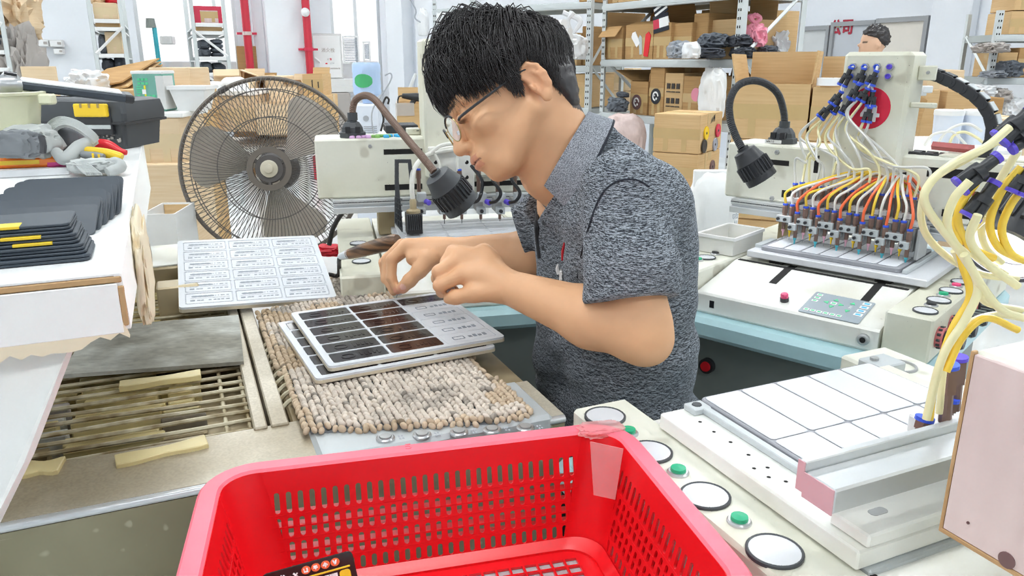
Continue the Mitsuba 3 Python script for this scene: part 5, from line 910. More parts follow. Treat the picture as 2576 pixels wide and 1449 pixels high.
# ---- the nozzle head of machine 4
XS = np.linspace(-.317, -.049, 18); tipc = ('nozzle_pink', 'nozzle_yellow', 'nozzle_teal'); hosec = ('tube_yellow', 'tube_white', 'tube_orange'); ends4 = []
part(K4, 'head_plate', M4F.m(box(-.325, -.035, .318, .326, 1.03, 1.12)), 'dull_steel'); part(K4, 'head_side', M4F.m(box(-.036, -.028, .268, .33, 1.005, 1.07, .002)), 'dull_steel'); part(K4, 'head_arm', M4F.m(box(-.22, -.15, .324, .35, 1.06, 1.12)), 'dull_steel')
rg = random.Random(5)
for i, x in enumerate(XS):
    low = i % 3 == 2; zc = (1.088 if not low else 1.074) - .006 * (i / 17); y = .272 - (.006 if low else 0); o = M4F(x, y, 0)
    nz = part(K4, 'nozzle', lathe([(0, zc - .045), (.0048, zc - .045), (.0048, zc - .022), (.0062, zc - .021), (.0062, zc - .006), (.005, zc - .003), (0, zc - .003)], o, n=6), 'brass_dark')
    part(nz, 'collar', lathe([(0, zc - .003), (.0058, zc - .003), (.0062, zc + .0005), (.004, zc + .0015), (0, zc + .0015)], o, n=14), 'cap_blue', 30)
    zb = zc - .032; part(nz, 'clamp_block', M4F.m(box(x - .0145, x + .0035, y - .011, y + .012, zb - .0085, zb + .0065, .0006)), 'grey_metal'); part(nz, 'clamp_screw', cyl(M4F(x - .009, y - .011, zb - .001), M4F(x - .009, y - .0155, zb - .001), .0035, n=10), 'black_plastic')
    part(nz, 'barrel', cyl(M4F(x, y, zc - .045), M4F(x, y, zc - .058), .0042, n=10), 'brass_dark'); part(nz, 'tip', lathe([(0, zc - .074), (.0012, zc - .074), (.0022, zc - .064), (.0036, zc - .062), (.0036, zc - .055), (0, zc - .055)], o, n=10), tipc[i % 3], 30)
    part(nz, 'needle', cyl(M4F(x, y, zc - .074), M4F(x, y, zc - .081), .0005, n=6), 'needle')
    part(nz, 'valve_block', M4F.m(box(x - .0068, x + .0068, .288, .318, zc + .002, zc + .012, .0005)), 'fitting_white'); part(nz, 'valve_body', M4F.m(box(x - .006, x + .006, .284, .318, zc - .05, zc + .001, .0005)), 'dull_steel')
    zr = 1.13 + (.004 if i % 2 else 0) - .004 * (i / 17); yr = .305; rf = part(K4, 'rear_fitting', cyl(M4F(x + .004, yr, zc + .01), M4F(x + .004, yr, zr - .014), .0042, n=10), 'brass_dark'); part(rf, 'hex', cyl(M4F(x + .004, yr, zr - .016), M4F(x + .004, yr, zr - .002), .006, .0055, 6), 'brass_dark'); part(rf, 'collar', cyl(M4F(x + .004, yr, zr - .002), M4F(x + .004, yr, zr + .002), .0058, n=14), 'cap_blue')
    # coloured hose up and over to the back
    r1, r2 = rg.uniform(-.01, .01), rg.uniform(0, .03); tx = -.12 + .25 * (x + .18) + r1
    part(K4, 'hose', tube([M4F(x, y, zc), M4F(x + .003, y - .004, zc + .03), M4F(x + (tx - x) * .35, .285, 1.135 + .01 * rg.random()), M4F(x + (tx - x) * .8, .33, 1.155 + r2 * .5), M4F(tx + .03, .362, 1.13), M4F(tx + .04, .366, 1.09)], .0030, 7, 7), hosec[i % 3], 40, label={'tube_yellow': 'yellow hose', 'tube_white': 'white hose', 'tube_orange': 'orange hose'}[hosec[i % 3]])
    ends4.append(M4F(x + .004, yr, zr))
# splitters and the clear hoses
sp_px = [((2140, 172), (2131, 192), (2120, 212)), ((2116, 232), (2106, 246), (2096, 260)), ((2094, 262), (2078, 278), (2066, 293)), ((2112, 252), (2102, 268), (2094, 280)), ((2173, 174), (2166, 192), (2160, 206)), ((2160, 214), (2150, 232), (2143, 246)), ((2140, 252), (2128, 272), (2122, 284)), ((2204, 180), (2196, 196), (2190, 210)), ((2182, 224), (2172, 238), (2166, 250)), ((2196, 230), (2192, 248), (2190, 264)), ((2188, 272), (2184, 288), (2180, 304))]
splitters = []
for i, (a, b, c) in enumerate(sp_px):
    y = .325 - .004 * (i % 3); A, B_, C_ = V(M4F, *a, y), V(M4F, *b, y), V(M4F, *c, y); ax = unit(C_ - A); s_ = unit(np.cross(ax, M4F.R[:, 1]))
    k = part(K4, 'hose_splitter', cat(tube([A, B_], .0052, 8), tube([B_ + s_ * .0048 - ax * .004, C_ + s_ * .0058], .005, 8), tube([B_ - s_ * .0048 - ax * .004, C_ - s_ * .0058], .005, 8), cyl(B_ - ax * .003, B_ + ax * .004, .0085, n=10)), 'black_plastic', 40)
    part(k, 'collar', cat(cyl(A - ax * .003, A + ax * .001, .006, n=12), cyl(C_ + s_ * .0058 - ax * .001, C_ + s_ * .0058 + ax * .004, .006, n=12), cyl(C_ - s_ * .0058 - ax * .001, C_ - s_ * .0058 + ax * .004, .006, n=12)), 'cap_blue', 40)
    splitters.append((A, C_, s_, ax))
for (i, j) in ((0, 1), (1, 2), (1, 3), (4, 5), (5, 6), (7, 8), (7, 9), (9, 10)): part(K4, 'hose', tube([splitters[i][1], splitters[j][0]], .0028, 7), 'hose_clear', 40)
for i, (px, py) in enumerate(((2146, 168), (2177, 168), (2207, 168))): part(K4, 'hose', tube([splitters[(0, 4, 7)[i]][0], V(M4F, px, py, cy - .01)], .0028, 7), 'hose_clear', 40)
src = [(s[1] + s[2] * sg * .0058, s[3]) for s in (splitters[2], splitters[3], splitters[2], splitters[6], splitters[6], splitters[8], splitters[8], splitters[10], splitters[10]) for sg in (1, -1)]
order = [2, 0, 4, 1, 3, 6, 5, 8, 7, 10, 9, 12, 11, 14, 13, 16, 15, 17]
for n_, i in enumerate(order):
    s_, ax = src[n_]; e = ends4[i]; sag = rg.uniform(-.012, .02); m1 = s_ + ax * (.04 + .03 * rg.random()); mid = (m1 + e) / 2
    part(K4, 'hose', tube([s_, m1, mid + np.array([rg.uniform(-.02, .02), -.02, .01 + sag]), e + np.array([rg.uniform(-.006, .006), -.002, .045 + .015 * rg.random()]), e], .0028, 7, 8), 'hose_clear' if n_ % 3 else 'tube_pale', 40, label='milky clear hose')
# lamp of machine 4
bs = M4F(*(M4F.inv(V(M4F, 1968, 363, .44))[:2]), 1.2055)
gp = [(1973, 322, .44), (1972, 285, .43), (1958, 238, .4), (1928, 211, .36), (1890, 203, .31), (1855, 217, .27), (1836, 255, .24), (1837, 300, .22), (1850, 340, .21), (1867, 374, .2)]
L4 = goose_lamp('gooseneck_lamp', 'lit black gooseneck lamp curling over the right machine', bs, [V(M4F, a, b, c) for a, b, c in gp], (h4 := V(M4F, 1867, 372, .2)), PY(1918, 452, h4[1] - .013), True, yaw=-42, rad=22.0, tag=True)
# ---- machine 2 behind the worker
pA = PY(790, 352, 1.88); M2F = Fr((0, 0, 0), 13.0); o = pA - M2F.R @ np.array([-.515, .37, 0]); M2F = Fr((o[0], o[1], 0), 13.0); zt2 = pA[2]; dz2 = zt2 - 1.205
K2 = machine_base(M2F, 'cream dispensing machine in the back behind the worker, with dark hoses on its head', (-.426, .055), (.12, .21, .3), [(-.425, .165, 'button_green'), (-.428, .255, 'black_plastic')], (-.34, .03, .16, .42), keypad=False, knobs=False, slots=False)
zb2 = M2F.inv(V(M2F, 800, 502, .37))[2]
beam(M2F, K2, -.515, .16, zb2, zt2, rail=(-.48, .14), slots=[(M2F.inv(V(M2F, a, b, .37))[0], M2F.inv(V(M2F, c, b, .37))[0], M2F.inv(V(M2F, a, d, .37))[2], M2F.inv(V(M2F, a, b, .37))[2]) for a, c, b, d in ((965, 1062, 376, 389), (968, 1062, 465, 479), (1170, 1420, 458, 470), (1088, 1100, 356, 370))])
p = M2F.inv(V(M2F, 931, 368, .37)); screw(M2F, K2, p[0], .37, p[2], .004)
def v2(px, py, y=.3): return V(M2F, px, py, y)
a, b = M2F.inv(v2(1062, 100, .34)), M2F.inv(v2(1196, 300, .34)); part(K2, 'column', M2F.m(box(a[0] - .0, b[0] + .13, .345, .46, zt2 - .1, 1.45, .006)), 'cream_paint')
a, b = M2F.inv(v2(1078, 370, .33)), M2F.inv(v2(1194, 482, .33)); hp = part(K2, 'head_plate', M2F.m(box(a[0], b[0], .33, .345, b[2], a[2], .002)), 'white_paint')
for (px, py) in ((1096, 408), (1174, 408), (1174, 446)): part(hp, 'bolt_hole', cyl(v2(px, py, .3295), v2(px, py, .332), .005, n=14), 'dark_hole')
# bent bracket and the finned block
for pts, y0_ in (([(994, 400), (1002, 402), (1016, 560), (1018, 590), (994, 560)], .24),): part(K2, 'bracket_cheek', cat([hexa([v2(*q, .24) + M2F.R[:, 1] * .0 for q in ((994, 402), (1000, 402), (1012, 585), (994, 562))][::-1], [v2(*q, .24) + M2F.R[:, 1] * .003 for q in ((994, 402), (1000, 402), (1012, 585), (994, 562))][::-1])]), 'charcoal')
part(K2, 'bracket', M2F.m(upright(unary_union([Polygon([tuple(M2F.inv(v2(*q, .26))[[0, 2]]) for q in ((993, 401), (1034, 401), (1047, 512), (1036, 512), (1026, 410), (1003, 410), (1003, 470), (993, 470))]).buffer(0)]), .258, .262)), 'charcoal')
gl = [M2F.inv(v2(*q, .235)) for q in ((994, 495), (1010, 500), (1012, 585), (994, 562))]
part(K2, 'bracket_grille', cat([tube([v2(994 + 4 * j, 495 + 2 * j, .235), v2(994 + 6 * j, 562 + 7 * j, .235)], .0016, 4) for j in range(4)] + [tube([v2(994, 495 + 13 * j, .235), v2(1012, 502 + 15 * j, .235)], .0016, 4) for j in range(6)]), 'charcoal')
h0, h1 = M2F.inv(v2(1022, 540, .22)), M2F.inv(v2(1064, 588, .22)); fb = part(K2, 'heater_block', M2F.m(box(h0[0], h1[0], .22, .26, h1[2], h0[2], .001)), 'chain_black')
for j in range(8): x = h0[0] + (h1[0] - h0[0]) * (j + .5) / 8; part(fb, 'fin', M2F.m(box(x - .0012, x + .0012, .21, .22, h1[2] + .012, h0[2] - .002)), 'charcoal')
part(fb, 'valve_stem', lathe([(0, 0), (.017, 0), (.017, .006), (.012, .009), (.008, .01), (.008, .03), (.006, .034), (0, .034)], M2F((h0[0] + h1[0]) / 2, .24, h0[2]), n=20), 'stained_metal', 30)
part(K2, 'hose', tube([M2F((h0[0] + h1[0]) / 2, .24, h0[2] + .03), v2(1036, 470, .24), v2(1040, 430, .26), v2(1060, 400, .3), v2(1090, 385, .325), v2(1150, 372, .32)], .006, 8, 8), 'tube_white', 40)
for (pts, r) in (([(1085, 384), (1110, 366), (1160, 358)], .005), ([(1093, 384), (1120, 378), (1160, 374)], .005), ([(1093, 385), (1104, 410), (1108, 440)], .0035), ([(1160, 375), (1150, 400), (1152, 430)], .0035), ([(1200, 420), (1206, 440), (1206, 460)], .0035)): part(K2, 'hose', tube([v2(a, b, .3) for a, b in pts], r, 8, 6), 'tube_white', 40)
for i, (px, zt_, zl) in enumerate(((1057, 431, 560), (1116, 440, 562), (1160, 432, 560), (1208, 430, 553), (1256, 440, 555), (1300, 440, 548), (1345, 440, 545))):
    o = M2F.inv(v2(px, 500, .28)); z = lambda py: M2F.inv(v2(px, py, .28))[2]; X, Y_ = o[0], o[1]
    st = part(K2, 'nozzle', M2F.m(box(X - .011, X + .008, .285, .32, z(zl - 22), z(500), .001)), 'dull_steel')
    part(st, 'stem', cyl(M2F(X, .3, z(490)), M2F(X, .3, z(450)), .005, n=10), 'brass_dark'); part(st, 'hex', cyl(M2F(X, .3, z(452)), M2F(X, .3, z(zt_)), .0066, .006, 6), 'brass_dark'); part(st, 'collar', cyl(M2F(X, .3, z(zt_)), M2F(X, .3, z(zt_ - 4)), .0058, n=12), 'cap_blue')
    part(st, 'block', M2F.m(box(X - .007, X + .014, .265, .29, z(506), z(484), .001)), 'grey_metal'); part(st, 'lower_block', M2F.m(box(X - .009, X + .011, .262, .288, z(536), z(520), .001)), 'grey_metal'); part(st, 'socket_screw', cyl(M2F(X, .262, z(528)), M2F(X, .258, z(528)), .0045, n=10), 'black_plastic')
    part(st, 'elbow', cyl(M2F(X + .012, .262, z(504)), M2F(X + .018, .25, z(506)), .0065, n=12), 'cap_violet'); part(st, 'barrel', cyl(M2F(X, .275, z(538)), M2F(X, .275, z(550)), .0035, n=10), 'brass_dark'); part(st, 'needle', cyl(M2F(X, .275, z(550)), M2F(X, .275, z(zl)), .001, n=6), 'needle')
    if i in (2, 3, 4, 5): part(st, 'hose', tube([M2F(X + .018, .25, z(506)), M2F(X + .035, .245, z(500)), M2F(X + .045, .25, z(480)), M2F(X + .03 + .02 * (i == 2), .27, z(452)), M2F(X + .03, .3, z(420))], .0042, 8, 7), 'black_gloss', 40)
molds(K2, M2F, -.33, .19, .0, .4, .99, 3, 6, mat='plate_grey', gap=.003)
# lamp of machine 2, unlit, brown neck
b2 = M2F(*(M2F.inv(V(M2F, 888, 350, .42))[:2]), zt2 + .0005)
L2_ = goose_lamp('gooseneck_lamp', 'unlit lamp with a rusty brown gooseneck between the fan and the worker', b2, [V(M2F, a, b, c) for a, b, c in ((887, 300, .42), (888, 270, .42), (897, 249, .41), (920, 240, .38), (944, 252, .34), (975, 290, .28), (1020, 345, .2), (1060, 392, .13), (1094, 434, .08))], V(M2F, 1092, 432, .08), V(M2F, 1162, 516, .08) + FWD * .012, False, brown=True, yaw=13)
# small things on machine 2
for (px, py, c, lb) in ((905, 350, 'putty_violet', 'violet putty crumbs on the beige beam'), (965, 347, 'putty_green', 'green putty crumbs on the beige beam'), (992, 345, 'putty_blue', 'blue putty crumbs on the beige beam')):
    p = V(M2F, px, py, .385); rg2 = random.Random(px); single('putty_crumbs', lb, 'putty', cat([blob(M2F(*(M2F.inv(p)[:2] + [rg2.uniform(-.025, .025), rg2.uniform(0, .03)]), zt2 + .003), (.014, .012, .008), j, sub=1) for j in range(9)]), c, 40)
a = V(M2F, 970, 316, .5); f = Fr((a[0], a[1], 0), 13); ebx = thing('control_box', 'black flat box with a small pale switch unit standing behind the brown gooseneck', 'box'); part(ebx, 'body', f.m(box(0, .085, 0, .1, zt2 + .0005, a[2], .002)), 'black_plastic')
a = V(M2F, 1024, 324, .44); f = Fr((a[0], a[1], 0), 13); swu = thing('switch_unit', 'small cream switch unit with a black rocker under the open carton', 'switch'); part(swu, 'body', f.m(box(0, .034, 0, .04, zt2 + .0005, a[2], .002)), 'cream_paint'); part(swu, 'rocker', f.m(box(.024, .03, -.001, .003, zt2 + .012, a[2] - .006)), 'black_plastic')
f_, w, z0, z1, k = pcarton(1000, 1062, 262, 330, 2.6, .2, 'card_mid', 'open carton lined with clear film left of the hair', None, 8, open_=True, zb=None, flaps=(('b', 20, .05),), tape=False); part(k, 'film_lining', f_.m(box(-.004, w * .7, -.004, -.001, z0 + .05, z1 + .004)), 'film')
cart = thing('side_shelf', 'white shelf board carrying the film lined carton', 'shelf'); part(cart, 'board', f_.m(box(-.06, w + .25, -.05, .3, z0 - .03, z0 - .001, .003)), 'white_plastic')
for x in (-.05, w + .2):
    for y in (0, .25): part(cart, 'leg', f_.m(box(x, x + .02, y, y + .02, 0, z0 - .03)), 'white_plastic')
p = PY(1012, 241, 2.62); gg = thing('glue_gun', 'black hot glue gun lying across the film lined carton', 'glue gun'); part(gg, 'barrel', tube([p, p + [.045, 0, -.004], p + [.09, .0, -.01]], [.008, .014, .013], 10), 'black_plastic', 40); part(gg, 'grip', tube([p + [.045, 0, -.005], p + [.03, 0, -.026]], .008, 8), 'black_plastic', 40); part(gg, 'cable', tube([p, PY(1004, 243, 2.62), PY(1001, 252, 2.62), PY(1000, 262, 2.6)], .0025, 6, 6), 'cable_black')
for (pts, Y, r, c, lb) in (([(958, 330), (965, 300), (960, 275), (970, 246), (978, 250), (976, 262)], 2.4, .003, 'cable_black', 'black cable with a plug hanging by the water cooler'), ([(938, 352), (1000, 290), (1046, 185)], 2.9, .006, 'trunking', 'white hose slanting up behind the brown gooseneck'), ([(942, 345), (935, 300), (940, 270), (960, 240), (984, 200), (982, 184), (968, 190)], 4.5, .004, 'print_grey', 'thin grey cable hanging at the white pillar'), ([(1030, -5), (1046, 25), (1044, 45), (1058, 56)], 6.5, .006, 'print_grey', 'grey cable hanging on the wall left of the rack post'), ([(828, 616), (838, 575), (862, 535), (890, 518), (925, 512)], 1.95, .006, 'cable_black', 'brown cable running from the machine rail down beside the fan'), ([(880, 530), (930, 526), (990, 526)], 1.95, .005, 'cable_black', 'dark cable running level behind the machine rail')):
    single('cable', lb, 'cable', tube([PY(a, b, Y) for a, b in pts], r, 8, 8), c, 40)
# ---- foreground machine on the right (seen from behind)
YAW5 = -156.07; p0 = PZ(1522, 1050, .97); o = p0 - Fr((0, 0, 0), YAW5).R @ np.array([.055, .04, 0]); M5F = Fr((o[0], o[1], 0), YAW5)
K5 = machine_base(M5F, 'white topped dispensing machine in the right foreground, seen from its gauge side', (.055,), (.04, .14, .241, .342), [(.052, .09, 'button_green'), (.052, .19, 'button_green'), (.053, .291, 'button_green')], None, keypad=False, knobs=False, slots=False, gr=.026)
part(K5, 'gauge', lathe([(.022, .97), (.026, .97), (.025, .973), (.022, .973)], M5F(-.423, .07, 0), n=32), 'dull_steel', 30)
part(K5, 'bed', M5F.m(box(-.37, .012, .095, .395, .972, .992, .002)), 'white_paint')
hl = [(1761, 1061), (1796, 1086), (1838, 1112), (1883, 1144), (1931, 1176), (1977, 1211), (1897, 1178), (1934, 1200)]
for (x, y) in hl:
    q = M5F.inv(PZ(x, y, .9922)); part(K5, 'bed_hole', lathe([(0, .9921), (.0022, .9921), (0, .9924)], M5F(q[0], q[1], 0), n=12), 'dark_hole')
molds(K5, M5F, -.33, .095, -.045, .345, .9925, 5, 2, gap=.0022, edge=.003)
part(K5, 'plate_stop', M5F.m(cat(box(-.043, -.033, .1, .36, .9921, 1.0, .001))), 'grey_metal')
sb = part(K5, 'corner_stop', M5F.m(box(-.058, -.03, .3, .352, .9921, 1.004, .001)), 'grey_metal'); part(sb, 'bolt', lathe([(.004, 1.004), (.0075, 1.004), (.007, 1.0055), (.0045, 1.0052)], M5F(-.04, .335, 0), n=16), 'charcoal')
sb = part(K5, 'corner_stop', M5F.m(box(-.045, -.02, .098, .12, .9921, 1.0, .001)), 'grey_metal'); part(sb, 'bolt', lathe([(0, 1.0), (.006, 1.0), (.0055, 1.0012), (0, 1.0012)], M5F(-.032, .108, 0), n=16), 'charcoal')
cb = part(K5, 'clamp_bar', M5F.m(box(-.17, .003, .352, .396, .9925, 1.006, .002)), 'white_paint'); part(cb, 'slot', M5F.m(prism(rrect(-.045, .366, -.025, .376, .0045), 1.0055, 1.0064)), 'dull_steel')
part(K5, 'under_bar', M5F.m(box(-.18, -.0, .354, .4, .957, .972, .002)), 'grey_metal')
sl = part(K5, 'slide_block', M5F.m(box(-.4, -.35, .06, .1, .9755, .992, .002)), 'grey_metal'); part(sl, 'bolt', lathe([(0, .992), (.006, .992), (.006, .996), (0, .996)], M5F(-.365, .075, 0), n=12), 'dull_steel')
part(K5, 'bed_slot', M5F.m(box(-.006, -.001, .09, .5, .9669, .968)), 'dark_hole')
zr = 1.06
part(K5, 'cross_rail', M5F.m(cat(box(-.5, .04, .351, .386, zr - .03, zr - .006, .002), box(-.5, .04, .344, .352, zr - .026, zr + .003, .001))), 'aluminium'); part(K5, 'rail_end', M5F.m(cat(box(.04, .0412, .352, .386, zr - .03, zr - .006), box(.04, .0412, .344, .352, zr - .026, zr + .003))), 'rail_pink')
xe = -.024
bm = part(K5, 'beam', M5F.m(box(-.6, xe - .004, .436, .62, 1.03, 1.188, .004)), 'cream_paint'); ep = part(K5, 'end_plate', M5F.m(box(xe - .004, xe, .44, .618, 1.034, 1.186, .001)), 'pink_board'); part(K5, 'end_plate_edge', M5F.m(cat(box(xe - .005, xe + .0006, .4372, .44, 1.03, 1.188, .0008), box(xe - .005, xe + .0006, .438, .62, 1.03, 1.034, .0008))), 'rusty_edge')
p = PY(2533, 1409, .5); n_ = M5F.R[:, 0]; d = ray(2533, 1409); p = CAM + d * (np.dot(M5F(xe, 0, 0) - CAM, n_) / np.dot(d, n_)); part(K5, 'plate_hole', cyl(p - n_ * .001, p + n_ * .0008, .0065, n=20), 'lid_brown')
p2 = CAM + ray(2436, 1315) * (np.dot(M5F(xe, 0, 0) - CAM, n_) / np.dot(ray(2436, 1315), n_)); part(K5, 'plate_hole', cyl(p2 - n_ * .001, p2 + n_ * .0008, .0012, n=12), 'lid_brown')
part(K5, 'beam_post', M5F.m(box(-.25, -.12, .45, .6, .97, 1.03, .003)), 'stained_metal')
for (px, pt, pb, y, cc) in ((2325, 1058, 1100, .33, 'cap_blue'), (2388, 925, 1060, .34, 'cap_blue'), (2412, 905, 1030, .30, 'cap_violet'), (2390, 1010, 1060, .3, 'cap_blue')):
    A, B_ = V(M5F, px, pt, y), V(M5F, px - 12, pb, y); nz = part(K5, 'nozzle', cat(cyl(A, A + (B_ - A) * .45, .0085, n=6), cyl(A + (B_ - A) * .4, B_, .006, n=10)), 'brass_dark'); part(nz, 'collar', cyl(A, A - unit(B_ - A) * .004, .009, n=14), cc)
A = V(M5F, 2300, 1188, .3); part(K5, 'tip', lathe([(0, 0), (.001, 0), (.003, .012), (.005, .014), (.005, .03), (0, .03)], A - [0, 0, .012], n=12), 'nozzle_yellow', 30)
part(K5, 'clamp_block', M5F.m(box(-.19, -.15, .3, .34, 1.03, 1.05, .002)), 'fitting_white')
hz = [((2338, 1056), (2352, 960), (2395, 830), (2440, 745), (2420, 660), (2405, 560), (2440, 470)), ((2362, 1040), (2380, 900), (2430, 820), (2500, 792), (2576, 800)), ((2330, 1055), (2370, 900), (2430, 800), (2460, 720), (2420, 640), (2330, 520), (2340, 460), (2400, 410), (2480, 370), (2540, 320)),
      ((2380, 935), (2420, 850), (2480, 800), (2560, 830)), ((2545, 335), (2440, 395), (2350, 450), (2318, 520), (2330, 590), (2390, 650), (2470, 690), (2560, 700)), ((2440, 455), (2400, 500), (2382, 560), (2400, 610), (2430, 640)), ((2455, 460), (2420, 510), (2410, 560), (2440, 620), (2500, 650)), ((2480, 545), (2440, 590), (2450, 640), (2530, 690)),
      ((2460, 540), (2440, 600), (2480, 660), (2560, 720)), ((2570, 420), (2520, 480), (2490, 560), (2510, 620), (2560, 650)), ((2560, 380), (2500, 480), (2470, 560), (2480, 620), (2520, 660)), ((2425, 640), (2470, 720), (2520, 780), (2576, 800)), ((2576, 470), (2540, 520), (2520, 580), (2545, 640), (2590, 660)), ((2400, 630), (2440, 700), (2480, 760), (2570, 780))]
for i, pts in enumerate(hz): part(K5, 'hose', tube([PY(a, b, .62 + .05 * math.sin(i * 2.1) + .02 * j / len(pts)) for j, (a, b) in enumerate(pts)], .0033, 10, 8), ('tube_yellow', 'tube_pale', 'tube_pale')[i % 3], 40, label=('yellow hose', 'pale yellow hose', 'pale yellow hose')[i % 3])
for i, (a, b) in enumerate((((2505, 398), (2420, 465)), ((2500, 462), (2445, 540)), ((2590, 280), (2520, 345)), ((2600, 330), (2545, 360)), ((2590, 430), (2560, 480)))):
    A, B_ = PY(*a, .62), PY(*b, .62); ax = unit(B_ - A); s_ = unit(np.cross(ax, FWD)); k = part(K5, 'hose_splitter', cat(tube([A, (A + B_) / 2], .0048, 10), tube([(A + B_) / 2 + s_ * .0036, B_ + s_ * .0042], .0045, 10), tube([(A + B_) / 2 - s_ * .0036, B_ - s_ * .0042], .0045, 10), cyl((A + B_) / 2 - ax * .003, (A + B_) / 2 + ax * .003, .0078, n=10)), 'black_plastic', 40)
    part(k, 'collar', cyl(A - ax * .003, A + ax * .001, .0054, n=14), 'cap_violet', 40)
    for sg in (1, -1): part(k, 'collar', cyl(B_ + s_ * sg * .0042, B_ + s_ * sg * .0042 + ax * .003, .0052, n=14), 'cap_violet', 40)
h0, h1 = PY(2640, 470, .74), PY(2520, 640, .70)
L5 = goose_lamp('gooseneck_lamp', 'lit black lamp at the right picture edge shining on the white plates', M5F(-.45, .5, 1.1885), [M5F(-.45, .5, 1.22), M5F(-.45, .5, 1.32), M5F(-.43, .45, 1.42), (h0 + M5F(-.43, .4, 1.42)) / 2 + [0, 0, .03], h0], h0, h1, True, yaw=20, rad=32.0)
# glimpses of blue cloth and a rod behind the head of machine 4
for (px, py, w_) in ((2298, 610, .05), (2370, 612, .09)): p = PZ(px, py, .992); single('cyan_cloth', 'bright cyan cloth behind the nozzle head of the right machine, ' + ('left piece' if px < 2350 else 'right piece'), 'cloth', blob(p + [0, .05, .012], (w_, .06, .024), px, amp=.2), 'cyan_cloth', 40)
a, b = PZ(2372, 596, 1.0), PZ(2410, 572, 1.02); single('red_rod', 'thin red rod lying by the cyan cloth', 'rod', tube([a, b], .004, 8), 'lid_red')

q = M4F.inv(PZ(1745, 640, .9715)); cr = thing('clear_crate', 'small clear white plastic crate on the left gauge block of the right machine', 'crate')
ca, cb, cc_, cd_ = [M4F.inv(PZ(*p, .972)) for p in ((1800, 640), (1868, 622), (1790, 598), (1718, 612))]
CF = Fr(M4F(-.475, .17, .9715), yaw=-42.5); CW_, CD_, CH_ = .09, .15, .042
for (x0, x1, y0, y1) in ((0, CW_, 0, .003), (0, CW_, CD_ - .003, CD_), (0, .003, .003, CD_ - .003), (CW_ - .003, CW_, .003, CD_ - .003)): part(cr, 'wall', CF.m(box(x0, x1, y0, y1, 0, CH_, .0008)), 'crate_clear')
part(cr, 'floor', CF.m(box(.003, CW_ - .003, .003, CD_ - .003, 0, .003)), 'crate_clear'); part(cr, 'rim', CF.m(prism(rrect(-.004, -.004, CW_ + .004, CD_ + .004, .006, 3).difference(rrect(.001, .001, CW_ - .001, CD_ - .001, .004, 3)), CH_ - .006, CH_ + .001)), 'white_plastic')
# ------------------------------------------------------------------ the bench with the grill, mat, plates, tool
ZB = .915; BF = Fr((0, 0, 0), 23.0)
def bl_(px, py, z=ZB): return BF.inv(PZ(px, py, z))
BK = thing('heating_bench', 'stained steel bench with an open grill under the white plate', 'bench')
gx0, gx1, gy0, gy1 = -.46, .022, bl_(610, 1080)[1], bl_(600, 790)[1] + .02
yfr = bl_(490, 1215)[1] + .005; r0, r1 = bl_(612, 930)[0] - .004, bl_(735, 1090)[0]
part(BK, 'apron', BF.m(hexa([(-.8, yfr - .015, ZB - .02), (.46, yfr - .012, ZB - .02), (.46, gy0, ZB - .02), (-.8, gy0 - .01, ZB - .02)], [(-.8, yfr - .01, ZB), (.46, yfr - .01, ZB), (.46, gy0, ZB), (-.8, gy0 - .01, ZB)])), 'bench_steel')
part(BK, 'edge_fold', BF.m(tube([(-.8, yfr - .012, ZB - .006), (.46, yfr - .012, ZB - .006)], .0058, 10)), 'aluminium', 40)  # lighter strip: highlight of the rounded edge put into its material
part(BK, 'front', BF.m(hexa([(-.8, yfr + .03, 0), (.46, yfr + .03, 0), (.46, yfr + .06, 0), (-.8, yfr + .06, 0)], [(-.8, yfr - .014, ZB - .012), (.46, yfr - .014, ZB - .012), (.46, yfr + .02, ZB - .012), (-.8, yfr + .02, ZB - .012)])), 'bench_front')
part(BK, 'body', BF.m(box(-.8, r1 + .01, gy0 - .02, 1.98, 0, ZB - .056)), 'stained_metal'); part(BK, 'mat_tray', BF.m(box(r1 + .004, .46, gy0 - .01, 1.5, ZB - .05, ZB - .004, .003)), 'stained_metal'); part(BK, 'end_wall', BF.m(box(-.8, -.78, gy0, 1.98, ZB - .056, ZB)), 'stained_metal')
for a, b in ((r0, r0 + .018), (r0 + .0225, r1)): part(BK, 'rail', BF.m(box(a, b, gy0 - .012, 1.74, ZB - .05, ZB + .004, .002)), 'stained_metal' if a < 0 else 'bench_steel')
zl_ = BF.inv(CAM + ray(400, 674) * (np.dot(BF(0, 1.76, 0) - CAM, BF.R[:, 1]) / np.dot(ray(400, 674), BF.R[:, 1])))[2]
part(BK, 'back_ledge', BF.m(box(-.8, .06, 1.76, 1.97, ZB - .056, zl_, .004)), 'stained_metal'); part(BK, 'ledge_cover', BF.m(box(-.8, .06, 1.765, 1.97, zl_, zl_ + .004, .002)), 'white_paint'); part(BK, 'prop_block', BF.m(box(-.08, .0, 1.62, 1.68, ZB - .05, .966, .003)), 'stained_metal')
rg = random.Random(11); n = 24
for i in range(n):
    y = gy0 + .012 + (1.74 - gy0 - .02) * i / (n - 1); part(BK, 'grill_bar', BF.m(tube([(gx0 + (r0 - gx0) * t, y + .001 * math.sin(7 * t + i), ZB - .008 + .0008 * math.sin(11 * t + 2 * i)) for t in np.linspace(0, 1, 13)], .0032, 6)), 'grill_metal', 40)
for x in (r0 - .034, r0 - .003, -.23, -.4): part(BK, 'cross_bar', BF.m(tube([(x, gy0, ZB - .012), (x, 1.74, ZB - .012)], .0032, 6)), 'grill_metal', 40)
part(BK, 'pan', BF.m(box(gx0, r0, gy0, 1.74, ZB - .055, ZB - .05)), 'stained_metal')
pc = ['cream_pad', 'cream_pad', 'stone_grey', 'stained_metal', 'cream_pad', 'insulating_sheet']
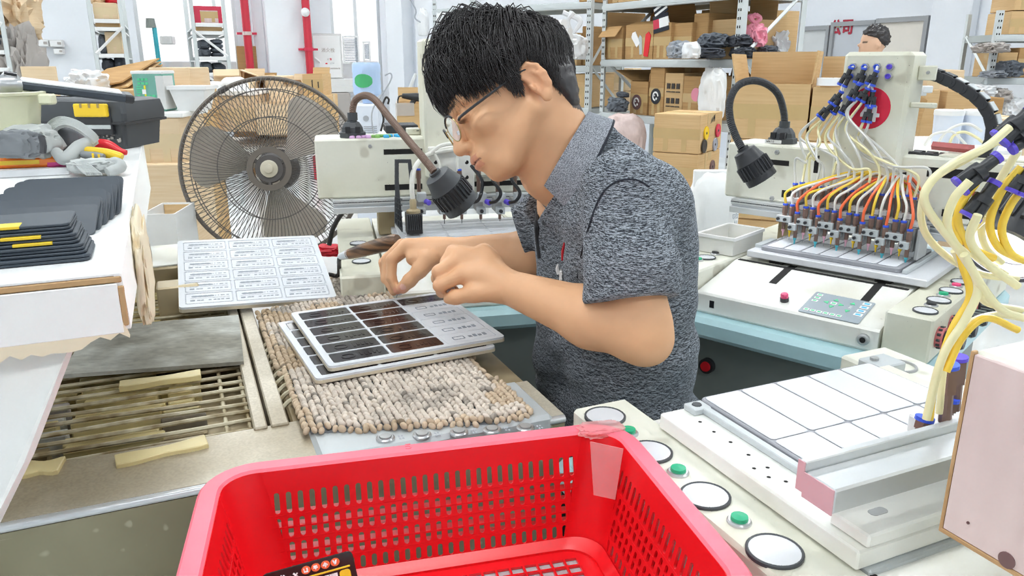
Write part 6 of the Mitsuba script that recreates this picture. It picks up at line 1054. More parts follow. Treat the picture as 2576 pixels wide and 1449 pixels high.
for j, (x0, x1) in enumerate(((-.42, -.33), (-.325, -.2), (-.19, -.075), (-.07, -.02))):
    for i in range(n - 1):
        if rg.random() < .9:
            y = gy0 + .016 + (1.74 - gy0 - .02) * i / (n - 1); c = pc[(i // 3 * 2 + j * 3 + (rg.random() < .25)) % 6] if j != 2 else ('cream_pad' if i % 9 else 'stained_metal')
            part(BK, 'pad', BF.m(box(x0 + rg.uniform(-.01, .01), x1 + rg.uniform(-.01, .01), y + .0035, y + (1.74 - gy0 - .02) / (n - 1) - .0035, ZB - .05, ZB - .012 - rg.uniform(0, .006), .002)), c)
for (q, w_, c) in ((((290, 1160), (520, 1108)), .018, 'cream_pad'), (((300, 968), (505, 938)), .016, 'cream_pad'), (((325, 748), (440, 737)), .022, 'cream_pad'), (((55, 1180), (155, 1168)), .022, 'cream_pad')):
    a, b = PZ(*q[0], ZB + .004), PZ(*q[1], ZB + .004); f = Fr(a, R=basis((0, 0, 1), b - a)); part(BK, 'pad_strip', f.m(slab(Polygon([(np.linalg.norm(b - a) * t, -w_ * (.75 + .12 * math.sin(9 * t))) for t in np.linspace(0, 1, 9)] + [(np.linalg.norm(b - a) * t, w_ * (.7 + .15 * math.sin(7 * t + 1))) for t in np.linspace(1, 0, 9)]), -.008, .002, .0012)), c)
# insulating sheet lying on the grill
sq = [bl_(*p, ZB + .01) for p in ((228, 822), (600, 791), (613, 908), (150, 942))]; o = np.array([q[:2] for q in sq])
single('insulating_sheet', 'mottled grey rigid sheet lying on the grill', 'sheet', BF.m(hexa(np.c_[o[[3, 2, 1, 0]], np.full(4, ZB + .003)], np.c_[o[[3, 2, 1, 0]], np.full(4, ZB + .0095)])), 'insulating_sheet')
# button panel at the right end of the apron
pnl = part(BK, 'button_panel', BF.m(box(bl_(780, 1100)[0], bl_(1392, 1052)[0], yfr - .018, gy0 - .004, ZB - .02, ZB + .006, .006)), 'grey_metal')
for i, (px, py) in enumerate(((970, 1105), (1062, 1097), (1155, 1090), (1238, 1084), (1322, 1079))):
    q = bl_(px, py, ZB + .006); b = part(pnl, 'push_button', lathe([(0, 0), (.0125, 0), (.0125, .0025), (.0105, .004), (.0085, .004), (.0085, .003), (0, .003)], BF(q[0], q[1], ZB + .006), n=26), 'steel', 30)
    part(b, 'button_cap', lathe([(0, .003), (.0078, .003), (.0076, .0055), (0, .0058)], BF(q[0], q[1], ZB + .006), n=22), 'dull_steel', 30)
    part(b, 'engraving', BF.m(cat([box(q[0] + .017 + .004 * c_, q[0] + .0195 + .004 * c_, q[1] - .008 + .007 * r_, q[1] - .004 + .007 * r_, ZB + .006, ZB + .0063) for c_ in range(2) for r_ in range(2)])), 'print_grey')
# braided mat
ZM = ZB + .012
mp = Polygon([bl_(*p, ZM)[:2] for p in ((642, 786), (735, 764), (800, 722), (838, 690), (936, 688), (985, 748), (1120, 800), (1205, 912), (1352, 1036), (1250, 1062), (772, 1086), (700, 930))]).buffer(0); ax, ay, bx_, by_ = mp.bounds
mk = thing('braided_mat', 'thick braided rag mat with grey and brown stains under the black plates', 'mat'); part(mk, 'backing', BF.m(prism(mp.buffer(-.006), ZB + .0045, ZM - .0045)), 'glove_dark')
rgm = np.random.default_rng(3); su = trimesh.creation.icosphere(subdivisions=1); sv, sf = np.array(su.vertices), np.array(su.faces); VV, FF, CC = [], [], []; ns = 0
sx_, sy_ = .0094, .0092
for i, x in enumerate(np.arange(ax - .004, bx_ + .004, sx_)):
    for j, y in enumerate(np.arange(ay - .004, by_ + .004, sy_)):
        xx, yy = x + rgm.normal(0, .0006) + .35 * sx_ * (j % 2) * 0, y + rgm.normal(0, .0006) + (sy_ / 2 if i % 2 else 0)
        if not mp.contains(Point(xx, yy)): continue
        a = math.radians((44 if i % 2 else -44) + rgm.normal(0, 7)); s = np.array([.0036, .0060, .0050]) * rgm.uniform(.9, 1.12, 3); v = sv * s; v = v @ rx(rgm.uniform(8, 26)).T @ rz(math.degrees(a)).T
        edge = mp.exterior.distance(Point(xx, yy)); dz = -.002 if edge < .008 else 0.0
        VV.append(v + [xx, yy, ZM + dz + .0012 * math.sin(xx * 60) + rgm.normal(0, .0009)]); FF.append(sf + ns); ns += len(sv)
        g = meshkit.fbm(np.array([[xx * 14, yy * 14, 0.3]]), 3, 2)[0]; g2 = meshkit.fbm(np.array([[xx * 9 + 5, yy * 9, 7.3]]), 3, 5)[0]
        c = np.array(C(238, 226, 212, .8)); c = c * (1 - .5 * np.clip((g - .52) * 6, 0, 1)); 
        if g2 > .56 or edge < .012: c = .45 * c + .55 * np.array(C(200, 168, 122, .8))
        if rgm.random() < .05: c = c * .45
        CC.append(np.tile(c * rgm.uniform(.86, 1.06), (len(sv), 1)))
V_, F_, C_ = BF.m(trimesh.Trimesh(np.vstack(VV), np.vstack(FF), process=False)), None, np.vstack(CC)
part(mk, 'stitches', V_, 'painted', True, kind='stuff', label='thick braided rag stitches', color=C_)
part(mk, 'loops', BF.m(cat([tube([(r1 - .004, y, ZB - .004), (r1 + .008, y + .004, ZB + .006), (ax + .02, y + .002, ZM)], .0035, 6, 3) for y in np.arange(gy0 + .05, 1.35, .03)])), 'grill_metal', 40)
# mould plates: two black filled ones in a stack, one white on the left
def plate(fr, w, h, t, name, label, group, cells, rim='mold_white', z0=0.0):
    k = thing(name, label, 'mould plate', group); base = part(k, 'plate', fr.m(slab(rrect(-w / 2, -h / 2, w / 2, h / 2, .008, 4), -t, -.0012, .001)), rim); nx, ny = 3, 6; e = .009; cw, ch = (w - 2 * e) / nx, (h - 2 * e) / ny; holes = []
    part(k, 'side_band', fr.m(prism(rrect(-w / 2 - .0006, -h / 2 - .0006, w / 2 + .0006, h / 2 + .0006, .008, 4), -t + .0005, -t + t * .62)), 'mold_edge')
    for i in range(nx):
        for j in range(ny):
            c = cells(i, j); g = .0026; x0, y0 = -w / 2 + e + cw * i + g, -h / 2 + e + ch * j + g; x1, y1 = x0 + cw - 2 * g, y0 + ch - 2 * g
            holes.append(rrect(x0 - .0008, y0 - .0008, x1 + .0008, y1 + .0008, .004, 3))
            if c is None: continue
            q = part(k, 'cavity' if c != 'mold_white' else 'cell', fr.m(slab(rrect(x0, y0, x1, y1, .004, 3), -.0015, -.0005 if c != 'mold_white' else .0, .0004)), c)
            W_, H_ = x1 - x0, y1 - y0; rr = random.Random(i * 7 + j)
            if c != 'mold_white':
                m = [slab(rrect(x0 + W_ * .18, y0 + H_ * .25, x0 + W_ * .42, y0 + H_ * .7, H_ * .18, 4).difference(rrect(x0 + W_ * .2, y0 + H_ * .31, x0 + W_ * .4, y0 + H_ * .64, H_ * .12, 4)), -.0006, .0002, 0) if False else prism(rrect(x0 + W_ * .18, y0 + H_ * .25, x0 + W_ * .42, y0 + H_ * .7, H_ * .18, 4).difference(rrect(x0 + W_ * .2, y0 + H_ * .31, x0 + W_ * .4, y0 + H_ * .64, H_ * .12, 4)), -.0006, .0003)]
                for u in range(5): m.append(box(x0 + W_ * (.52 + .08 * u), x0 + W_ * (.56 + .08 * u), y0 + H_ * rr.uniform(.25, .4), y0 + H_ * rr.uniform(.55, .75), -.0006, .0003))
                part(q, 'relief', fr.m(cat(m)), c)
            elif name.startswith('white'):
                m = [prism(affinity.scale(Point(x0 + W_ * u, y0 + H_ * .68).buffer(H_ * .085, quad_segs=4), 1.9, .9), -.0002, .0003) for u in (.2, .31, .42, .53)] + [box(x0 + W_ * u, x0 + W_ * (u + v), y0 + H_ * .66, y0 + H_ * .72, -.0002, .0003) for u, v in ((.62, .02), (.68, .02), (.74, .08), (.86, .05))]
                m += [prism(rrect(x0 + W_ * .1, y0 + H_ * .24, x0 + W_ * .2, y0 + H_ * .36, .0008, 2), -.0002, .0003)] + [box(x0 + W_ * u, x0 + W_ * (u + v), y0 + H_ * .26, y0 + H_ * .34, -.0002, .0003) for u, v in ((.24, .07), (.32, .06), (.48, .06), (.58, .06), (.66, .06), (.74, .06), (.84, .08))]
                part(q, 'print', fr.m(cat(m)), 'mold_line'); part(q, 'cell_line', fr.m(box(x0 + W_ * .1, x0 + W_ * .92, y0 + H_ * .49, y0 + H_ * .505, -.0002, .0003)), 'mold_line')
                part(q, 'cell_rim', fr.m(prism(rrect(x0 + .001, y0 + .001, x1 - .001, y1 - .001, .004, 3).difference(rrect(x0 + .0018, y0 + .0018, x1 - .0018, y1 - .0018, .0035, 3)), -.0003, .0003)), 'mold_line')
            else:
                m = [prism(rrect(x0 + W_ * .18, y0 + H_ * .25, x0 + W_ * .42, y0 + H_ * .6, .003, 3).difference(rrect(x0 + W_ * .2, y0 + H_ * .3, x0 + W_ * .4, y0 + H_ * .55, .002, 3)), -.0002, .0003)] + [box(x0 + W_ * (.5 + .1 * u), x0 + W_ * (.57 + .1 * u), y0 + H_ * .3, y0 + H_ * (.5 + .08 * (u % 2)), -.0002, .0003) for u in range(4)]
                part(q, 'print', fr.m(cat(m)), 'mold_line')
    rim_ = rrect(-w / 2, -h / 2, w / 2, h / 2, .008, 4).difference(unary_union(holes)); part(k, 'rim', fr.m(prism(rim_, -.0013, .0)), rim)
    return k
def fit_frame(c, rx_, ry_): x = unit(rx_); z = unit(np.cross(x, ry_)); return Fr(c, R=np.stack([x, np.cross(z, x), z], 1))
# corners found by sight: level plates of 30 by 29 cm
UP = fit_frame((-.2105, 1.286, .9525), (.894, .447, 0), (-.447, .894, 0)); LO = fit_frame((-.2265, 1.262, .9425), (.889, .457, 0), (-.457, .889, 0))
def upc(i, j):
    if i == 2: return 'cavity_brown' if j == 5 else 'mold_white'
    return 'cavity_brown' if (i == 1 and j in (0, 3, 4, 5)) else 'cavity_black'
plate(UP, .30, .292, .0095, 'black_filled_plate', 'upper mould plate with black and brown filled cavities and white cells at its right', None, upc)
plate(LO, .30, .292, .009, 'black_filled_plate', 'lower mould plate sticking out to the left under the upper one', None, lambda i, j: 'cavity_black')
Rw = np.array([[.924, -.361, .125], [.380, .904, -.196], [-.042, .228, .973]]); WP = Fr((-.555, 1.595, .973), R=Rw)
plate(WP, .30, .302, .012, 'white_plate', 'white mould plate of printed cells tilted on the bench before the fan', None, lambda i, j: 'mold_white')
# wooden handled hot iron
tl = thing('hot_iron', 'bent black iron with a worn wooden handle lying above the mat', 'iron')
a, b = PY(876, 640, 1.56), PY(1002, 604, 1.50); u = unit(b - a); L = np.linalg.norm(b - a)
part(tl, 'handle', lathe([(0, 0), (.0105, 0), (.0125, L * .15), (.0145, L * .45), (.0155, L * .75), (.015, L * .92), (.012, L * .99), (0, L)], a, u, 22), 'dark_wood', 30); part(tl, 'ferrule', lathe([(0, -.024), (.007, -.024), (.011, .004), (.0, .004)], a, u, 20), 'aluminium', 30)
c0_ = a - u * .02; q1, q2, q3 = PY(853, 655, 1.575), PZ(851, 692, ZM + .012), PZ(826, 690, ZM + .013)
part(tl, 'iron_rod', tube([c0_, (c0_ + q1) / 2, q1, q2, q3], .0045, 10, 5), 'cable_black', 40)
p = PY(832, 628, 2.0); single('red_cloth', 'red plastic wrap lying behind the white plate', 'wrap', blob(p, (.085, .06, .028), 8, amp=.3, crease=.3), 'red_cloth', 40)
# scrap by the plate corner
p = PZ(1000, 738, .962); single('clear_scrap', 'small clear scrap at the far corner of the upper black plate', 'scrap', blob(p, (.018, .012, .006), 4, sub=2, amp=.35), 'bag_clear', 40)
# ------------------------------------------------------------------ red basket in front
KY = Fr((0, 0, 0), 14.0); ZR = .985; q_bl, q_br = KY.inv(PZ(575, 1163, ZR)), KY.inv(PZ(1478, 1076, ZR)); qr = KY.inv(PZ(1610, 1116, ZR)); ql = KY.inv(PZ(482, 1290, ZR))
bx0, bx1, byb = ql[0], qr[0] + .004, max(q_br[1], q_bl[1]) - .004; D_ = .34; byf = byb - D_; RO = .055
bk = thing('plastic_basket', 'red plastic basket with slotted walls in the foreground', 'basket')
RW, TAP, HB = .022, .028, .125                                     # rim width, taper, height
ix0, ix1, iyf, iyb = bx0 + RW, bx1 - RW, byf + RW, byb - RW
def rr_pts(x0, y0, x1, y1, r, q=7): return np.array(rrect(x0, y0, x1, y1, r, q).exterior.coords)[:-1][::-1]
def rloft(specs):
    rs = []
    for (e, z, r) in specs:
        p_ = rr_pts(ix0 - e, iyf - e, ix1 + e, iyb + e, max(r + e, .004)); rs.append(np.c_[p_, np.full(len(p_), z)])
    m = loft(rs, closed=True); 
    if m.volume < 0: m.invert()
    return KY.m(m)
part(bk, 'rim', rloft([(0, ZR - .004, RO - RW), (.003, ZR, RO - RW), (RW - .003, ZR, RO - RW), (RW, ZR - .003, RO - RW), (RW, ZR - .016, RO - RW), (RW - .003, ZR - .016, RO - RW), (RW - .003, ZR - .004, RO - RW), (.0025, ZR - .006, RO - RW)]), 'basket_rim_glare', 30, label='rim with glare painted into its paler colour')  # rim paler than the walls: glare put into its colour
def wall(P0, P1, nin, nslots, rows=5):
    """A slotted wall panel between two rim points, leaning inwards by the taper."""
    L_ = np.linalg.norm(P1 - P0); u_ = (P1 - P0) / L_; sl = math.hypot(HB, TAP); pol = Polygon([(0, 0), (L_, 0), (L_ - .006, sl), (.006, sl)]); hs = []
    pitch = .0116; n_ = int((L_ - .03) / pitch)
    zr_ = [(.026, .05), (.0545, .0665), (.07, .083), (.0865, .099), (.1025, .116)]
    zr_ = [(.024, .047), (.0525, .0735), (.079, .0995), (.105, .119)]
    for i in range(n_):
        s0 = .018 + (L_ - .036) * i / (n_ - 1)
        for (a_, b_) in zr_: hs.append(sbox(s0 - .0001, a_ + .0026, s0 + .0001, b_ - .0026).buffer(.0027, quad_segs=3))
    pol = pol.difference(unary_union(hs)); m = prism(pol, 0, .0026); v = np.array(m.vertices); nx_ = np.array([*nin, 0]); dn = unit(np.array([nin[0] * TAP, nin[1] * TAP, -HB])); nn = np.cross(np.array([*u_, 0]), dn)
    w_ = np.array([*P0, ZR - .003]) + v[:, :1] * np.array([*u_, 0]) + v[:, 1:2] * dn + v[:, 2:] * nn
    m = trimesh.Trimesh(w_, m.faces, process=False)
    if m.volume < 0: m.invert()
    part(bk, 'wall', KY.m(m), 'basket_red')
    # outer ribs between the rows of slots
    for t_ in (.05, .063, .076, .0895, .102):
        o_ = np.array([*P0, ZR - .003]) + dn * t_; out = -nx_; a_ = o_ + np.array([*u_, 0]) * .008; b_ = o_ + np.array([*u_, 0]) * (L_ - .008); p4 = [a_, b_, b_ + out * .011, a_ + out * .011]
        m = hexa([q - [0, 0, .0012] for q in p4], [q + [0, 0, .0012] for q in p4]); 
        if m.volume < 0: m.invert()
        part(bk, 'rib', KY.m(m), 'basket_red')
rc = RO - RW
wall(np.array([ix0 + rc, iyb]), np.array([ix1 - rc, iyb]), (0, -1), 30); wall(np.array([ix1, iyb - rc]), np.array([ix1, iyf + rc]), (-1, 0), 22); wall(np.array([ix0, iyf + rc]), np.array([ix0, iyb - rc]), (1, 0), 22); wall(np.array([ix1 - rc, iyf]), np.array([ix0 + rc, iyf]), (0, 1), 30)
for (cx_, cy_, a0) in ((ix1 - rc, iyb - rc, 0), (ix0 + rc, iyb - rc, 90), (ix0 + rc, iyf + rc, 180), (ix1 - rc, iyf + rc, 270)):
    aa = np.radians(np.linspace(a0 - 8, a0 + 98, 14)); R_ = []
    for (zz, sh, e) in ((ZR - .003, 0, 0), (ZR - .003 - HB, TAP, 0), (ZR - .003 - HB, TAP, .0026), (ZR - .003, 0, .0026)):
        sgx, sgy = np.sign(cx_ - (ix0 + ix1) / 2), np.sign(cy_ - (iyf + iyb) / 2); R_.append(np.c_[cx_ - sgx * sh + (rc + e) * np.cos(aa), cy_ - sgy * sh + (rc + e) * np.sin(aa), np.full(14, zz)])
    R_ = np.array(R_).transpose(1, 0, 2); m = loft(list(R_)); 
    if m.volume < 0: m.invert()
    part(bk, 'corner', KY.m(m), 'basket_red', 40)
fx0, fx1, fy0, fy1 = ix0 + TAP, ix1 - TAP, iyf + TAP, iyb - TAP; ZFb = ZR - .003 - HB; hs = []
nx_, ny_ = 20, 14
for i in range(nx_):
    for j in range(ny_):
        a_, b_ = fx0 + .03 + (fx1 - fx0 - .06) * i / nx_, fy0 + .025 + (fy1 - fy0 - .05) * j / ny_; hs.append(sbox(a_ + .0012, b_ + .0012, a_ + (fx1 - fx0 - .06) / nx_ - .0012, b_ + (fy1 - fy0 - .05) / ny_ - .0012))
part(bk, 'floor_grid', KY.m(prism(rrect(fx0 - .002, fy0 - .002, fx1 + .002, fy1 + .002, rc, 5).difference(unary_union(hs)), ZFb - .003, ZFb)), 'basket_red')
part(bk, 'floor_ledge', KY.m(loft([np.c_[rr_pts(fx0 - e, fy0 - e, fx1 + e, fy1 + e, rc), np.full(32, z)] if False else np.c_[rr_pts(fx0 - e, fy0 - e, fx1 + e, fy1 + e, rc), np.full(len(rr_pts(fx0 - e, fy0 - e, fx1 + e, fy1 + e, rc)), z)] for e, z in ((.001, ZFb), (-.012, ZFb), (-.012, ZFb + .003), (-.006, ZFb + .006), (.001, ZFb + .009))], closed=True)), 'basket_red', 40)
tp_ = [KY.inv(PZ(*p, ZR - .004)) for p in ((1545, 1108),)]
x_, y_ = ix1 - .006, iyb - .01; tapeq = [np.array([ix1 - .055, iyb - .005, ZR + .001]), np.array([ix1 - .005, iyb - .05, ZR + .001])]
dn1 = np.array([-.012, -.012, -.055]); m = hexa([tapeq[0] + dn1 + [.03, -.03, 0], tapeq[1] + dn1, tapeq[1] + dn1 + [-.001, -.001, 0], tapeq[0] + dn1 + [.029, -.031, 0]], [tapeq[0] + [.02, -.02, 0], tapeq[1], tapeq[1] - [.001, .001, 0], tapeq[0] + [.019, -.021, 0]])
part(bk, 'clear_tape', KY.m(m), 'tape_film')
part(bk, 'rim_tape', KY.m(blob((ix1 - .012, iyb + .004, ZR), (.06, .034, .012), 5, sub=3, amp=.2, crease=.3)), 'tape_film', 40)
tr = meshkit.text_mesh('5', .011, .0006); part(bk, 'embossed_mark', ontop(tr, KY, KY.inv(PZ(1015, 1122, ZR))[0], KY.inv(PZ(1015, 1122, ZR))[1] - .008, ZR), 'basket_rim_glare')
sd = thing('stool_stand', 'low grey stand under the red basket', 'stand'); part(sd, 'top', KY.m(box(fx0 + .01, fx1 - .01, fy0 + .01, fy1 - .01, ZFb - .03, ZFb - .0035, .004)), 'grey_metal')
for x in (fx0 + .04, fx1 - .07):
    for y in (fy0 + .03, fy1 - .06): part(sd, 'leg', KY.m(box(x, x + .03, y, y + .03, 0, ZFb - .03)), 'grey_metal')
# card with raised rubber pictures leaning in the basket
p0_, p1_ = PY(656, 1447, .60), PY(884, 1384, .615); xd = unit(p1_ - p0_); zd = unit(np.cross(xd, [0.05, -.35, -1.0])); cf = Fr(p0_, R=np.stack([xd, np.cross(zd, xd), zd], 1)); cf = Fr(p0_, R=np.stack([xd, np.cross(unit(np.cross(xd, [.02, .38, .92])), xd), unit(np.cross(xd, [.02, .38, .92]))], 1)); CW = np.linalg.norm(p1_ - p0_)
cd = thing('rubber_card', 'black rubber card with orange ovals and a yellow line lying in the red basket', 'card'); part(cd, 'card', cf.m(slab(rrect(0, -.05, CW, 0, .005, 4), -.002, 0, .0006)), 'cavity_black')
W5 = CW
for i in range(4):
    c = (W5 * (.48 + .107 * i), -W5 * .075); part(cd, 'orange_oval', cf.m(prism(affinity.scale(Point(*c).buffer(W5 * .045), 1.1, .95), -.0002, .0012)), 'tube_orange')
    sy = [unary_union([sbox(-.02, -.02, .02, -.005), sbox(-.02, -.005, -.012, .02), sbox(.006, -.005, .02, .02)]), unary_union([sbox(-.022, -.006, .022, .006), Polygon([(-.02, .02), (.02, .02), (0, -.022)])]), unary_union([sbox(-.024, -.008, .024, .004), sbox(-.006, -.022, .006, .022), sbox(-.016, .006, .016, .014)]), Polygon([(-.022, .022), (-.008, .022), (0, .004), (.008, .022), (.022, .022), (.008, -.02), (-.008, -.02)])][i]
    part(cd, 'symbol', cf.m(prism(affinity.translate(affinity.scale(sy, W5 * 1.2, W5 * 1.2, origin=(0, 0)), *c), .0002, .0018)), 'white_matte')
part(cd, 'lettering', cf.m(cat([prism(affinity.translate(affinity.rotate(unary_union([sbox(-.4 * s, -.1 * s, .4 * s, .1 * s), sbox(-.1 * s, -.42 * s, .12 * s, .42 * s), sbox(-.3 * s, .2 * s, .3 * s, .34 * s)][:q_]), 20 * q_, origin=(0, 0)), W5 * x, -W5 * .1), -.0002, .0014) for x, s, q_ in ((.13, W5 * .085, 2), (.22, W5 * .1, 3), (.29, W5 * .04, 1), (.36, W5 * .08, 2))])), 'white_matte')
part(cd, 'yellow_line', cf.m(box(W5 * .2, W5 * .95, -W5 * .165, -W5 * .145, -.0002, .0012, .0004)), 'tool_yellow'); part(cd, 'yellow_tag', cf.m(prism(rrect(W5 * .82, -W5 * .3, W5 * .94, -W5 * .18, .003), -.0002, .0014)), 'tool_yellow'); part(cd, 'book', cf.m(cat(box(W5 * .62, W5 * .705, -W5 * .3, -W5 * .19, -.0002, .0012), box(W5 * .712, W5 * .8, -W5 * .3, -W5 * .19, -.0002, .0012))), 'white_matte'); part(cd, 'yellow_tag', cf.m(prism(rrect(W5 * .48, -W5 * .3, W5 * .57, -W5 * .2, .004), -.0002, .0014)), 'tool_yellow')
# ------------------------------------------------------------------ left shelf in front
ZS = 1.215; SF = Fr((0, 0, 0), 24.0)
def sl_(px, py, z=ZS): return SF.inv(PZ(px, py, z))
sxr, syn, syf = sl_(303, 686)[0], sl_(303, 686)[1], sl_(357, 366)[1]
SK = thing('foam_shelf', 'white foam covered shelf board at the left with tools on it', 'shelf')
part(SK, 'board', SF.m(box(sxr - .62, sxr - .004, syn + .004, syf + .15, ZS - .045, ZS - .003, .003)), 'foam_white')
part(SK, 'top_sheet', SF.m(box(sxr - .62, sxr, syn, syf + .15, ZS - .0028, ZS, .001)), 'white_plastic')
part(SK, 'brown_edge', SF.m(box(sxr - .62, sxr + .0, syn - .001, syn + .0038, ZS - .009, ZS - .003, .001)), 'rusty_edge')
part(SK, 'side_skirt', SF.m(hexa([(sxr - .004, syn, ZS - .054), (sxr + .002, syn, ZS - .054), (sxr + .004, syf + .15, ZS - .12), (sxr - .004, syf + .15, ZS - .12)], [(sxr - .006, syn, ZS - .001), (sxr + .0005, syn, ZS - .001), (sxr + .0005, syf + .15, ZS - .001), (sxr - .006, syf + .15, ZS - .001)])), 'foam_white')
part(SK, 'front_skirt', SF.m(box(sxr - .62, sxr - .004, syn - .004, syn - .0012, ZS - .056, ZS - .009, .001)), 'foam_white')
part(SK, 'corner_strip', SF.m(box(sxr - .0045, sxr + .001, syn - .003, syn + .004, ZS - .05, ZS - .012, .001)), 'rusty_edge')
tn = []
for i in range(26): tn.append((sxr - .2 + .2 * i / 25, ZS - .052 - .006 * abs(math.sin(i * 1.7)) - (.012 if 9 < i < 21 else .004)))
part(SK, 'torn_foam', SF.m(upright(Polygon([(sxr - .2, ZS - .045)] + tn + [(sxr - .004, ZS - .045)]).buffer(0), syn - .003, syn + .006)), 'cream_foam')
part(SK, 'foam_drip', SF.m(blob((sxr + .006, syn + .3, ZS - .06), (.02, .22, .12), 3, amp=.3)), 'cream_foam', 40)
# its slanting white leg panel
pa_, pb_, pc_, pd_ = PY(-60, 835, .66), PY(180, 858, .67), PY(60, 1165, .62), PY(-60, 1400, .60)
part(SK, 'leg_panel', hexa([pd_, pc_ + [0, 0, -.0], pc_ + [-.002, .02, 0], pd_ + [0, .02, 0]], [pa_, pb_, pb_ + [0, .012, .0], pa_ + [0, .012, .0]]), 'foam_white')
# leaning row of black cards and the flat stack before it
for i in range(15):
    t = i / 14; q = SF.inv(PZ(238 + 76 * t, 592 - 60 * t, ZS)); w_, h_ = .118, .078; f = SF.sub((q[0] - .002 * (i % 3), q[1], ZS + .0005), R=rz(-2.5 + 2.5 * math.sin(i * 2.3)) @ rx(-(73 - 12 * t + 3.5 * math.sin(i * 1.9))))
    single('black_card', ('black rubber card of the leaning row, frontmost one' if i == 0 else 'black rubber card of the leaning row, rearmost one' if i == 14 else 'black rubber card leaning in the middle of the dense row'), 'card', f.m(trimesh.Trimesh(np.c_[(v := np.array((m := slab(rrect(-w_, 0, 0, h_, .009, 4), 0, .0022, .0005)).vertices))[:, 0], -v[:, 2] + .0022, v[:, 1]], m.faces[:, ::-1] if False else m.faces, process=False)), 'card_black', group='black cards in the leaning row')
for i in range(11):
    q = SF.inv(PZ(226 - 5 * i + (7 if i % 3 == 1 else 0), 664, ZS)); f = SF.sub((q[0], q[1] + .012 + .0015 * i, ZS + .0005 + .0031 * i), R=rz(1.2 * math.sin(i * 1.9)))
    single('black_card', ('flat black card at the bottom of the front stack' if i == 0 else 'topmost flat card of the front stack, with yellow and white patches' if i == 10 else 'flat black card within the front stack'), 'card', f.m(slab(rrect(-.115, 0, 0, .075, .009, 4), 0, .0028, .0007)), 'card_black', group='flat black cards in the front stack')
    if i in (10, 7, 5): 
        k_ = [q_ for q_ in labels if q_.startswith('black_card')][-1]; 
        part(k_, 'yellow_patch', f.m(box(-.075 + .004 * (10 - i), -.042 + .004 * (10 - i), -.0006, .02, .0005, .0034, .0004)), 'tool_yellow')
        if i == 10: part(k_, 'white_patch', f.m(box(-.114, -.082, -.0006, .02, .0005, .0034, .0004)), 'bag_white')
# paper box lid with the orange cutter
q = SF.inv(PZ(176, 440, ZS)); f = SF.sub((q[0], q[1], ZS)); single('paper_pad', 'white paper pad under the orange cutter', 'paper', f.m(box(-.3, 0, 0, .1, .0005, .012, .001)), 'paper')
ck = thing('utility_knife', 'orange utility knife with a magenta end on the paper pad', 'knife'); a, b = f(-.18, .035, .022), f(.002, .03, .021); u = unit(b - a); R = np.stack([u, np.cross([0, 0, 1], u), np.cross(u, np.cross([0, 0, 1], u))], 1); kf = Fr(a, R=R); L = np.linalg.norm(b - a)
part(ck, 'handle', kf.m(box(L * .18, L, -.011, .011, -.0085, .0085, .004)), 'cutter_orange'); part(ck, 'end', kf.m(box(L * .8, L + .003, -.0112, .0112, -.0088, .001, .004)), 'magenta'); part(ck, 'slider', kf.m(box(L * .0, L * .2, -.0105, .0105, -.0088, .0088, .003)), 'black_plastic'); part(ck, 'band', kf.m(box(L * .42, L * .75, -.0114, -.0105, -.003, .004, .0004)), 'tool_yellow')
# gloves
def gl(px, py, Y): return PY(px, py, Y)
g1 = thing('work_glove', 'grey knitted work glove heaped behind the orange knife', 'glove')
part(g1, 'palm', blob(gl(70, 356, 1.32), (.10, .09, .055), 21, amp=.25, crease=.25), 'glove_grey', 40); part(g1, 'rubber_palm', blob(gl(45, 360, 1.27), (.075, .05, .045), 22, amp=.2, crease=.2), 'glove_dark', 40)
def band(a, b_, th=.003, ribs=True):
    A_, B2 = smoothpath(a, 10), smoothpath(b_, 10); m = []
    for j in range(9):
        u0, u1 = j / 9, (j + .8) / 9; P_, Q_ = A_ + (B2 - A_) * u0, A_ + (B2 - A_) * u1; n_ = np.cross(np.gradient(P_, axis=0), Q_ - P_); n_ /= np.linalg.norm(n_, axis=1, keepdims=True) + 1e-9; m.append(loft([np.array([P_[i] - n_[i] * th, P_[i] + n_[i] * th, Q_[i] + n_[i] * th, Q_[i] - n_[i] * th]) for i in range(len(P_))]))
    for q in m:
        if q.volume < 0: q.invert()
    return cat(m)
part(g1, 'cuff', band([gl(112, 362, 1.36), gl(118, 318, 1.37), gl(150, 296, 1.37), gl(196, 306, 1.36), gl(238, 336, 1.35), gl(246, 352, 1.35)], [gl(128, 372, 1.34), gl(136, 334, 1.345), gl(160, 318, 1.345), gl(190, 326, 1.34), gl(222, 348, 1.335), gl(236, 362, 1.335)]), 'glove_grey', 40)
part(g1, 'cuff_inside', blob(gl(165, 345, 1.40), (.085, .06, .05), 23, amp=.15), 'glove_dark', 40); part(g1, 'wrist', band([gl(70, 276, 1.42), gl(92, 300, 1.40), gl(118, 326, 1.38)], [gl(56, 300, 1.42), gl(66, 330, 1.40), gl(88, 352, 1.38)]), 'glove_grey', 40); part(g1, 'finger', tube([gl(240, 350, 1.35), gl(200, 372, 1.33), gl(165, 400, 1.3), gl(140, 382, 1.31)], [.009, .013, .012, .009], 9, 7), 'glove_grey', 40); part(g1, 'dark_tab', tube([gl(104, 343, 1.245), gl(109, 365, 1.24), gl(108, 386, 1.235)], .005, 8, 4), 'black_plastic', 40)
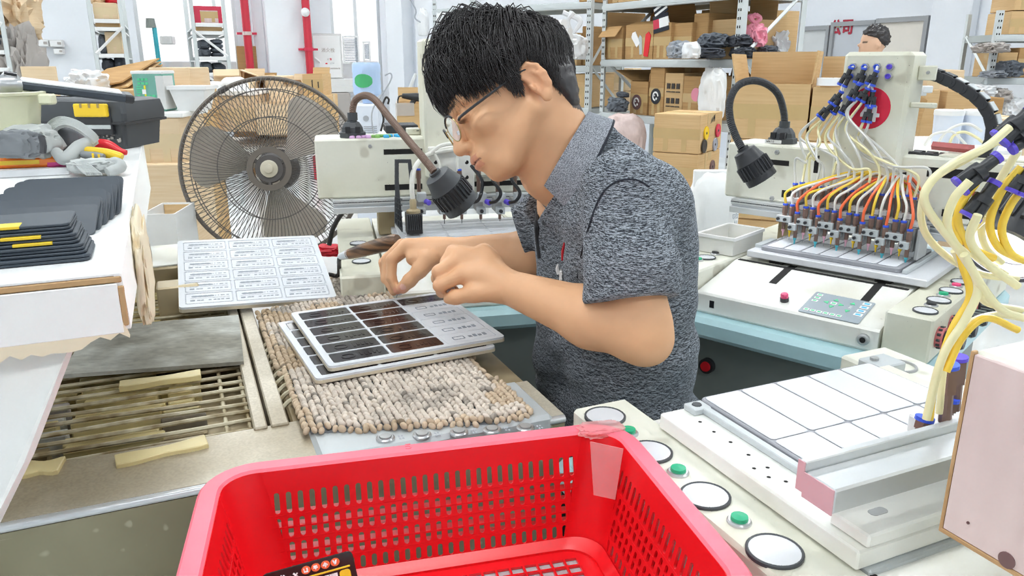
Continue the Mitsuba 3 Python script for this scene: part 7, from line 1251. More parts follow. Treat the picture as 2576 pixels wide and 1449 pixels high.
g2 = thing('work_glove', 'flattened grey glove under the red and yellow pliers', 'glove'); part(g2, 'palm', blob(gl(238, 415, 1.29), (.085, .06, .024), 24, amp=.2, crease=.2), 'glove_grey', 40); part(g2, 'cuff', band([gl(186, 414, 1.27), gl(204, 430, 1.25), gl(216, 438, 1.24)], [gl(222, 412, 1.27), gl(240, 424, 1.25), gl(258, 438, 1.24)]), 'glove_grey', 40); part(g2, 'finger', tube([gl(262, 420, 1.28), gl(290, 408, 1.29), gl(304, 420, 1.28), gl(270, 434, 1.26)], [.008, .009, .009, .008], 9, 6), 'glove_grey', 40)
# pliers
for lb, c, pts, r in (('red handled pliers lying before the toolbox', 'tool_red', ((206, 362), (238, 362), (270, 366), (300, 380), (318, 384)), (.005, .009, .0105, .007, .0045)), ('yellow and grey handled pliers beside the red ones', 'tool_yellow', ((196, 376), (230, 380), (270, 386), (298, 394), (306, 398)), (.005, .0075, .0085, .0085, .007))):
    k = thing('pliers', lb, 'pliers'); part(k, 'handle', tube([gl(a, b, 1.38 - .05 * (c == 'tool_yellow')) for a, b in pts], r, 12, 6), c, 40); part(k, 'jaw', tube([gl(pts[0][0] - 14, pts[0][1] + 1, 1.39), gl(pts[0][0] + 4, pts[0][1], 1.385 - .05 * (c == 'tool_yellow'))], [.003, .0045], 8), 'steel', 40)
    if c == 'tool_yellow': part(k, 'grey_grip', tube([gl(a, b, 1.315) for a, b in ((206, 388), (240, 394), (262, 396))], [.006, .0085, .006], 10, 5), 'tool_grey', 40); [part(k, 'stripe', tube([gl(a, b - 7, 1.306), gl(a + 2, b + 6, 1.304)], .002, 6), 'tool_yellow') for a, b in ((233, 393), (248, 395))]
# toolbox
q = SF.inv(PZ(322, 376, ZS)); TBF = SF.sub((q[0], q[1], ZS), R=rz(-28)); TH, TW = PY(322, 300, 1.5)[2] - ZS + .005, .36
zt_ = (PY(330, 250, np.dot(TBF.o, (0, 1, 0)))[2] - ZS)
tk = thing('toolbox', 'scuffed black toolbox with a yellow latch on the left shelf', 'toolbox')
part(tk, 'body', TBF.m(loft([np.array([(x, y, z) for x, y in rr_pts(-TW + e, e, 0 - e, .16 - e, .012, 4)]) for e, z in ((.006, .001), (0, zt_ * .52))])), 'charcoal', 20); part(tk, 'lid', TBF.m(loft([np.array([(x, y, z) for x, y in rr_pts(-TW - e, -e, e, .16 + e, .014, 4)]) for e, z in ((.008, zt_ * .56), (.009, zt_ * .72), (.004, zt_ * .95), (-.01, zt_))])), 'charcoal', 20)
part(tk, 'lip', TBF.m(box(-TW - .008, .008, -.01, .168, zt_ * .5, zt_ * .56, .002)), 'black_plastic'); part(tk, 'latch_panel', TBF.m(box(-.1, -.022, -.012, .0, zt_ * .3, zt_ * .82, .002)), 'black_plastic'); part(tk, 'label', TBF.m(box(-.098, -.024, -.0135, -.011, zt_ * .42, zt_ * .5)), 'grey_metal')
la = part(tk, 'latch', TBF.m(box(-.098, -.024, -.02, -.009, zt_ * .66, zt_ * .92, .003)), 'tool_yellow')
for j in range(3): part(la, 'notch', TBF.m(box(-.082 + .019 * j, -.077 + .019 * j, -.0206, -.018, zt_ * .84, zt_ * .925)), 'lens_gold')
part(tk, 'scuff', TBF.m(cat([box(-.3 + .29 * rg.random(), 0, 0, 1, 0, 1) for _ in range(0)] + [(lambda x, z: box(x, x + rg.uniform(.002, .006), -.0008, .002, z, z + rg.uniform(.002, .008)))(rg.uniform(-.08, -.01), rg.uniform(.01, zt_ * .3)) for _ in range(14)])), 'stone_grey')
# black flat panel with a white top across the toolbox
a, b = PY(40, 214, 1.38), PY(338, 250, 1.47); u = unit(b - a); f = Fr(a, R=basis(np.cross(u, [-.3, 1, 0]), u)); L = np.linalg.norm(b - a)
mo = thing('flat_panel', 'long black panel with a white upper face lying across the toolbox', 'panel'); part(mo, 'body', f.m(box(0, L, -.0, .1, -.008, .006, .003)), 'card_black'); part(mo, 'top_sheet', f.m(box(.004, L - .02, .004, .1, .0062, .0095, .001)), 'paper'); part(mo, 'end_cap', f.m(box(L - .016, L + .0005, -.001, .101, -.0085, .0065, .003)), 'black_plastic')
# bucket with a bright roll in it
o = np.array([PY(2, 300, 1.36)[0], 1.36, ZS]); hb = PY(60, 232, o[1])[2] - ZS; rb_ = .082; bu_ = thing('cream_bucket', 'cream plastic bucket at the left picture edge', 'bucket')
part(bu_, 'bucket', lathe([(0, .001), (rb_ * .72, .001), (rb_ * .97, hb - .006), (rb_ * 1.06, hb - .004), (rb_ * 1.07, hb), (rb_ * .98, hb + .001), (rb_ * .94, hb - .006), (rb_ * .7, .006), (0, .006)], (o[0] - .015, o[1], ZS), n=44), 'bucket_cream', 40); hd = part(bu_, 'ear', box(*(lambda p: (p[0] - .012, p[0] + .012, p[1] - .01, p[1] + .01, p[2] - .012, p[2] + .006))(PY(118, 245, o[1])), .003), 'bucket_cream')
a, b = PY(-6, 222, o[1]), PY(44, 218, o[1] + .03); rl = thing('metal_roll', 'shiny dark and bright roll sticking out of the cream bucket', 'roll'); part(rl, 'core', tube([a - [.02, 0, .05], a + [0, 0, .005], b + [-.004, 0, .004]], .02, 16), 'steel', 40); part(rl, 'band', cyl(PY(10, 202, o[1] + .02), PY(42, 206, o[1] + .03), .016, n=20), 'black_gloss', 40)
# ------------------------------------------------------------------ people
class Body:
    """Blended limbs: cones (a, b, ra, rb, k) and ellipsoids, with culling per block of points."""
    def __init__(s): s.p = []
    def cone(s, a, b, ra, rb, k=.012): a, b = np.asarray(a, float), np.asarray(b, float); s.p.append(('c', a, b, ra, rb, k, (a + b) / 2, np.linalg.norm(b - a) / 2 + max(ra, rb))); return s
    def ell(s, c, r, R=None, k=.012, neg=False): c = np.asarray(c, float); s.p.append(('n' if neg else 'e', c, np.asarray(r, float), R, None, k, c, max(r))); return s
    def chain(s, pts, rs, k=.006):
        for i in range(len(pts) - 1): s.cone(pts[i], pts[i + 1], rs[i], rs[i + 1], k)
        return s
    def __call__(s, P):
        c = (P.min(0) + P.max(0)) / 2; rad = np.linalg.norm(P - c, axis=1).max(); d = np.full(len(P), 1.0)
        for (t, a, b, r1, r2, k, bc, br) in s.p:
            if rad < .2 and np.linalg.norm(c - bc) > rad + br + .05: continue
            if t == 'c': d = smin(d, sd_cone(P, a, b, r1, r2), k)
            elif t == 'e': d = smin(d, sd_ell(P, a, b, r1), k)
            else: d = -smin(-d, sd_ell(P, a, b, r1), k)
        return d
    def box(s, m=.02): lo = np.min([x[6] - x[7] for x in s.p], 0) - m; hi = np.max([x[6] + x[7] for x in s.p], 0) + m; return lo, hi
X_ = np.array([1.0, 0, 0])
HF = unit(-.84 * X_ - .54 * UPV - .16 * FWD); HU = unit(-.54 * X_ + .84 * UPV); HU = unit(HU - HF * np.dot(HU, HF)); HL = np.cross(HU, HF)      # head: forward, up, left
HC = PY(1276, 246, 1.255); HD = Fr(HC, R=np.stack([HF, HL, HU], 1))
b = Body(); h = lambda x, y, z: HD(x, y, z); HR = HD.R
# head
b.ell(h(-.012, 0, .03), (.098, .074, .088), HR, .01); b.ell(h(.03, 0, -.03), (.062, .058, .072), HR, .02); b.ell(h(.066, 0, -.076), (.03, .036, .03), HR, .018); b.cone(h(-.01, .05, -.045), h(.06, .022, -.09), .022, .017, .016); b.cone(h(-.01, -.05, -.045), h(.06, -.022, -.09), .022, .017, .016)
b.ell(h(.076, 0, -.094), (.015, .019, .013), HR, .012)                                        # chin
for s in (1, -1):
    b.cone(h(.082, s * .012, .024), h(.072, s * .042, .026), .012, .011, .012); b.ell(h(.062, s * .046, -.022), (.02, .018, .018), HR, .014); b.ell(h(.079, s * .031, .003), (.0115, .0135, .0095), HR, .004)
    b.ell(h(.094, s * .031, .006), (.011, .017, .006), HR, .006, neg=True); b.ell(h(.099, s * .0125, -.036), (.0095, .0072, .0075), HR, .005)
    b.ell(h(.089, s * .03, .0015), (.0065, .0125, .007), HR, .003)                             # lid
b.cone(h(.088, 0, .012), h(.108, 0, -.03), .0075, .0105, .008); b.ell(h(.109, 0, -.033), (.0105, .0105, .009), HR, .006)          # nose
b.ell(h(.088, 0, -.06), (.016, .026, .018), HR, .01); b.cone(h(.0995, -.012, -.058), h(.0995, .012, -.058), .0048, .0048, .006); b.cone(h(.0975, -.011, -.0685), h(.0975, .011, -.0685), .0055, .0055, .006); b.cone(h(.1025, -.022, -.0632), h(.1045, .022, -.0632), .0022, .0022, .002)
b.p[-1] = ('n', h(.107, 0, -.0634), np.array([.012, .021, .0014]), HR, None, .003, h(.107, 0, -.0634), .021)
# ears
for s in (1, -1):
    e0 = h(-.03, s * .078, -.018); Re = HR @ rz(s * -24) @ ry(12)
    E_ = lambda x, y, z: e0 + Re @ np.array([x, s * y, z])
    b.ell(e0, (.016, .0055, .029), Re, .006); b.ell(E_(.002, .0075, -.002), (.0095, .0062, .0175), Re, .003, neg=True); b.ell(E_(.005, .002, -.027), (.0085, .005, .0085), Re, .004)
    b.chain([E_(.008, .002, .006), E_(.013, .003, .018), E_(.007, .0035, .028), E_(-.006, .0035, .0285), E_(-.0155, .003, .016), E_(-.0165, .003, .0), E_(-.012, .002, -.016), E_(-.003, .001, -.027)], [.003, .0034, .0036, .0036, .0036, .0034, .0032, .003], .0025)
    b.chain([E_(-.004, .0035, .017), E_(-.0095, .004, .004), E_(-.008, .0035, -.01), E_(.001, .003, -.0175)], [.0022, .0026, .0026, .002], .0025); b.ell(E_(.0115, .004, -.003), (.0036, .004, .0065), Re, .003)
# neck and trunk
FT = unit(np.array([-.93, -.37, 0])); LT = np.array([.37, -.93, 0])
nb = PY(1428, 408, 1.262); b.cone(h(-.045, 0, -.03), nb, .052, .058, .025); b.cone(h(-.01, 0, -.075), nb + FT * .035 + [0, 0, -.015], .04, .046, .02)
ch, wa, hp_ = PY(1530, 560, 1.265), PY(1545, 800, 1.275), PY(1540, 1030, 1.29)
for s in (1, -1):
    b.cone(ch + LT * s * .065 + [0, 0, .02], wa + LT * s * .05, .094, .09, .03); b.cone(wa + LT * s * .05, hp_ + LT * s * .06, .09, .105, .03); b.cone(nb + [0, 0, -.03], ch + LT * s * .14 + [0, 0, .055], .04, .045, .03)
# arms
shL, elL, wrL = PY(1572, 492, 1.115), PY(1612, 842, 1.03), PY(1262, 716, 1.165)
shR, elR, wrR = PY(1440, 470, 1.40), PY(1440, 640, 1.40), PY(1118, 634, 1.425)
b.cone(shL, elL + (shL - elL) * .1, .05, .041, .02); b.cone(elL + (shL - elL) * .08, elL, .041, .039, .02); b.cone(elL, elL + (wrL - elL) * .33, .039, .044, .02); b.cone(elL + (wrL - elL) * .33, wrL, .044, .0255, .02)
b.ell(elL + [.014, -.004, -.012], (.026, .024, .026), None, .02)
b.cone(shR, elR, .05, .042, .02); b.cone(elR, elR + (wrR - elR) * .3, .042, .044, .02); b.cone(elR + (wrR - elR) * .3, wrR, .044, .026, .02)
# left hand: a fist with the back of the hand towards the camera
def hp(px, py, Y): return PY(px, py, Y)
K = .009
Yh = 1.175
b.cone(wrL, hp(1222, 694, 1.172), .026, .024, .012); b.cone(hp(1240, 690, 1.18), hp(1160, 648, 1.185), .025, .0165, .012); b.cone(hp(1240, 712, 1.165), hp(1165, 690, 1.165), .024, .016, .012); b.cone(hp(1225, 655, 1.195), hp(1150, 640, 1.19), .02, .0135, .012); b.cone(hp(1232, 660, 1.2), hp(1218, 628, 1.2), .018, .0105, .012)
fgL = [[(1140, 634, 1.195), (1124, 660, 1.185), (1118, 690, 1.2), (1136, 702, 1.21)], [(1146, 658, 1.176), (1104, 684, 1.168), (1100, 700, 1.188), (1132, 708, 1.2)], [(1160, 692, 1.160), (1106, 718, 1.155), (1112, 734, 1.178), (1142, 730, 1.19)], [(1216, 634, 1.21), (1170, 640, 1.225), (1150, 662, 1.23), (1160, 690, 1.225)]]
for i, pts in enumerate(fgL): b.chain([hp(*p) for p in pts], [(.0125, .0105, .0092, .0082), (.0125, .0108, .0095, .0085), (.0122, .0102, .0092, .0082), (.0115, .0095, .0085, .0075)][i], .0045)
b.chain([hp(1248, 732, 1.15), hp(1192, 738, 1.145), hp(1146, 748, 1.15), hp(1128, 752, 1.156)], [.018, .0135, .0105, .0082], .008)
# right hand: thumb and forefinger holding a needle
b.cone(wrR, hp(1074, 634, 1.425), .0262, .024, .012); b.cone(hp(1088, 630, 1.43), hp(1028, 622, 1.42), .0245, .0175, .012); b.cone(hp(1080, 650, 1.41), hp(1040, 650, 1.40), .021, .014, .012); b.cone(hp(1074, 622, 1.45), hp(1020, 626, 1.455), .02, .014, .012)
needle_tip = PZ(997, 749, .9535)
fgR = [[(1022, 618, 1.42), (986, 652, 1.412), (984, 698, 1.405), (1000, 731, 1.40)], [(1012, 616, 1.445), (974, 652, 1.445), (972, 700, 1.43), (990, 734, 1.415)], [(1010, 622, 1.468), (966, 660, 1.47), (970, 702, 1.465), (988, 716, 1.455)], [(1016, 634, 1.485), (984, 660, 1.495), (978, 684, 1.495), (990, 698, 1.485)]]
for i, pts in enumerate(fgR): b.chain([hp(*p) for p in pts], [(.0125, .0108, .0095, .0075), (.0125, .0108, .0095, .008), (.0118, .0102, .009, .008), (.0108, .0092, .0082, .0075)][i], .0045)
b.chain([hp(1078, 654, 1.395), hp(1056, 680, 1.385), hp(1030, 706, 1.385), hp(1012, 726, 1.39)], [.0185, .0135, .0122, .0095], .008)
b.ell(hp(1014, 722, 1.387), (.0105, .0085, .0105), None, .006)
lo, hi = b.box(); bm = nets(b, lo, hi, .0024)
bm = relax(bm, 3)
# skin colours: warm base, lips, brows, reddish knuckles, nails and ears; scalp dark
v = np.array(bm.vertices); q = HD.inv(v); col_ = np.tile(np.array(C(226, 174, 132, .82)), (len(v), 1))
def tint(mask, c, t): 
    w = np.clip(mask, 0, 1)[:, None] * t; return col_ * (1 - w) + np.array(C(*c, .82)) * w
mot = meshkit.fbm(v * 35, 3, 4) - .5; col_ = col_ * (1 + .12 * mot[:, None])
near = lambda c, r: 1 - np.clip((np.linalg.norm(v - c, axis=1) - r * .5) / (r * .5), 0, 1)
lip = ((q[:, 0] > .0915) & (np.abs(q[:, 1]) < .021) & (q[:, 2] > -.0745) & (q[:, 2] < -.0535)).astype(float); col_ = tint(lip, (204, 128, 108), .6)
lipl = ((q[:, 0] > .09) & (np.abs(q[:, 1]) < .024) & (np.abs(q[:, 2] + .0634) < .0014)).astype(float); col_ = tint(lipl, (110, 60, 54), .8)
for s in (1, -1):
    a_, b_ = np.array([.096, s * .013, .026]), np.array([.068, s * .052, .027]); t_ = np.clip(((q - a_) @ (b_ - a_)) / ((b_ - a_) @ (b_ - a_)), 0, 1); dd = np.linalg.norm(q - a_ - t_[:, None] * (b_ - a_), axis=1); col_ = tint((dd < .006) * (np.abs(q[:, 2] - .025) < .003), (42, 34, 32), .9)
    dd = np.linalg.norm((q - [.09, s * .031, -.0035]) * [1, .8, 3.2], axis=1); col_ = tint(1 - np.clip((dd - .006) / .006, 0, 1), (60, 42, 36), .85)
    col_ = tint(near(h(-.03, s * .076, -.018), .034), (222, 150, 116), .3)
for k_ in [hp(*p) for f_ in fgL + fgR for p in (f_[0], f_[1])]: col_ = tint(near(k_, .014), (222, 150, 116), .35)
for k_ in (hp(1010, 728, 1.38), hp(998, 733, 1.395)): col_ = tint(near(k_, .012), (228, 150, 130), .6)
col_ = tint((np.linalg.norm(v - hp(1013, 722, 1.376), axis=1) < .0062).astype(float), (240, 190, 176), .8)
zhl = lambda ph: np.interp(ph, [0, 30, 55, 66, 74, 84, 90, 98, 108, 118, 128, 150, 180], [.046, .044, .036, .014, -.016, -.022, .004, .022, .024, .012, -.03, -.078, -.092])
ph = np.degrees(np.abs(np.arctan2(q[:, 1], q[:, 0] + .012))); col_ = tint(((q[:, 2] > zhl(ph) + .004) & (np.linalg.norm(q, axis=1) < .16)).astype(float) * (np.abs(q[:, 1]) < .0735), (36, 32, 32), .95)
PK = thing('person', 'young man with black hair in a grey heather polo shirt bent over the black plates', 'person')
part(PK, 'body', bm, 'skin', True, color=col_)
# ---- shirt
Cc = PY(1421, 394, 1.262); axn = unit(-.82 * X_ + .57 * UPV); xf = unit(-.55 * X_ - .83 * UPV - .25 * FWD); xf = unit(xf - axn * np.dot(xf, axn)); yl = np.cross(axn, xf)
sb_ = Body()
for s in (1, -1):
    sb_.cone(ch + LT * s * .068 + [0, 0, .015], wa + LT * s * .054, .106, .104, .03); sb_.cone(wa + LT * s * .054, hp_ + LT * s * .062 + [.0, 0, -.02], .104, .118, .03); sb_.cone(nb + [.012, 0, -.045], ch + LT * s * .135 + [0, 0, .05], .052, .056, .035)
sb_.cone(PY(1492, 378, 1.265), PY(1572, 492, 1.265), .05, .078, .03); sb_.ell(PY(1645, 660, 1.26), (.055, .1, .12), None, .04)
slL = shL + (elL - shL) * .72; slR = shR + (elR - shR) * .62
sb_.cone(shL + [0, .01, .005], slL + [-.006, 0, 0], .064, .066, .022); sb_.cone(slL + [-.004, 0, .04], slL + [-.012, 0, -.01], .066, .067, .01); sb_.cone(shR, PY(1370, 560, 1.405), .064, .054, .025); sb_.cone(PY(1370, 560, 1.405), PY(1300, 590, 1.40), .054, .049, .012)
uL = unit(elL - shL); cutL = PY(1588, 752, 1.03); uR = unit(PY(1330, 590, 1.4) - PY(1420, 560, 1.4)); cutR = PY(1306, 588, 1.40)
def folds(P):
    w = P + .03 * np.stack([meshkit.noise(P * 9, 1), meshkit.noise(P * 9, 2), meshkit.noise(P * 9, 3)], 1)
    n1 = meshkit.noise(np.c_[w[:, 0] * 16 + w[:, 2] * 9, w[:, 1] * 12, w[:, 2] * 22 - w[:, 0] * 10], 6) - .5
    low = np.clip((1.06 - P[:, 2]) / .12, 0, 1); return n1 * (.009 + .022 * low)
def shirt(P):
    d = sb_(P) + (folds(P) if len(P) < 20000 else 0)
    cL = (P - cutL) @ uL; nearL = np.linalg.norm(P - slL - np.clip((P - slL) @ uL, -.2, .2)[:, None] * uL, axis=1) - .085; d = np.where(nearL < 0.03, np.maximum(d, np.where(nearL < .0, cL, d)), d)
    cR = (P - cutR) @ uR; nearR = np.linalg.norm(P - cutR, axis=1) - .11; d = np.where(nearR < 0, np.maximum(d, cR), d)
    neck = np.maximum(-(P - (Cc - axn * .022)) @ axn, np.linalg.norm(P - Cc, axis=1) - .16)
    return np.maximum(d, -neck)
lo, hi = sb_.box(.03); sm_ = nets(shirt, lo, hi, .0042); sm_ = relax(sm_, 4)
part(PK, 'shirt', sm_, 'heather_shirt', True, label='grey heather short sleeved polo shirt')
# hem line of the near sleeve, placket, buttons, logo
def onshirt(px, py, Y0=.9, off=.001, fn=None):
    """March along a sight line to the shirt."""
    d = ray(px, py); t = Y0 / d[1]
    for _ in range(60):
        s = float((fn or shirt)(np.stack([CAM + d * t, CAM + d * t + [1.0, 0, 0]]))[0]); t += s * .8
        if abs(s) < 3e-4: break
    if not 0.6 < t * d[1] < 1.7: t = 1.2 / d[1]; print('missed the shirt', px, py)
    return CAM + d * (t - off / np.linalg.norm(d))
part(PK, 'sleeve_seam', tube([onshirt(a, c_) for a, c_ in ((1452, 700), (1462, 640), (1478, 580), (1498, 520), (1520, 480), (1556, 455), (1600, 452), (1634, 470))], .0012, 5, 5), 'navy_trim')
pl = [onshirt(a, c_, 1.0) for a, c_ in ((1352, 528), (1350, 560), (1352, 600), (1358, 650))]; part(PK, 'placket', tube(pl, .004, 6, 4), 'shirt_dark', 40)
for a, c_ in ((1370, 560), (1368, 624)): p = onshirt(a, c_, 1.0, .0); part(PK, 'button', lathe([(0, 0), (.0045, 0), (.004, .002), (.002, .0016), (0, .0016)], p, -FWD, 14), 'charcoal')
def shirttext(m, px, py, px2, py2, sc):
    p, p2 = onshirt(px, py, 1.0, .003), onshirt(px2, py2, 1.0, .003); x = unit(p2 - p); z = unit(np.cross(x, UPV)); f = Fr(p, R=np.stack([x, np.cross(z, x), z], 1)); return f.m(m)
part(PK, 'shirt_character', shirttext(glyphs('胶', .0165, .0012), 1408, 702, 1436, 700, 1), 'white_matte'); part(PK, 'shirt_lettering', shirttext(meshkit.text_mesh('STIC', .0042, .0012), 1408, 711, 1438, 709, 1), 'white_matte')
p = [onshirt(a, c_, 1.0, .001) for a, c_ in ((1420, 612), (1417, 632), (1415, 655))]; part(PK, 'shirt_red_mark', tube(p, [.0018, .0034, .002], 6, 4), 'button_red', 40)
p = [onshirt(a, c_, 1.0, .001) for a, c_ in ((1404, 664), (1403, 676), (1406, 690))]; part(PK, 'shirt_white_mark', tube(p, [.001, .004, .0035], 6, 4), 'white_matte', 40)
# ---- collar: a folded band around the neck with a dark trim
inn, mid_, out_ = [], [], []
for t_ in np.radians(np.linspace(-154, 154, 45)):
    fr_ = (1 - math.cos(t_)) / 2; rad = -xf * .079 * math.cos(t_) + yl * .067 * math.sin(t_); ru_ = unit(rad); top = Cc + rad + axn * (.010 - .012 * fr_)          # 0 at the nape, 1 at the front
    inn.append(top - axn * .03 - ru_ * .001); mid_.append(top + ru_ * .003); out_.append(top + ru_ * (.013 + .006 * math.sin(math.pi * fr_) + .004 * fr_) - axn * (.040 + .016 * fr_))
def strip(a, b_, th):
    a, b_ = np.array(a), np.array(b_); n_ = np.cross(np.gradient(a, axis=0), b_ - a); n_ /= np.linalg.norm(n_, axis=1, keepdims=True); rs = [np.array([a[i] - n_[i] * th, a[i] + n_[i] * th, b_[i] + n_[i] * th, b_[i] - n_[i] * th]) for i in range(len(a))]; m = loft(rs)
    if m.volume < 0: m.invert()
    return m
part(PK, 'collar', cat(strip(mid_, out_, .0014), strip(inn, mid_, .0012)), 'collar_grey', 50, label='finely striped collar'); part(PK, 'collar_trim', tube(out_, .0022, 6), 'navy_trim')
# ---- trousers and feet (mostly hidden), and the stool he sits on
tr_ = Body()
for s in (1, -1):
    kn = hp_ + FT * .17 + LT * s * .10 + [0, 0, -.36]; ft = np.array([kn[0], kn[1], .09]) - FT * .05; tr_.cone(hp_ + LT * s * .075 + [0, 0, -.07], kn, .095, .065, .03); tr_.cone(kn, ft, .062, .045, .02); tr_.cone(ft - [0, 0, .045], ft + FT * .17 - [0, 0, .05], .042, .035, .02)
tr_.cone(hp_ + LT * .06 + [0, 0, -.03], hp_ - LT * .06 + [0, 0, -.03], .108, .108, .03)
lo, hi = tr_.box(); tm_ = nets(tr_, lo, hi, .009); part(PK, 'trousers', trimesh.Trimesh(tm_.vertices, tm_.faces, process=False), 'trousers', True, label='dark trousers')
st_ = thing('work_stool', 'dark round stool under the young man', 'stool'); sz = hp_[2] - .24; part(st_, 'seat', lathe([(0, sz - .05), (.16, sz - .05), (.17, sz - .03), (.165, sz), (0, sz)], (hp_[0], hp_[1], 0), n=36), 'black_plastic', 30)
part(st_, 'pole', cyl((hp_[0], hp_[1], .04), (hp_[0], hp_[1], sz - .05), .03), 'steel', 40); part(st_, 'foot', lathe([(0, 0), (.2, 0), (.2, .02), (.04, .04), (0, .04)], (hp_[0], hp_[1], 0), n=36), 'black_plastic', 30)
# ---- hair: a cap and many combed strands
rgh = np.random.default_rng(12); HC0 = np.array([-.012, 0, .03])
def skull(dirs, r=(.1, .0755, .0895)): return HC0 + dirs / np.linalg.norm(dirs / np.array(r), axis=1, keepdims=True)
zhl = lambda ph: np.interp(ph, [0, 30, 55, 66, 74, 84, 90, 98, 108, 118, 128, 150, 180], [.046, .044, .036, .014, -.016, -.022, .004, .022, .024, .012, -.03, -.078, -.092])
hb = Body(); hb.ell(h(-.018, 0, .036), (.106, .080, .096), HR, .01); hb.ell(h(-.055, 0, .0), (.058, .066, .09), HR, .02)
def phi(Q): return np.degrees(np.abs(np.arctan2(Q[:, 1], Q[:, 0] + .012)))
def hairsd(P):
    Q = HD.inv(P); return np.maximum(hb(P) + (meshkit.noise(Q * 120, 3) - .5) * .004, (zhl(phi(Q)) - Q[:, 2] + .004) * .7)
lo, hi = hb.box(); hm = nets(hairsd, lo, hi, .0035); part(PK, 'hair', trimesh.Trimesh(hm.vertices, hm.faces, process=False), 'hair_black', True, label='short thick black hair with a ragged fringe')
NS = 15000; D_ = rgh.normal(size=(NS * 2, 3)); D_ /= np.linalg.norm(D_, axis=1, keepdims=True); P0_ = skull(D_); ph_ = phi(P0_); zl = zhl(ph_); ok = (P0_[:, 2] > zl + .002); D_, P0_, ph_, zl = [q_[ok][:NS] for q_ in (D_, P0_, ph_, zl)]; n_ = len(D_)
wh = unit(np.array([-.62, .10, .78])); away = D_ - wh * (D_ @ wh)[:, None]; away /= np.linalg.norm(away, axis=1, keepdims=True) + 1e-6
swirl = np.cross(D_, away) * .25; cl_ = np.stack([meshkit.noise(D_ * 11, 20 + k_) - .5 for k_ in range(3)], 1); fine = np.stack([meshkit.noise(D_ * 34, 30 + k_) - .5 for k_ in range(3)], 1)
fl = away + swirl + cl_ * .9 + fine * .7 + rgh.normal(0, .07, (n_, 3)) + np.array([.10, 0, -.22]); fl -= D_ * (fl * D_).sum(1, keepdims=True); fl /= np.linalg.norm(fl, axis=1, keepdims=True)
front = (ph_ < 62) & (P0_[:, 2] > .03); low = np.clip((P0_[:, 2] - zl) / .055, 0, 1); side = ((ph_ > 70) & (P0_[:, 2] < .06)) | ((ph_ > 118) & (P0_[:, 2] < .0))
L = (.022 + .040 * low) * rgh.uniform(.7, 1.2, n_) * np.where(front, 1.2, 1) * np.where(side, .62, 1); lift = (.005 + .022 * low) * rgh.uniform(.55, 1.2, n_) * np.where(side, .55, 1) * (1 + .7 * (meshkit.noise(D_ * 9, 41) - .5)); top_ = np.clip((D_[:, 2] - .75) / .25, 0, 1); lift *= 1 + .55 * top_
hang = np.where(front, .036, .008)
def path(t, Lf):
    s_ = P0_ + fl * (Lf * t)[:, None]; dd = s_ - HC0; dd /= np.linalg.norm(dd, axis=1, keepdims=True); return skull(dd) + dd * (lift * np.sin(np.minimum(1, t * 1.4) * np.pi / 2) * (1 - .5 * t * t))[:, None] + np.array([0, 0, -.012]) * (t * t * (1 - top_))[:, None]
for _ in range(5):
    e_ = path(1.0, L); L = np.where(e_[:, 2] < zhl(phi(e_)) - hang, L * .7, L)
tt = np.array([0, .25, .5, .75, 1.0]); PT = np.stack([path(t, L) for t in tt], 1); rr_ = rgh.uniform(.0006, .0012, n_)[:, None] * np.array([1, 1, .9, .65, .12]); tg = np.gradient(PT, axis=1); tg /= np.linalg.norm(tg, axis=2, keepdims=True) + 1e-9
ux = np.cross(tg, D_[:, None]); ux /= np.linalg.norm(ux, axis=2, keepdims=True) + 1e-9; uy = np.cross(tg, ux); RG = np.stack([PT + rr_[..., None] * (math.cos(a_) * ux + math.sin(a_) * uy) for a_ in (0, 2.0944, 4.18879)], 2).reshape(n_, 15, 3)
f1 = np.array([[r_ * 3 + i, r_ * 3 + (i + 1) % 3, (r_ + 1) * 3 + (i + 1) % 3] for r_ in range(4) for i in range(3)] + [[r_ * 3 + i, (r_ + 1) * 3 + (i + 1) % 3, (r_ + 1) * 3 + i] for r_ in range(4) for i in range(3)])
part(PK, 'hair_strands', HD.m(trimesh.Trimesh(RG.reshape(-1, 3), (f1[None] + (np.arange(n_) * 15)[:, None, None]).reshape(-1, 3), process=False)), 'hair_black', True, kind='stuff', label='single strands of the black hair')
# ---- glasses
gk = thing('eyeglasses', 'thin metal rimmed glasses with black temples worn by the young man', 'glasses'); a = np.arange(36) * 2 * np.pi / 36
for s in (1, -1):
    o = np.array([.108, s * .033, -.006]); e = lambda r: np.c_[o[0] - .010 * (np.cos(a) * s > 0) * np.abs(np.cos(a)) * 0 + .0 * a - .18 * np.abs(o[1] + .023 * r * np.cos(a)) + .006, o[1] + .023 * r * np.cos(a), o[2] + .0195 * r * np.sin(a)]
    part(gk, 'rim', HD.m(tube(e(1), .0009, 6, closed=True)), 'lens_gold', 40); L_ = e(.98); part(gk, 'lens', HD.m(loft([L_ - [.0004, 0, 0], L_ + [.0004, 0, 0]])), 'glass'); part(gk, 'brow_bar', HD.m(tube(e(1.0)[3:16] + [.0005, 0, .0008], .0017, 6)), 'black_plastic', 40)
    part(gk, 'temple', HD.m(tube([(.0985, s * .057, -.004), (.092, s * .068, -.003), (.04, s * .0775, .001), (-.02, s * .0785, .006), (-.042, s * .076, -.006)], [.0022, .0022, .002, .0018, .0016], 6, 5)), 'black_plastic', 40); part(gk, 'nose_pad', HD.m(tube([(.099, s * .012, -.008), (.1, s * .011, -.014)], .0022, 6)), 'lens_white', 40)
part(gk, 'bridge', HD.m(tube([(.112, -.011, -.001), (.114, 0, .002), (.112, .011, -.001)], .001, 6, 4)), 'lens_gold', 40)
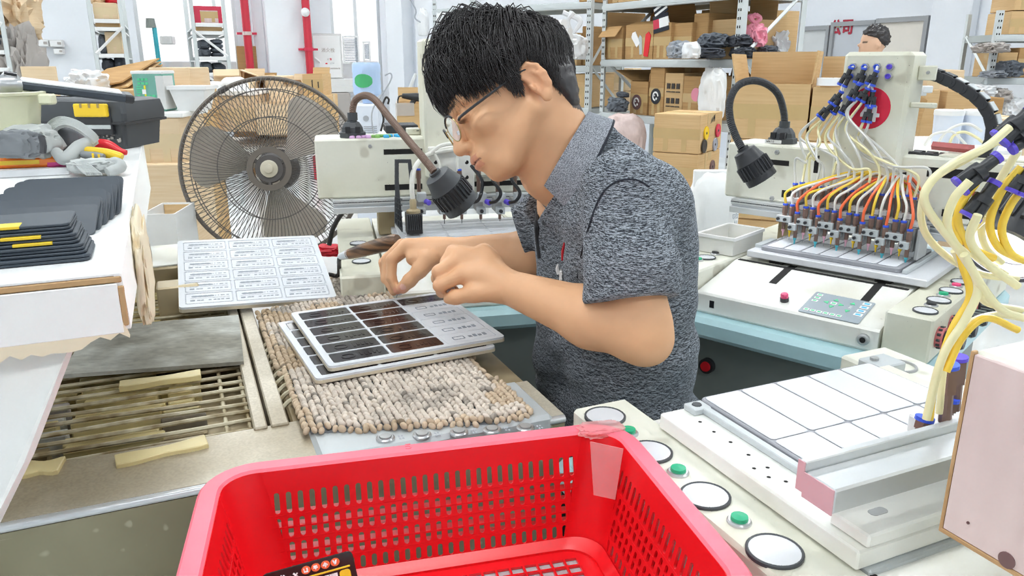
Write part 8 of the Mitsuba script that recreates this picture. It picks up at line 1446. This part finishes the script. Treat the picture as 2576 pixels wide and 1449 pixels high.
# ---- needle in the right hand, white tool end in the left
nd = thing('needle', 'thin steel needle held between thumb and forefinger over the plate', 'needle'); nt = hp(1004, 728, 1.395); part(nd, 'shaft', cyl(needle_tip, needle_tip + (nt - needle_tip) * 1.0, .0007, .0007, 8), 'needle'); part(nd, 'eye_end', cyl(nt, nt + unit(nt - needle_tip) * .012, .0014, .001, 8), 'needle')
p = hp(1126, 735, 1.17); single('plastic_plug', 'small white plastic plug peeking out of the left fist', 'plug', cyl(p + [.012, 0, .004], p + [-.006, -.002, -.002], .006, .005, 14), 'white_plastic', 40)
# ------------------------------------------------------------------ the man in the background
hc = PY(2196, 107, 6.3); b2 = Body(); o = lambda x, y, z: hc + np.array([x, y, z])
b2.ell(o(.005, 0, .01), (.098, .075, .105), None, .02); b2.ell(o(-.05, 0, -.06), (.05, .055, .06), None, .03); b2.ell(o(-.1, 0, -.02), (.02, .014, .016), None, .012); b2.ell(o(.015, -.076, -.015), (.018, .008, .03), None, .008); b2.cone(o(.01, 0, -.08), o(.03, 0, -.2), .055, .06, .03)
for s in (1, -1): b2.cone(o(.03, s * .05, -.24), o(.03, s * .19, -.27), .07, .055, .03); b2.cone(o(.03, s * .19, -.27), o(.05, s * .23, -.54), .048, .04, .03); b2.cone(o(.05, s * .23, -.54), o(-.08, s * .2, -.72), .038, .028, .02); b2.ell(o(-.1, s * .2, -.74), (.045, .02, .03), None, .01); b2.cone(o(.03, s * .08, -.3), o(.03, s * .07, -.66), .11, .1, .03); b2.cone(o(.03, s * .085, -.72), (hc[0] + .03, hc[1] + s * .09, .45), .085, .06, .03); b2.cone((hc[0] + .03, hc[1] + s * .09, .45), (hc[0] + .05, hc[1] + s * .09, .08), .058, .042, .03); b2.cone((hc[0] + .05, hc[1] + s * .09, .045), (hc[0] - .12, hc[1] + s * .1, .035), .042, .034, .02)
lo, hi = b2.box(); m2 = nets(b2, lo, hi, .011); v2_ = np.array(m2.vertices); z2 = v2_[:, 2] - hc[2]; cc = np.tile(np.array(C(232, 190, 160, .85)), (len(v2_), 1)); cl = (z2 < -.17) & ~((np.abs(v2_[:, 1] - hc[1]) > .17) & (z2 < -.45) & (z2 > -.8)); cc[cl & (z2 > -.7)] = C(230, 232, 236, .85); cc[cl & (z2 <= -.7)] = C(60, 64, 74, .85)
ey = np.linalg.norm((v2_ - o(-.075, -.035, .0)) * [1, 1, 2], axis=1) < .018; cc[ey] = C(60, 44, 38)
P2 = thing('person', 'man with short dark hair in profile behind the red 4 column, head only', 'person'); part(P2, 'body', m2, 'skin', True, color=cc)
h2 = Body(); h2.ell(o(.018, 0, .035), (.108, .084, .1), None, .02); 
def hs2(P): Q = P - hc; return np.maximum(h2(P) + (meshkit.noise(P * 50, 2) - .5) * .03, (np.interp(Q[:, 0], [-.1, -.05, 0, .05, .12], [.06, .045, .03, -.03, -.05]) - Q[:, 2]) * .8)
lo, hi = h2.box(); part(P2, 'hair', nets(hs2, lo, hi, .009), 'hair_black', True, label='short dark tousled hair')
